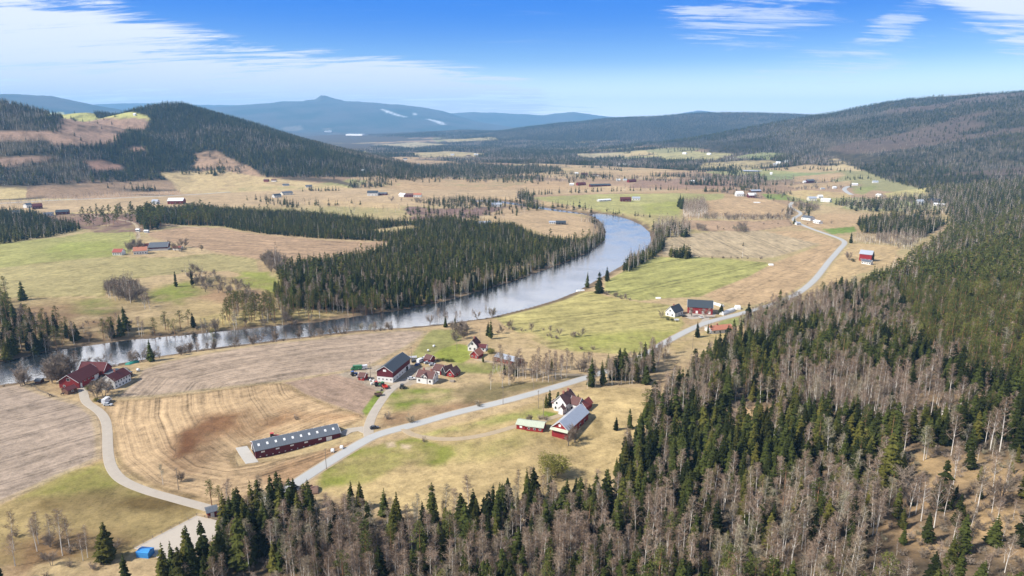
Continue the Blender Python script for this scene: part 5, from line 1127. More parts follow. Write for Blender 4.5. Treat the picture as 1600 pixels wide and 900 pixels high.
van(557, 578, 190, 'green', 'green and white lorry at the field edge', 6.5, 2.8); van(567, 577, 200, 'white', 'white van behind the green lorry'); car(563, 590, 15, 'silver', 'silver car near the little red shed'); tractor(553, 587, 30, 'blue', 'blue tractor west of the little red shed')
car(143, 596, 20, 'white', 'white car parked against the long side of the red barn'); van(167, 629, 90, 'white', 'white camper van parked at the gravel lane', 6, 2.7); car(160, 628, 30, 'dark', 'dark car beside the white camper van'); car(169, 634, 0, 'silver', 'silver car in front of the camper van')
car(161, 590, 60, 'dark', 'dark car in the corner between barn and low shed'); trailer(178, 573, 15, 'white', 'white trailer behind the red barn by the river'); 
car(1069, 495, 15, 'dark', 'dark car between black-roofed house and navy-roofed barn'); trailer(1057, 502, 10, 'white', 'small white trailer on the grass by the black-roofed house', 3); car(1141, 521, 10, 'silver', 'silver car beside the rust-roofed bungalow'); car(1095, 497, 100, 'white', 'white car in front of the navy-roofed barn')
trailer(480, 768, 40, 'steel', 'rusty trailer among scrap below the main road'); trailer(466, 768, 150, 'dark', 'dark trailer among scrap below the main road', 3); tractor(428, 685, 15, 'red', 'red tractor behind the long poultry house')
car(585, 670, 20, 'dark', 'dark car at the junction corner')
# round bales and wrapped rows
def bale(px, py, label, r=.75, w=1.3, deg=0, name='round_bale'):
    q = QB(); k = 16; v = []
    prf = [(-w / 2, r * .86), (-w / 2 + .1, r), (w / 2 - .1, r), (w / 2, r * .86)]
    for x, rr_ in prf:
        for i in range(k): a = 2 * math.pi * i / k; v.append((x, rr_ * math.cos(a), r + rr_ * math.sin(a)))
    f = [tuple(range(k))[::-1], tuple(range(3 * k, 4 * k))]
    for j in range(3): f += [(j * k + i, j * k + (i + 1) % k, (j + 1) * k + (i + 1) % k, (j + 1) * k + i) for i in range(k)]
    q.add((v, f)); o = q.build(name, PM['wrap'], None, at(px, py, 0), R(deg)); tag(o, label, 'bale', 'white wrapped bales'); return o
bale(520, 707, 'white wrapped bale at the roadside, the one nearer the poultry house door', .95, 1.4); bale(534, 702, 'white wrapped bale at the roadside, the one farther up the road', .95, 1.4)
bale(678, 542, 'white bale on the grass north of the barn', .7, 1.2, 40); bale(669, 549, 'white bale lying nearer the barn on the grass', .7, 1.2, 10)
bale(581, 601, 'white wrapped bale by the barn gable, lowest of three', .7, 1.2, 30); bale(584, 597, 'white wrapped bale by the barn gable, middle of three', .7, 1.2, 70); bale(579, 596, 'white wrapped bale by the barn gable, furthest up of three', .7, 1.2, 110)
bale(216, 580, 'white bale in the river field by the farmhouse', .9, 1.4)
def tunnel(name, a, b, D, h, mat, label, cat):
    loc, ang, L = frame_of(a, b, D); q = QB(); k = 8; v = []
    for x in (0, .3, L - .3, L):
        s = .9 if x in (0, L) else 1.0
        for i in range(k + 1): t = math.pi * i / k; v.append((x, D / 2 - math.cos(t) * D / 2 * s, math.sin(t) * h * s - .3 * (i in (0, k))))
    f = [tuple(range(k + 1))[::-1], tuple(range(3 * (k + 1), 4 * (k + 1)))]
    for j in range(3): f += [(j * (k + 1) + i, j * (k + 1) + i + 1, (j + 1) * (k + 1) + i + 1, (j + 1) * (k + 1) + i) for i in range(k)]
    v = [(x, y, z) for x, y, z in v]; q.add((v, [tuple(reversed(w)) for w in f])); o = q.build(name, mat, None, (loc[0], loc[1], loc[2] - .1), ang); tag(o, label, cat); return o
tunnel('wrapped_bale_row', (1131, 493), (1150, 486), 4, 2.6, PM['wrap'], 'thick row of white wrapped fodder beside the road', 'fodder'); tunnel('wrapped_bale_row', (1112, 475), (1128, 480), 3, 1.8, PM['wrap'], 'thin white wrapped fodder row behind the navy-roofed barn', 'fodder')
tunnel('storage_tent', (1150, 484), (1158, 484), 5, 3.2, PM['wrap'], 'small white arched storage tent by the road', 'tent'); tunnel('tarp_heap', (204, 570), (219, 566), 5, 1.8, PM['tarp'], 'teal tarpaulin covering a heap by the river', 'tarpaulin')
tunnel('wrapped_bale_row', (1025, 467), (1033, 467), 3, 1.2, PM['wrap'], 'short white wrapped row out in the grass field', 'fodder'); tunnel('wrapped_bale_row', (902, 456), (914, 454), 3, 1.6, PM['wrap'], 'white covered heap at the river bank grass corner', 'fodder')
tunnel('wrapped_bale_row', (1178, 317), (1188, 317), 4, 1.6, PM['wrap'], 'white wrapped row on the tan field below the rise', 'fodder'); tunnel('wrapped_bale_row', (1202, 415), (1209, 415), 4, 1.8, PM['wrap'], 'white wrapped heap at the corner of striped grass field', 'fodder')
tunnel('manure_heap', (208, 585), (200, 576), 4, 1.4, PM['wood'], 'brown earth heap beside the teal tarpaulin', 'heap'); tunnel('woodpile', (702, 597), (709, 598), 2, 1.4, PM['wood'], 'low grey woodpile in front of the red cabin', 'woodpile'); tunnel('woodpile', (917, 650), (923, 648), 2, 1.3, PM['wood'], 'low grey woodpile by the red-roofed garage', 'woodpile'); tunnel('earth_heap', (586, 611), (594, 612), 3, 1.2, PM['wood'], 'brown earth heap beside the red and green tractors', 'heap'); tunnel('brush_pile', (470, 776), (498, 772), 6, 1.6, PM['steel'], 'pile of brown logs and scrap below the main road', 'pile')
# blue container by the riding ground
loc, ang, L = frame_of((213, 871), (232, 873), 3.2); e = empty('container', loc, ang); tag(e, 'bright blue covered container at the corner of the riding ground', 'container')
QB().box(0, L, 0, 3.2, -.6, 2.0).build('body', PM['ltblue'], e); QB().add(([(-.1, -.1, 2.0), (L + .1, -.1, 2.0), (L + .1, 3.3, 2.0), (-.1, 3.3, 2.0), (.2, 1.6, 2.5), (L - .2, 1.6, 2.5)], [(0, 1, 5, 4), (1, 2, 5), (2, 3, 4, 5), (3, 0, 4), (3, 2, 1, 0)])).build('cover', PM['ltblue'], e)
# fences of the riding ground
def fence(pts, label, h=1.2, sp=3.0, group=None):
    P = W(pts); x0, y0 = P[0]; e = empty('fence', (x0, y0, 0)); tag(e, label, 'fence', group); rq = QB()
    for a, b in zip(P[:-1], P[1:]):
        l = math.hypot(b[0] - a[0], b[1] - a[1]); n = max(int(l / sp), 1); prev = None
        for i in range(n + 1):
            x = a[0] + (b[0] - a[0]) * i / n - x0; y = a[1] + (b[1] - a[1]) * i / n - y0; z = float(zf(x + x0, y + y0))
            if i < n: QB().box(x - .06, x + .06, y - .06, y + .06, z - .4, z + h).build('post', PM['wood'], e)
            if prev:
                for hz in (h * .45, h * .85):
                    v = [(*prev[:2], prev[2] + hz), (x, y, z + hz), (x, y, z + hz + .1), (*prev[:2], prev[2] + hz + .1)]; v += [(q[0] + .04, q[1] + .04, q[2]) for q in v]
                    rq.add((v, [(0, 1, 2, 3), (7, 6, 5, 4), (0, 4, 5, 1), (1, 5, 6, 2), (2, 6, 7, 3), (3, 7, 4, 0)]))
            prev = (x, y, z)
    rq.build('rail', PM['wood'], e)
fence([(209, 857), (307, 806)], 'wooden fence along the field side of the riding ground', group=None)
fence([(307, 806), (346, 815)], 'short wooden fence at the lane end of the riding ground')
fence([(36, 599), (60, 611), (90, 622)], 'post and rail fence at the paddock corner by the log shed', sp=4)
# utility poles
def pole(px, py, label, h=9.5, deg=60):
    e = empty('utility_pole', at(px, py), R(deg)); tag(e, label, 'utility pole', 'wooden power line poles')
    q = QB(); k = 8; v = []
    for z, r in ((-.8, .15), (h, .10)):
        for i in range(k): a = 2 * math.pi * i / k; v.append((r * math.cos(a), r * math.sin(a), z))
    q.add((v, [tuple(range(k, 2 * k))] + [(i, (i + 1) % k, k + (i + 1) % k, k + i) for i in range(k)])); q.build('shaft', PM['wood'], e)
    QB().box(-.9, .9, -.06, .06, h - .6, h - .45).build('crossarm', PM['wood'], e)
for px, py, lb in ((510, 733, 'wooden pole on the roadside verge by the poultry house'), (849, 652, 'wooden pole standing in the farm lawn hedge'), (841, 638, 'wooden pole on the slope west of the farmhouse'), (579, 590, 'wooden pole at the field edge behind the dirt yard'), (714, 548, 'pale pole on the green knoll lawn'), (786, 632, 'wooden pole beside the main road above the meadow'),
                  (643, 565, 'dark pole at the far end of the slate-roofed barn'), (834, 610, 'wooden pole in the rough below the birches'), (750, 535, 'tall wooden pole behind the house on the knoll'), (863, 600, 'wooden pole by the dirt track birches'), (279, 765, 'wooden pole beside the gravel lane'), (1082, 545, 'wooden pole in the birch strip by the road')):
    pole(px, py, lb)
# horses in the paddock
def horse(px, py, deg, label):
    bm = bmesh.new(); 
    J = [((-.55, 0, 1.2), .30), ((0, 0, 1.15), .31), ((.55, 0, 1.22), .29), ((.95, 0, 1.55), .17), ((1.2, 0, 1.9), .13), ((1.55, 0, 1.72), .09), ((-.6, .18, .7), .13), ((-.66, .18, .35), .06), ((-.6, .18, 0), .06), ((-.6, -.18, .7), .13), ((-.66, -.18, .35), .06), ((-.6, -.18, 0), .06),
         ((.55, .16, .7), .11), ((.55, .16, .35), .06), ((.55, .16, 0), .06), ((.55, -.16, .7), .11), ((.55, -.16, .35), .06), ((.55, -.16, 0), .06), ((-.9, 0, 1.1), .06), ((-1.0, 0, .6), .05)]
    E = [(0, 1), (1, 2), (2, 3), (3, 4), (4, 5), (0, 6), (6, 7), (7, 8), (0, 9), (9, 10), (10, 11), (2, 12), (12, 13), (13, 14), (2, 15), (15, 16), (16, 17), (0, 18), (18, 19)]
    me = bpy.data.meshes.new('horse'); me.from_pydata([j[0] for j in J], E, []); me.materials.append(PM['horse']); o = link('horse', me); o.location = at(px, py, .05); o.rotation_euler = (0, 0, R(deg))
    md = o.modifiers.new('skin', 'SKIN'); 
    for v, (p, r) in zip(me.skin_vertices[0].data, J): v.radius = (r, r)
    me.skin_vertices[0].data[1].use_root = True; o.modifiers.new('sub', 'SUBSURF').levels = 1
    tag(o, label, 'horse')
horse(79, 620, 170, 'dark horse grazing in the river field'); horse(98, 618, 20, 'dark horse standing by the paddock fence')
# wire-free hedges and garden bushes are planted with the trees below
# ------------------------------------------------------------------ woods
GLADES = [[(1128, 640), (1200, 634), (1224, 650), (1180, 664), (1135, 657)], [(1400, 765), (1425, 720), (1470, 712), (1560, 706), (1600, 712), (1605, 740), (1560, 756), (1500, 775), (1440, 800)],
          [(1395, 812), (1436, 806), (1462, 845), (1440, 874), (1402, 856)], [(1292, 494), (1340, 478), (1368, 486), (1340, 500), (1300, 504)], [(1445, 622), (1500, 614), (1580, 620), (1596, 636), (1520, 634), (1455, 634)],
          [(1050, 538), (1100, 524), (1160, 521), (1168, 534), (1110, 545), (1060, 552)]]
GL = [W(q) for q in GLADES]
MEADW = W(MEAD)
zone = {}
def Z(q, **m): return (W(q), m)
# what grows where on the near hillside: later entries win
ZONES = [
    Z([(1000, 560), (1200, 470), (1420, 400), (1620, 280), (1620, 520), (1300, 600), (1000, 640)], spruce=.36, pine=.14, birch=.48),
    Z([(1290, 455), (1350, 425), (1415, 408), (1440, 420), (1390, 450), (1320, 470)], spruce=.95, birch=.05),
    Z([(1340, 348), (1400, 338), (1450, 335), (1620, 285), (1620, 330), (1500, 370), (1420, 392), (1390, 376)], spruce=.55, birch=.3, pine=.1),
    Z([(1380, 400), (1440, 378), (1620, 330), (1620, 400), (1480, 440), (1400, 452)], spruce=.36, pine=.26, birch=.34),
    Z([(1180, 500), (1220, 478), (1290, 470), (1300, 500), (1250, 530), (1190, 545), (1150, 520)], birch=.80, spruce=.05),
    Z([(1310, 470), (1400, 450), (1450, 440), (1470, 470), (1380, 500), (1320, 500)], spruce=.4, birch=.4, pine=.2),
    Z([(1430, 430), (1620, 370), (1620, 620), (1560, 612), (1480, 590), (1420, 560), (1410, 480)], pine=.84, spruce=.06, birch=.08),
    Z([(1060, 545), (1130, 525), (1200, 535), (1270, 505), (1300, 520), (1280, 560), (1200, 580), (1140, 600), (1080, 590), (1050, 570)], spruce=.92, birch=.08),
    Z([(1200, 560), (1300, 540), (1420, 530), (1480, 560), (1500, 590), (1420, 600), (1300, 585), (1220, 590)], spruce=.55, birch=.30, pine=.15),
    Z([(1220, 590), (1300, 588), (1420, 600), (1500, 620), (1500, 660), (1420, 660), (1330, 650), (1250, 640), (1210, 620)], birch=.93, spruce=.03),
    Z([(1000, 610), (1060, 590), (1110, 610), (1130, 635), (1080, 650), (1020, 650)], birch=.62, spruce=.3),
    Z([(990, 690), (1020, 655), (1130, 650), (1240, 645), (1330, 655), (1400, 670), (1400, 730), (1330, 740), (1220, 760), (1180, 800), (960, 800), (950, 760)], spruce=.86, birch=.10, pine=.04),
    Z([(1420, 690), (1440, 660), (1620, 640), (1620, 690), (1560, 700), (1470, 705)], spruce=.85, birch=.1),
    Z([(1180, 800), (1220, 760), (1330, 745), (1390, 750), (1420, 820), (1480, 920), (1180, 920)], birch=.74, spruce=.16, pine=.05),
    Z([(900, 800), (1180, 790), (1200, 920), (840, 920), (840, 800)], birch=.62, spruce=.28, pine=.06),
    Z([(560, 800), (700, 790), (840, 770), (880, 830), (860, 930), (560, 930)], spruce=.28, birch=.64),
    Z([(350, 900), (420, 830), (560, 800), (580, 930), (340, 930)], birch=.72, spruce=.15, bare=.05),
    Z([(1395, 700), (1620, 690), (1620, 930), (1400, 930)], birch=.24, spruce=.20, shrub=.55),
    Z([(1440, 800), (1620, 760), (1620, 920), (1440, 920)], birch=.16, spruce=.13, shrub=.45),
]
x, y = jitter(-130, 1500, 60, 1500, 4.3)
r_ = np.hypot(x, y); d = side_of_edge(x, y)
# wider spacing with distance
keep = (d > 2 + 7 * fbm(x, y, 22, 611, 2)) & (rng.random(x.size) < np.clip(1.25 - r_ / 2200, 0.45, 1))
z = zf(x, y); keep &= in_frame(x, y, z, 20, 60) & seen(x, y, z, 20) & ~inside(x, y, MEADW)
x, y = x[keep], y[keep]
wS = np.full(x.size, .4) + .6 * (fbm(x, y, 70, 621, 3) > .05); wB = np.full(x.size, .45); wP = np.full(x.size, .15) + .5 * (fbm(x, y, 90, 631, 3) > .2); wR = np.zeros(x.size); wBa = np.zeros(x.size)
xo = x + 9 * fbm(x, y, 30, 641, 2); yo = y + 9 * fbm(y, x, 30, 643, 2)
for P, m in ZONES:
    k = inside(xo, yo, P)
    wS[k] = m.get('spruce', 0); wB[k] = m.get('birch', 0); wP[k] = m.get('pine', 0); wR[k] = m.get('shrub', 0); wBa[k] = m.get('bare', 0)
op = np.ones(x.size)
for P in GL:
    op[inside(xo, yo, P)] = .05
# natural density variation: small gaps
op *= np.where(fbm(x, y, 18, 651, 3) < -.30, .35, 1.0)
tot = wS + wB + wP + wR + wBa
k = rng.random(x.size) < op
plant(x[k], y[k], {'spruce': wS[k], 'birch': wB[k], 'pine': wP[k], 'shrub': wR[k], 'bare': wBa[k]}, {'spruce': 12.8, 'birch': 12.5, 'pine': 13, 'shrub': 2.4, 'bare': 7}, .28)
# young spruces and brush below the tall trees
x, y = jitter(-130, 700, 60, 700, 4.4); d = side_of_edge(x, y); k = (d > 6) & (np.hypot(x, y) < 620) & ~inside(x, y, MEADW); x, y = x[k], y[k]
plant(x, y, {'shrub': .55, 'spruce': .06, 'birch': .10}, {'shrub': 2.3, 'spruce': 5, 'birch': 6.5}, .35)
# edge wood under the meadow and by the riding ground
wood([(350, 905), (352, 800), (400, 790), (440, 786), (475, 800), (500, 815), (480, 905)], {'spruce': .8, 'birch': .2}, 4.6, {'spruce': 15})
wood([(245, 935), (250, 896), (300, 890), (350, 880), (360, 935)], {'spruce': .75, 'birch': .2}, 4.2, {'spruce': 15})
wood([(345, 880), (350, 805), (380, 808), (420, 800), (430, 880)], {'spruce': .8, 'birch': .15}, 4.4, {'spruce': 14})
wood([(480, 850), (480, 815), (560, 822), (640, 812), (740, 795), (840, 775), (930, 790), (960, 850)], {'spruce': .42, 'birch': .5}, 4.4, {'spruce': 13, 'birch': 12})
wood([(430, 940), (470, 845), (560, 850), (940, 850), (980, 940)], {'spruce': .16, 'birch': .74, 'pine': .04}, 4.2, {'spruce': 14, 'birch': 13})
wood([(430, 905), (470, 830), (560, 815), (600, 905)], {'birch': .7, 'bare': .1, 'spruce': .12}, 4.2, {'birch': 12, 'spruce': 11})
wood([(0, 845), (40, 830), (150, 840), (215, 862), (205, 905), (0, 905)], {'birch': .22, 'shrub': .4, 'bare': .12, 'spruce': .04}, 6, {'birch': 12, 'bare': 6})
# --- plantation inside the river bend
BEND = [(213, 352), (222, 330), (300, 324), (400, 330), (500, 335), (590, 347), (650, 347), (700, 342), (760, 350), (800, 352), (845, 372), (905, 377), (936, 370), (943, 378), (920, 395), (870, 415), (800, 439), (700, 468), (618, 486), (545, 489), (480, 484), (436, 476), (428, 460), (440, 440), (436, 424), (450, 412), (500, 408), (560, 399), (602, 386), (608, 378), (500, 373), (400, 364), (345, 354), (290, 352)]
wood(BEND, {'spruce': .90, 'birch': .05, 'pine': .04}, 3.5, {'spruce': 8.2, 'birch': 9, 'pine': 10.5}, .34, 1, cut=([(575, 360), (640, 352), (660, 358), (600, 366)],))
wood([(440, 425), (520, 415), (560, 440), (540, 485), (440, 478)], {'spruce': .35, 'birch': .3, 'pine': .15}, 7, {'spruce': 17, 'birch': 13})
wood([(630, 330), (700, 322), (790, 320), (850, 325), (800, 340), (740, 346), (650, 345)], {'spruce': .22, 'birch': .35}, 9, {'spruce': 12, 'birch': 9})
belt([(620, 486), (660, 477), (700, 468), (760, 450), (800, 438), (870, 413), (920, 393), (944, 376), (948, 362)], {'birch': .85, 'spruce': .1}, 2.2, 14, {'birch': 14}, .15)
belt([(425, 470), (500, 484), (560, 489), (610, 485)], {'birch': .5, 'pine': .4}, 4, 10, {'birch': 12, 'pine': 14})
wood([(410, 405), (430, 400), (450, 412), (440, 430), (420, 425)], {'bare': .8, 'birch': .2}, 5, {'bare': 9})
# far-bank forest by the left edge, clear-cut pines
wood([(-60, 336), (60, 336), (72, 343), (112, 350), (130, 358), (92, 368), (0, 382), (-60, 390)], {'spruce': .92, 'birch': .05}, 5, {'spruce': 11}, .15, 1)
wood([(-60, 325), (60, 332), (60, 338), (-60, 340)], {'spruce': .9}, 7, {'spruce': 10})
wood([(110, 336), (220, 333), (230, 350), (140, 358)], {'pine': .30, 'spruce': .02, 'shrub': .2}, 9, {'pine': 17}, .12)
wood([(212, 352), (216, 335), (250, 332), (262, 352), (240, 360), (222, 360)], {'pine': .7, 'spruce': .3}, 6, {'pine': 17, 'spruce': 16})
wood([(262, 350), (300, 330), (340, 335), (345, 352), (290, 356)], {'pine': .5, 'spruce': .3}, 8, {'pine': 16, 'spruce': 15})
# river terrace, far bank
belt([(-60, 575), (0, 556), (60, 545), (120, 538)], {'pine': .3, 'spruce': .35, 'birch': .3}, 3.2, 22, {'spruce': 15, 'pine': 15})
wood([(-40, 470), (10, 465), (30, 500), (120, 520), (110, 538), (0, 558), (-60, 560)], {'spruce': .22, 'birch': .3, 'pine': .3, 'shrub': .15}, 5.2, {'spruce': 14, 'birch': 11, 'pine': 15})
wood([(70, 500), (200, 500), (250, 520), (120, 534)], {'birch': .18, 'spruce': .05, 'shrub': .3}, 8, {'birch': 9, 'spruce': 9})
wood([(165, 463), (170, 450), (200, 442), (216, 448), (222, 466), (205, 476), (180, 470)], {'birch': .65, 'bare': .35}, 3.8, {'bare': 9.5, 'birch': 12}, .15)
wood([(220, 476), (232, 472), (240, 486), (226, 486)], {'birch': .8}, 4, {'birch': 10})
wood([(280, 426), (300, 420), (330, 430), (385, 445), (410, 470), (385, 478), (340, 460), (300, 452), (300, 440)], {'bare': .36, 'birch': .22, 'shrub': .2, 'spruce': .05}, 6, {'bare': 7, 'birch': 9, 'spruce': 4})
wood([(350, 500), (360, 480), (425, 476), (530, 486), (600, 487), (480, 500), (360, 511)], {'pine': .62, 'birch': .3}, 5, {'pine': 14, 'birch': 11}, .12)
belt([(150, 530), (250, 520), (330, 512), (400, 506), (480, 497)], {'shrub': .4, 'birch': .25, 'pine': .2, 'bare': .15}, 5, 12, {'birch': 9, 'pine': 12})
# near bank
belt([(-60, 572), (0, 560), (60, 548), (130, 538), (200, 529)], {'bare': .35, 'birch': .25, 'spruce': .2, 'pine': .15}, 2.6, 14, {'bare': 8, 'birch': 11, 'spruce': 14, 'pine': 14})
belt([(200, 529), (300, 520), (400, 510), (500, 500), (600, 487)], {'bare': .35, 'birch': .3, 'pine': .2, 'shrub': .15}, 3.2, 9, {'bare': 7, 'birch': 10, 'pine': 13})
belt([(205, 569), (262, 557), (330, 546), (400, 538), (500, 526), (560, 519), (640, 514)], {'bare': .55, 'birch': .25, 'shrub': .2}, 3.6, 3, {'bare': 6.5, 'birch': 8})
belt([(50, 600), (100, 590), (160, 578)], {'bare': .8, 'birch': .2}, 3.4, 5, {'bare': 9, 'birch': 11})
belt([(-60, 618), (0, 606), (60, 597), (100, 590)], {'bare': .9, 'shrub': .1}, 5.5, 8, {'bare': 9})
wood([(66, 598), (80, 592), (114, 584), (120, 588), (96, 598)], {'bare': .9}, 4.6, {'bare': 11}, .15)
belt([(165, 577), (230, 563), (262, 558), (330, 547), (400, 538), (500, 527), (560, 519), (620, 515)], {'bare': .35, 'shrub': .3, 'spruce': .06, 'birch': .2}, 7, 5, {'bare': 6, 'spruce': 10, 'birch': 8})
belt([(560, 515), (620, 512), (700, 506), (770, 496)], {'birch': .7, 'bare': .3}, 3.4, 6, {'birch': 9, 'bare': 7})
belt([(765, 495), (830, 477), (900, 453)], {'shrub': .6, 'birch': .15, 'spruce': .12}, 5, 5, {'birch': 6, 'spruce': 6})
belt([(940, 455), (955, 462), (975, 466), (984, 470)], {'shrub': .8, 'bare': .2}, 2.4, 5, {'bare': 4})
wood([(972, 424), (985, 410), (1010, 398), (1022, 384), (1022, 370), (1036, 366), (1038, 388), (1026, 400), (1000, 414), (980, 426)], {'spruce': .8, 'birch': .2}, 3.4, {'spruce': 11})
wood([(1022, 378), (1018, 358), (1030, 350), (1076, 352), (1080, 364), (1052, 372)], {'birch': .7, 'bare': .2, 'spruce': .1}, 5, {'birch': 14})
wood([(1062, 372), (1070, 366), (1080, 370)], {'spruce': 1}, 4, {'spruce': 12})
wood([(1044, 403), (1048, 396), (1078, 398), (1080, 405)], {'spruce': .85}, 4, {'spruce': 12})
belt([(1080, 402), (1130, 404), (1200, 404)], {'shrub': .9, 'birch': .1}, 5, 4)
wood([(1066, 340), (1068, 322), (1100, 318), (1106, 336), (1092, 342)], {'birch': .9}, 4.5, {'birch': 16}, .12)
wood([(1058, 322), (1064, 318), (1070, 322), (1066, 328)], {'spruce': 1}, 4, {'spruce': 16})
belt([(1100, 341), (1140, 343), (1170, 343)], {'birch': .9}, 3.4, 8, {'birch': 11})
belt([(1180, 341), (1240, 340)], {'bare': .9}, 4, 7, {'bare': 8})
belt([(1108, 361), (1200, 350), (1300, 350)], {'shrub': .5, 'bare': .2}, 12, 4)
wood([(1146, 362), (1152, 356), (1168, 358), (1166, 363)], {'bare': 1}, 5, {'bare': 9})
wood([(1088, 360), (1090, 355), (1102, 356), (1102, 361)], {'bare': 1}, 5, {'bare': 8})
belt([(828, 305), (900, 301), (1000, 298), (1060, 297), (1135, 300)], {'spruce': .6, 'birch': .3}, 5, 14, {'spruce': 13})
belt([(845, 328), (870, 322), (905, 328), (925, 334)], {'spruce': .4, 'birch': .4}, 4, 12, {'spruce': 13, 'birch': 12})
wood([(805, 318), (812, 304), (826, 304), (834, 318), (850, 324), (840, 330)], {'spruce': .5, 'birch': .4}, 6, {'spruce': 16})
belt([(940, 328), (975, 335), (1020, 340)], {'spruce': .4, 'shrub': .4}, 5, 8, {'spruce': 10})
belt([(905, 346), (930, 350), (944, 366), (946, 378)], {'birch': .5, 'bare': .3, 'spruce': .2}, 3, 10, {'birch': 12, 'bare': 9, 'spruce': 14})
belt([(1240, 335), (1265, 326), (1250, 318), (1230, 312)], {'bare': .6, 'spruce': .25}, 4, 25, {'bare': 9, 'spruce': 12})
wood([(1340, 348), (1400, 340), (1440, 346), (1480, 350), (1440, 372), (1390, 366), (1345, 364)], {'spruce': .8, 'birch': .2}, 4.6, {'spruce': 14})
wood([(1320, 378), (1400, 366), (1450, 370), (1420, 392), (1390, 384)], {'birch': .8, 'bare': .15}, 4.6, {'birch': 10})
wood([(1340, 316), (1400, 310), (1480, 300), (1520, 305), (1500, 330), (1440, 338), (1400, 334)], {'spruce': .35, 'birch': .5}, 6.5, {'spruce': 12, 'birch': 11})
wood([(1305, 320), (1340, 314), (1395, 318), (1395, 332), (1330, 330)], {'birch': .6, 'spruce': .25}, 6, {'birch': 10})
# strip of birches along the road and by the sheds
wood([(800, 592), (765, 586), (785, 572), (860, 574), (935, 580), (925, 590), (860, 600)], {'birch': .85, 'bare': .1}, 3.4, {'birch': 11}, .2)
wood([(910, 612), (925, 592), (960, 578), (985, 568), (1030, 545), (1050, 552), (1010, 600), (930, 606)], {'birch': .8, 'shrub': .1, 'spruce': .05}, 3.3, {'birch': 11}, .2)
wood([(930, 585), (960, 572), (990, 558), (1030, 532), (1070, 510), (1078, 520), (1030, 548), (960, 584)], {'birch': .85}, 3.5, {'birch': 11}, .15)
belt([(760, 600), (860, 592)], {'birch': .5, 'bare': .3}, 4, 12, {'birch': 10, 'bare': 5})
belt([(770, 520), (800, 516), (850, 520), (866, 530), (905, 524)], {'shrub': .6, 'bare': .3}, 3, 8, {'bare': 6})
belt([(866, 536), (920, 545), (980, 552)], {'shrub': .6}, 9, 5)
wood([(700, 520), (712, 512), (735, 518), (730, 530), (712, 534)], {'bare': 1}, 5, {'bare': 7})
wood([(1150, 515), (1210, 486), (1240, 478), (1260, 492), (1220, 520), (1170, 535)], {'birch': .8, 'spruce': .08}, 4.6, {'birch': 12})
wood([(600, 260), (700, 257), (800, 260), (870, 262), (880, 268), (800, 274), (700, 276), (640, 282), (600, 278)], {'spruce': .75, 'birch': .2}, 8, {'spruce': 13})
wood([(540, 292), (545, 284), (600, 278), (612, 290), (570, 296)], {'spruce': .5, 'birch': .3}, 8, {'spruce': 12})
wood([(655, 318), (700, 312), (740, 312), (790, 318), (760, 328), (700, 326)], {'spruce': .4, 'birch': .4}, 7, {'spruce': 12, 'birch': 9})
wood([(1098, 343), (1100, 339), (1178, 341), (1240, 340), (1240, 343), (1178, 344)], {'birch': .5, 'bare': .4}, 4.5, {'birch': 9, 'bare': 8})
wood([(196, 396), (200, 388), (226, 386), (226, 392), (206, 397)], {'bare': .9}, 7, {'bare': 11})
wood([(264, 392), (250, 384), (280, 382), (300, 390), (290, 395)], {'bare': .45, 'shrub': .3}, 7, {'bare': 9})
belt([(211, 380), (214, 370), (213, 360)], {'birch': .9}, 5, 5, {'birch': 9})
belt([(1128, 301), (1160, 306), (1190, 310), (1230, 310)], {'bare': .5, 'spruce': .3}, 7, 10)
wood([(1225, 340), (1232, 318), (1262, 318), (1275, 330), (1250, 340)], {'bare': .4, 'spruce': .2, 'birch': .2}, 7, {'bare': 8, 'spruce': 11})
# --- hill on the far side
cutA = [W(q) for q in ([(72, 176), (100, 175), (150, 182), (235, 184), (236, 189), (180, 188), (110, 184), (75, 181)], [(105, 184), (180, 185), (235, 188), (200, 205), (180, 222), (140, 226), (95, 228), (60, 216), (0, 220), (-60, 222), (-60, 205), (0, 203), (60, 206), (95, 210)],
    [(130, 252), (160, 250), (196, 262), (190, 268), (150, 266)], [(-40, 250), (0, 246), (80, 244), (86, 250), (40, 255), (0, 262), (-40, 266)], [(195, 230), (226, 228), (228, 236), (200, 237)],
    [(300, 240), (335, 234), (365, 250), (395, 262), (408, 276), (330, 272), (300, 262), (308, 250)], [(248, 270), (300, 267), (345, 266), (395, 275), (470, 283), (540, 292), (560, 297), (430, 300), (285, 303), (270, 285)], [(-300, 322), (0, 314), (100, 313), (285, 304), (430, 298), (560, 294), (640, 292), (800, 340), (0, 345)])]
x, y = jitter(-2300, 0, 1300, 2700, 7.4)
hA = np.maximum(ridge_h(x, y, RW[0]), ridge_h(x, y, RW[1])); k = hA > 16
cu = np.zeros(x.size, bool)
for P in cutA: cu |= inside(x + 12 * fbm(x, y, 60, 701, 3), y + 12 * fbm(y, x, 60, 703, 3), P)
k &= ~cu | (rng.random(x.size) < .015)
x, y = x[k], y[k]; sw = np.clip(.78 + 1.3 * fbm(x, y, 170, 711, 3), .12, .95)
plant(x, y, {'spruce': sw, 'birch': (1 - sw) * .85}, {'spruce': 14, 'birch': 11}, .2)
wood([(0, 320), (120, 308), (285, 300), (280, 305), (120, 314), (0, 326)], {'birch': .7}, 9, {'birch': 10})
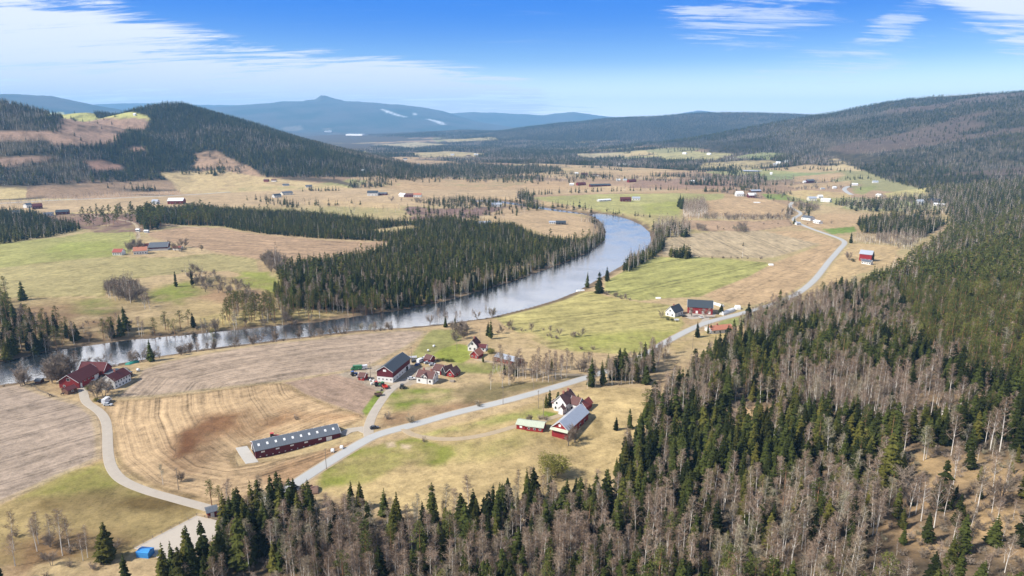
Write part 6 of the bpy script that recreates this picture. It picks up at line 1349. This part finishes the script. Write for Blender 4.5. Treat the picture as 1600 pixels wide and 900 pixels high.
# --- the long slope beyond and the wooded ridge
x, y = jitter(500, 4800, 1350, 5200, 10.5); r_ = np.hypot(x, y); hC = ridge_h(x, y, RW[2])
k = ((hC > 36 + 30 * fbm(x, y, 300, 721, 3)) | ((side_of_edge(x, y) > 0) & (r_ < 2300))) & (rng.random(x.size) < np.clip(1.3 - r_ / 4600, .4, 1)) & (rng.random(x.size) > .75 * felled(x, y)); x, y = x[k], y[k]
sw = np.clip(.66 + 1.9 * fbm(x, y, 300, 731, 3), .05, .98); pw = np.clip(fbm(x, y, 320, 733, 3) * 1.5, 0, .6)
plant(x, y, {'spruce': sw * .95, 'pine': pw * .6, 'birch': (1 - sw) * .8}, {'spruce': 12, 'birch': 10, 'pine': 12}, .2)
x, y = jitter(-1500, 4200, 3900, 6900, 19.0); hD = ridge_h(x, y, RW[3]); k = hD > 30 + 20 * fbm(x, y, 300, 741, 3); x, y = x[k], y[k]
sw = np.clip(.78 + 1.3 * fbm(x, y, 300, 743, 3), .15, .95)
plant(x, y, {'spruce': sw, 'birch': (1 - sw) * .8}, {'spruce': 13, 'birch': 11}, .2)
# --- woods and hedgerows on the valley floor far off
xa, ya = jitter(-900, 2200, 1300, 3000, 7.5); ka = np.hypot(xa, ya) < 2700; xb, yb = jitter(-900, 3200, 1400, 5200, 12.0); kb = np.hypot(xb, yb) >= 2700
x = np.concatenate([xa[ka], xb[kb]]); y = np.concatenate([ya[ka], yb[kb]]); k = rng.random(x.size) < far_wood(x, y) * .9
hh = np.maximum.reduce([ridge_h(x, y, q) for q in RW[:4]]); k &= hh < 34
for q, c in FARF: k &= ~inside(x, y, W(q))
for q in ([(-300, 330), (0, 312), (245, 300), (240, 266), (395, 268), (470, 280), (600, 284), (700, 284), (820, 288), (1060, 292), (1060, 312), (790, 330), (0, 345), (-300, 350)], [(1060, 296), (1120, 302), (1240, 318), (1240, 345), (1420, 345), (1420, 385), (1000, 400), (1000, 310)], [(1380, 302), (1420, 296), (1500, 288), (1506, 296), (1440, 306), (1390, 312)], [(1225, 300), (1260, 297), (1330, 303), (1330, 308), (1260, 312), (1230, 305)]): k &= ~inside(x, y, W(q))
x, y = x[k], y[k]
sw = np.clip(.5 + 1.6 * fbm(x, y, 150, 753, 3), .1, .95)
plant(x, y, {'spruce': sw * .85, 'birch': (1 - sw) * .7, 'bare': .12}, {'spruce': 15, 'birch': 11, 'bare': 9}, .2)
for q, m in (([(1040, 262), (1100, 258), (1180, 262)], {'spruce': .6, 'birch': .4}), ([(820, 268), (900, 273), (960, 277)], {'birch': .6, 'spruce': .3}), ([(1190, 267), (1260, 263), (1330, 270)], {'spruce': .6, 'birch': .3}), ([(1290, 285), (1340, 279), (1420, 283)], {'birch': .6, 'spruce': .3}),
             ([(1240, 297), (1300, 293)], {'bare': .8}), ([(1060, 276), (1140, 280), (1200, 278)], {'birch': .6, 'spruce': .3}), ([(940, 252), (1040, 256), (1130, 254)], {'spruce': .8, 'birch': .2}), ([(700, 282), (800, 285), (900, 284)], {'birch': .5, 'bare': .2}), ([(1120, 268), (1135, 262), (1150, 264), (1150, 270)], {'spruce': 1}), ([(1205, 262), (1235, 258)], {'bare': .7, 'spruce': .3}),
             ([(540, 292), (600, 290), (640, 268), (760, 274), (800, 272), (900, 272)], {'spruce': .7, 'birch': .3}), ([(590, 280), (660, 276), (760, 280), (790, 276)], {'spruce': .9}), ([(400, 312), (440, 318), (520, 322), (560, 318)], {'birch': .6, 'spruce': .4}),
             ([(520, 330), (580, 331), (640, 330)], {'birch': .9}), ([(480, 297), (500, 299), (530, 298)], {'spruce': 1}), ([(880, 262), (940, 262), (980, 268)], {'birch': .5, 'spruce': .4}), ([(960, 280), (1060, 283), (1140, 288), (1240, 290)], {'birch': .7, 'spruce': .3}),
             ([(1080, 270), (1120, 264), (1150, 272)], {'spruce': .9}), ([(1100, 299), (1150, 296), (1180, 300)], {'spruce': .7, 'birch': .3}), ([(420, 318), (470, 324)], {'spruce': .6, 'birch': .4}), ([(620, 280), (650, 284), (690, 284)], {'spruce': .5, 'birch': .4}),
             ([(700, 315), (760, 318), (800, 312)], {'spruce': .5, 'birch': .4}), ([(1150, 290), (1200, 300), (1240, 306)], {'spruce': .4, 'bare': .5}), ([(600, 312), (660, 316), (700, 318)], {'bare': .7})):
    belt(q, m, 4, 26, {'spruce': 12, 'birch': 10})

wood([(345, 815), (440, 795), (480, 822), (640, 820), (840, 792), (930, 805), (990, 810), (1010, 950), (240, 950), (260, 900)], {'shrub': .75, 'birch': .1}, 3.6, {'shrub': 2.6, 'birch': 8}, .35)
# ------------------------------------------------------------------ trees that stand apart, one by one
KNAME = {'spruce': 'spruce_tree', 'pine': 'pine_tree', 'birch': 'birch_tree', 'bare': 'bare_tree', 'shrub': 'shrub'}
VIS_N = {}
def tree_obj(kind, x, y, h, label, group=None, wf=1.0, leafy=None, near=True):
    K_ = KIND[kind]; i = VIS_N.get(kind, 0); VIS_N[kind] = i + 1
    z = float(zf(x, y)); s = h / {'spruce': 16.0, 'pine': 16.0, 'birch': 17.0, 'bare': 9.5, 'shrub': 3.0}[kind]
    e = empty(KNAME[kind], (x, y, z)); e.rotation_euler = (0, 0, random.Random(i * 7 + 3).uniform(0, 6.28)); e.scale = (s * wf, s * wf, s)
    tm, cm = K_['near'][i % K_['nnear']] if leafy is None else leafy
    t = link('trunk' if kind != 'shrub' else 'stems', tm, e); c = link('crown' if kind != 'shrub' else 'foliage', cm, e)
    tag(e, label, 'tree' if kind != 'shrub' else 'bush', group); return e
LEAFY = []
for sd in (3, 4, 5):
    (tv, tf), (cv, cf) = ball_bush(sd); LEAFY.append((mesh_np('shrub_stems', tv, tf, [M_GBK]), mesh_np('shrub_foliage', cv, cf, [M_BUD])))
DARKL = []
for sd in (13, 14):
    (tv, tf), (cv, cf) = ball_bush(sd, 2500); DARKL.append((mesh_np('bush_stems', tv, tf, [M_GBK]), mesh_np('bush_foliage', cv, cf, [M_SPR])))
def one(kind, px, py, h, label, wf=1.0, leafy=None, group=None):
    x, y = hit(px, py); tree_obj(kind, x, y, h, label, group, wf, leafy)
ONES = [
    ('spruce', 983, 670, 11, 'taller dark spruce standing alone on the pale meadow'), ('spruce', 963, 672, 7, 'small neat spruce standing alone on the pale meadow', 1.2),
    ('pine', 331, 790, 11, 'rounded pine at the lane bend, the bigger of a pair', 1.2), ('pine', 343, 792, 9, 'rounded pine at the lane bend, the smaller of a pair', 1.1),
    ('spruce', 275, 448, 15, 'slim dark spruce at the bright green river slope', .8), ('spruce', 300, 446, 16, 'slim dark spruce beside the bare thicket on the slope', .8),
    ('spruce', 36, 469, 17, 'tall spruce alone at the corner of the olive field'), ('pine', 173, 530, 16, 'lone pine on the far river bank below the rough slope', 1.3), ('pine', 259, 516, 14, 'pine on the far bank between two bare trees', 1.3), ('pine', 282, 514, 14, 'second pine along the far bank beside a grey tree', 1.3),
    ('spruce', 302, 512, 12, 'dark spruce hugging a bare grey tree by the river'), ('pine', 335, 545, 14, 'tall dark pine on the near bank at the field edge'), ('spruce', 236, 564, 15, 'spruce on the near bank behind the white farmhouse'), 
    ('spruce', 767, 530, 14, 'stout dark spruce standing behind the knoll farm'), ('spruce', 763, 524, 11, 'paler spruce half behind the stout dark one'), ('spruce', 755, 566, 4.5, 'small clipped conifer by the red cottage'), ('spruce', 696, 511, 9, 'dark spruce on the near bank among birches'), ('spruce', 711, 512, 8, 'smaller dark spruce next to the bank birches'),
    ('spruce', 788, 586, 7, 'young spruce in the birch strip below the silver-roofed shed'), ('spruce', 806, 588, 8, 'young spruce in the middle of the birch strip'), ('spruce', 862, 580, 8, 'young spruce at the east of the birch strip'),
    ('spruce', 918, 450, 16, 'thick dark spruce at the river edge, leftmost of three'), ('spruce', 936, 458, 20, 'tallest dark spruce at the river edge, middle of three'), ('spruce', 948, 440, 15, 'pointed spruce at the river edge, rightmost of three'),
    ('spruce', 1089, 527, 12, 'dark spruce beside the asphalt before the bungalow'), ('spruce', 1106, 522, 8, 'dark conifer at the bungalow corner, left one'), ('spruce', 1110, 520, 8, 'dark conifer at the bungalow corner, right one'), ('bare', 1081, 494, 8, 'olive tree in front of the navy-roofed barn'), ('spruce', 1127, 491, 9, 'rounded conifer beside the white fodder row', 1.5),
    ('bare', 1032, 497, 7, 'bare bush tree left of the black-roofed house'), ('bare', 1102, 497, 9, 'bare reddish tree standing before the navy-roofed barn'),
    ('spruce', 950, 578, 11, 'dark spruce by the road in the birch strip, lower one'), ('spruce', 968, 572, 12, 'dark spruce by the road in the birch strip, taller one'), ('spruce', 990, 570, 10, 'dark spruce by the road in the birch strip, last one'),
    ('spruce', 853, 637, 8, 'dark conifer at the northwest corner of the white farmhouse'), ('spruce', 859, 634, 9, 'dark conifer close behind the white farmhouse'), ('spruce', 903, 632, 6, 'small round conifer between farmhouse and garage', 1.5), ('spruce', 872, 628, 6, 'small conifer hedge tree behind the white farmhouse', 1.4),
    ('bare', 886, 696, 9, 'bare apple tree in front of the silver-roofed barn gable'), ('bare', 899, 692, 9, 'bare tree beside the silver-roofed barn'), ('bare', 826, 660, 5, 'bare garden tree behind the green-roofed sheds'),
    ('bare', 150, 622, 10, 'bare tree in the lane-side lawn, left of the pair'), ('bare', 163, 621, 12, 'bare tree in the lane-side lawn, taller one'), ('bare', 171, 613, 10, 'bare tree close to the white farmhouse gable'),
    ('bare', 35, 603, 12, 'wide bare willow by the river bend water'), ('bare', 82, 594, 15, 'large grey bare tree behind the red barn, left'), ('bare', 100, 590, 16, 'large grey bare tree behind the red barn, middle'), ('bare', 112, 588, 15, 'large grey bare tree behind the red barn, right'),
    ('bare', 283, 752, 5, 'thin bare tree standing in the stubble by the lane'), ('birch', 255, 757, 9, 'thin birch in the stubble beside the lane'), ('bare', 208, 568, 9, 'bare bank tree behind the teal tarpaulin'), ('bare', 222, 565, 9, 'bare bank tree east of the teal tarpaulin'),
    ('spruce', 169, 876, 15, 'pine-like dark spruce in the rough by the riding ground', 1.3), ('birch', 98, 868, 17, 'white-stemmed birch in the rough, the tallest'), ('birch', 22, 860, 14, 'white-stemmed birch at the far edge of the rough'), ('birch', 60, 850, 12, 'reddish birch in the rough, middle'), ('birch', 80, 852, 12, 'thin birch in the rough next to the tallest'),
    ('birch', 110, 862, 13, 'thin birch in the rough right of the tallest'), ('birch', 130, 876, 10, 'leaning birch in the rough near the bush'), ('spruce', 198, 915, 12, 'dark spruce at the very bottom of the rough'), ('spruce', 0, 912, 10, 'dark spruce cut by the lower corner of the view'),
    ('spruce', 550, 797, 13, 'dark spruce standing out at the meadow foot, left one'), ('spruce', 563, 795, 12, 'dark spruce standing out at the meadow foot, right one'), ('spruce', 601, 806, 12, 'dark spruce alone at the meadow foot'), ('spruce', 474, 797, 11, 'blue grey spruce beside the scrap pile'),
    ('spruce', 905, 815, 19, 'big pale green spruce at the meadow edge', 1.15), ('spruce', 1496, 822, 12, 'silvery blue spruce in the clearing'), ('spruce', 1385, 770, 24, 'tall broad spruce at the edge of the clearing', 1.3), ('bare', 1424, 790, 13, 'wide grey leafless tree in the clearing', 1.3), ('bare', 1350, 810, 13, 'wide pale leafless tree below the clearing', 1.3),
    ('bare', 1565, 790, 12, 'grey leafless tree at the clearing edge', 1.2), ('birch', 1562, 706, 22, 'pair-stemmed pale birch towering at the clearing'), ('bare', 316, 392, 9, 'bare tree standing alone in the brown field'), ('bare', 203, 394, 11, 'round bare tree at the meadow house, left'), ('bare', 216, 392, 12, 'round bare tree at the meadow house, right'),
    ('spruce', 1161, 385, 6, 'tiny dark spruce by the striped field'), ('spruce', 1241, 350, 11, 'spruce at the roadside garage'), ('spruce', 1263, 342, 12, 'spruce above the blue grey roof'), ('spruce', 1329, 380, 15, 'dark spruce by the kink of the road'), ('spruce', 1364, 408, 11, 'slim spruce beside the lone field barn'),
    ('bare', 1326, 406, 10, 'bare tree beside the lone field barn'), ('pine', 1063, 318, 14, 'dark round tree at the birch grove'), ('spruce', 336, 274, 13, 'dark clump of spruce on the pale slope', 3.0),
]
KEEP_OUT.clear()
for t in ONES: one(t[0], t[1], t[2], t[3], t[4], t[5] if len(t) > 5 else 1.0)
for px, py, h, lb, wf, lf in ((866, 746, 11, 'big round olive bush standing alone on the meadow', 1.25, LEAFY[0]), (138, 610, 3, 'yellow green bush at the red barn lane', 1.2, LEAFY[1]), (767, 552, 4, 'yellow green bush beside the wing of the knoll house', 1.4, LEAFY[2]), (150, 627, 2, 'low brown bush at the lane lawn edge', 1.8, LEAFY[1]),
                              (685, 564, 2.2, 'clipped dark hedge bush under the knoll lawn, first', 1.8, DARKL[0]), (692, 564, 2.2, 'clipped dark hedge bush under the knoll lawn, second', 1.8, DARKL[1]), (699, 565, 2.2, 'clipped dark hedge bush under the knoll lawn, third', 1.8, DARKL[0]), (706, 565, 2.2, 'clipped dark hedge bush under the knoll lawn, fourth', 1.8, DARKL[1]),
                              (1043, 500, 3, 'dark bush in front of the black-roofed house, left', 1.3, DARKL[0]), (1050, 502, 3, 'dark bush in front of the black-roofed house, right', 1.3, DARKL[1]), (1333, 409, 4, 'dark bush left of the white house in the tan field', 1.3, DARKL[0]), (844, 655, 2.4, 'brown hedge bush along the farm lawn, first', 1.6, None), (852, 656, 2.4, 'brown hedge bush along the farm lawn, second', 1.6, None),
                              (462, 655, 2.6, 'lone bare bush in the stubble above the poultry house', 1.2, None), (748, 635, 3.5, 'bare bush at the bend of the rough slope', 1.2, None), (605, 655, 4, 'bare shrub beside the main road junction', 1.0, None), (641, 660, 4, 'bare shrub on the verge above the main road', 1.2, None), (662, 690, 2.5, 'bare shrub by the meadow track', 1.1, None)):
    one('shrub', px, py, h, lb, wf, lf)
# ------------------------------------------------------------------ the woods: the 300 that show largest as objects, the rest as one mass of each kind
def place_of(px, py):
    if py > 770 and px < 480: return 'near the riding ground'
    if py > 770 and px < 960: return 'at the foot of the pale meadow'
    if px < 960: return 'in the woods across the river' if py < 540 else 'in the strips around the farms'
    if py > 700 and px < 1240: return 'on the lower wooded slope below the meadow edge'
    if py > 700: return 'around the brown clearing'
    if py > 560: return 'in the middle of the wooded hillside'
    return 'high on the wooded hillside'
LOOK = {'spruce': ('dark green spruce', 'spruces'), 'pine': ('light green pine', 'pines'), 'birch': ('leafless pale-stemmed birch', 'birches'), 'bare': ('grey leafless broad tree', 'leafless trees'), 'shrub': ('low leafless brown shrub', 'shrubs')}
MASS = {'spruce': 'spruce_forest', 'pine': 'pine_forest', 'birch': 'birch_forest', 'bare': 'bare_thicket', 'shrub': 'scrub'}
for kind, parts in TREES.items():
    if not parts: continue
    A = np.concatenate(parts); x, y, h, wf = A.T; z = zf(x, y); px, py = to_px(x, y, z); _, pt = to_px(x, y, z + h)
    r = np.hypot(x, y); inn = (px > 2) & (px < 1598) & (pt < 880) & (py < 960) & (y > 30)
    size = np.where(inn, py - pt, -1)
    order = np.argsort(-size); top = order[:max(300 - VIS_N.get(kind, 0), 0)]; top = top[size[top] > 0]
    for i in top:
        tall = 'tall ' if h[i] > 1.12 * DEF_H[kind] else 'young ' if h[i] < .72 * DEF_H[kind] else ''
        pl = place_of(px[i], py[i]); w, ws = LOOK[kind]
        tree_obj(kind, float(x[i]), float(y[i]), float(h[i]), ('%s%s growing %s' % (tall, w, pl)), '%s%s %s' % (tall, ws, pl))
    rest = np.ones(len(x), bool); rest[top] = False
    x, y, h, z, r = x[rest], y[rest], h[rest], z[rest], r[rest]; n = len(x); K_ = KIND[kind]
    if n == 0: continue
    pick = rng.integers(0, K_['nnear'], n)
    if K_['nfar']: pick = np.where(r > 620, K_['nnear'] + rng.integers(0, K_['nfar'], n), pick)
    H0 = {'spruce': 16.0, 'pine': 16.0, 'birch': 17.0, 'bare': 9.5, 'shrub': 3.0}[kind]; s = h / H0; w = s * rng.uniform(.85, 1.25, n) * (1 + .25 * sstep(r, 1500, 4000))
    me = bpy.data.meshes.new(MASS[kind]); me.vertices.add(n); me.vertices.foreach_set('co', np.stack([x, y, z], -1).astype(np.float32).ravel())
    a = me.attributes.new('pick', 'INT', 'POINT'); a.data.foreach_set('value', pick.astype(np.int32))
    a = me.attributes.new('size', 'FLOAT_VECTOR', 'POINT'); a.data.foreach_set('vector', np.stack([w, w, s], -1).astype(np.float32).ravel())
    a = me.attributes.new('turn', 'FLOAT_VECTOR', 'POINT'); a.data.foreach_set('vector', np.stack([rng.normal(0, .03, n), rng.normal(0, .03, n), rng.uniform(0, 6.283, n)], -1).astype(np.float32).ravel())
    o = link(MASS[kind], me); md = o.modifiers.new('scatter', 'NODES'); md.node_group = scatter_nodes(K_['col'])
    tag(o, 'mass of %s covering the hills and valley woods' % LOOK[kind][1], None, None, 'stuff')
    print('TREES', kind, len(A), 'individual', VIS_N.get(kind, 0))
# ------------------------------------------------------------------ the air
def haze(density):
    q = QB().box(-24000, 24000, -300, 23500, -60, 1500); o = q.build('haze', [])if False else None
    me = bpy.data.meshes.new('haze'); v, f = bx(-17900, 17900, -17900, 17900, -60, 780); me.from_pydata(v, [], f)
    m = bpy.data.materials.new('haze'); m.use_nodes = True; nt = m.node_tree; nt.nodes.clear(); g = G(nt); out = g.n('ShaderNodeOutputMaterial')
    pv = g.n('ShaderNodeVolumePrincipled'); pv.inputs['Color'].default_value = (0.28, 0.60, 1.0, 1); pv.inputs['Density'].default_value = density; pv.inputs['Anisotropy'].default_value = 0.0
    nt.links.new(pv.outputs[0], out.inputs['Volume']); me.materials.append(m); o = link('haze', me); tag(o, 'thin bluish air over the valley', None, None, 'stuff')
haze(7.2e-5)
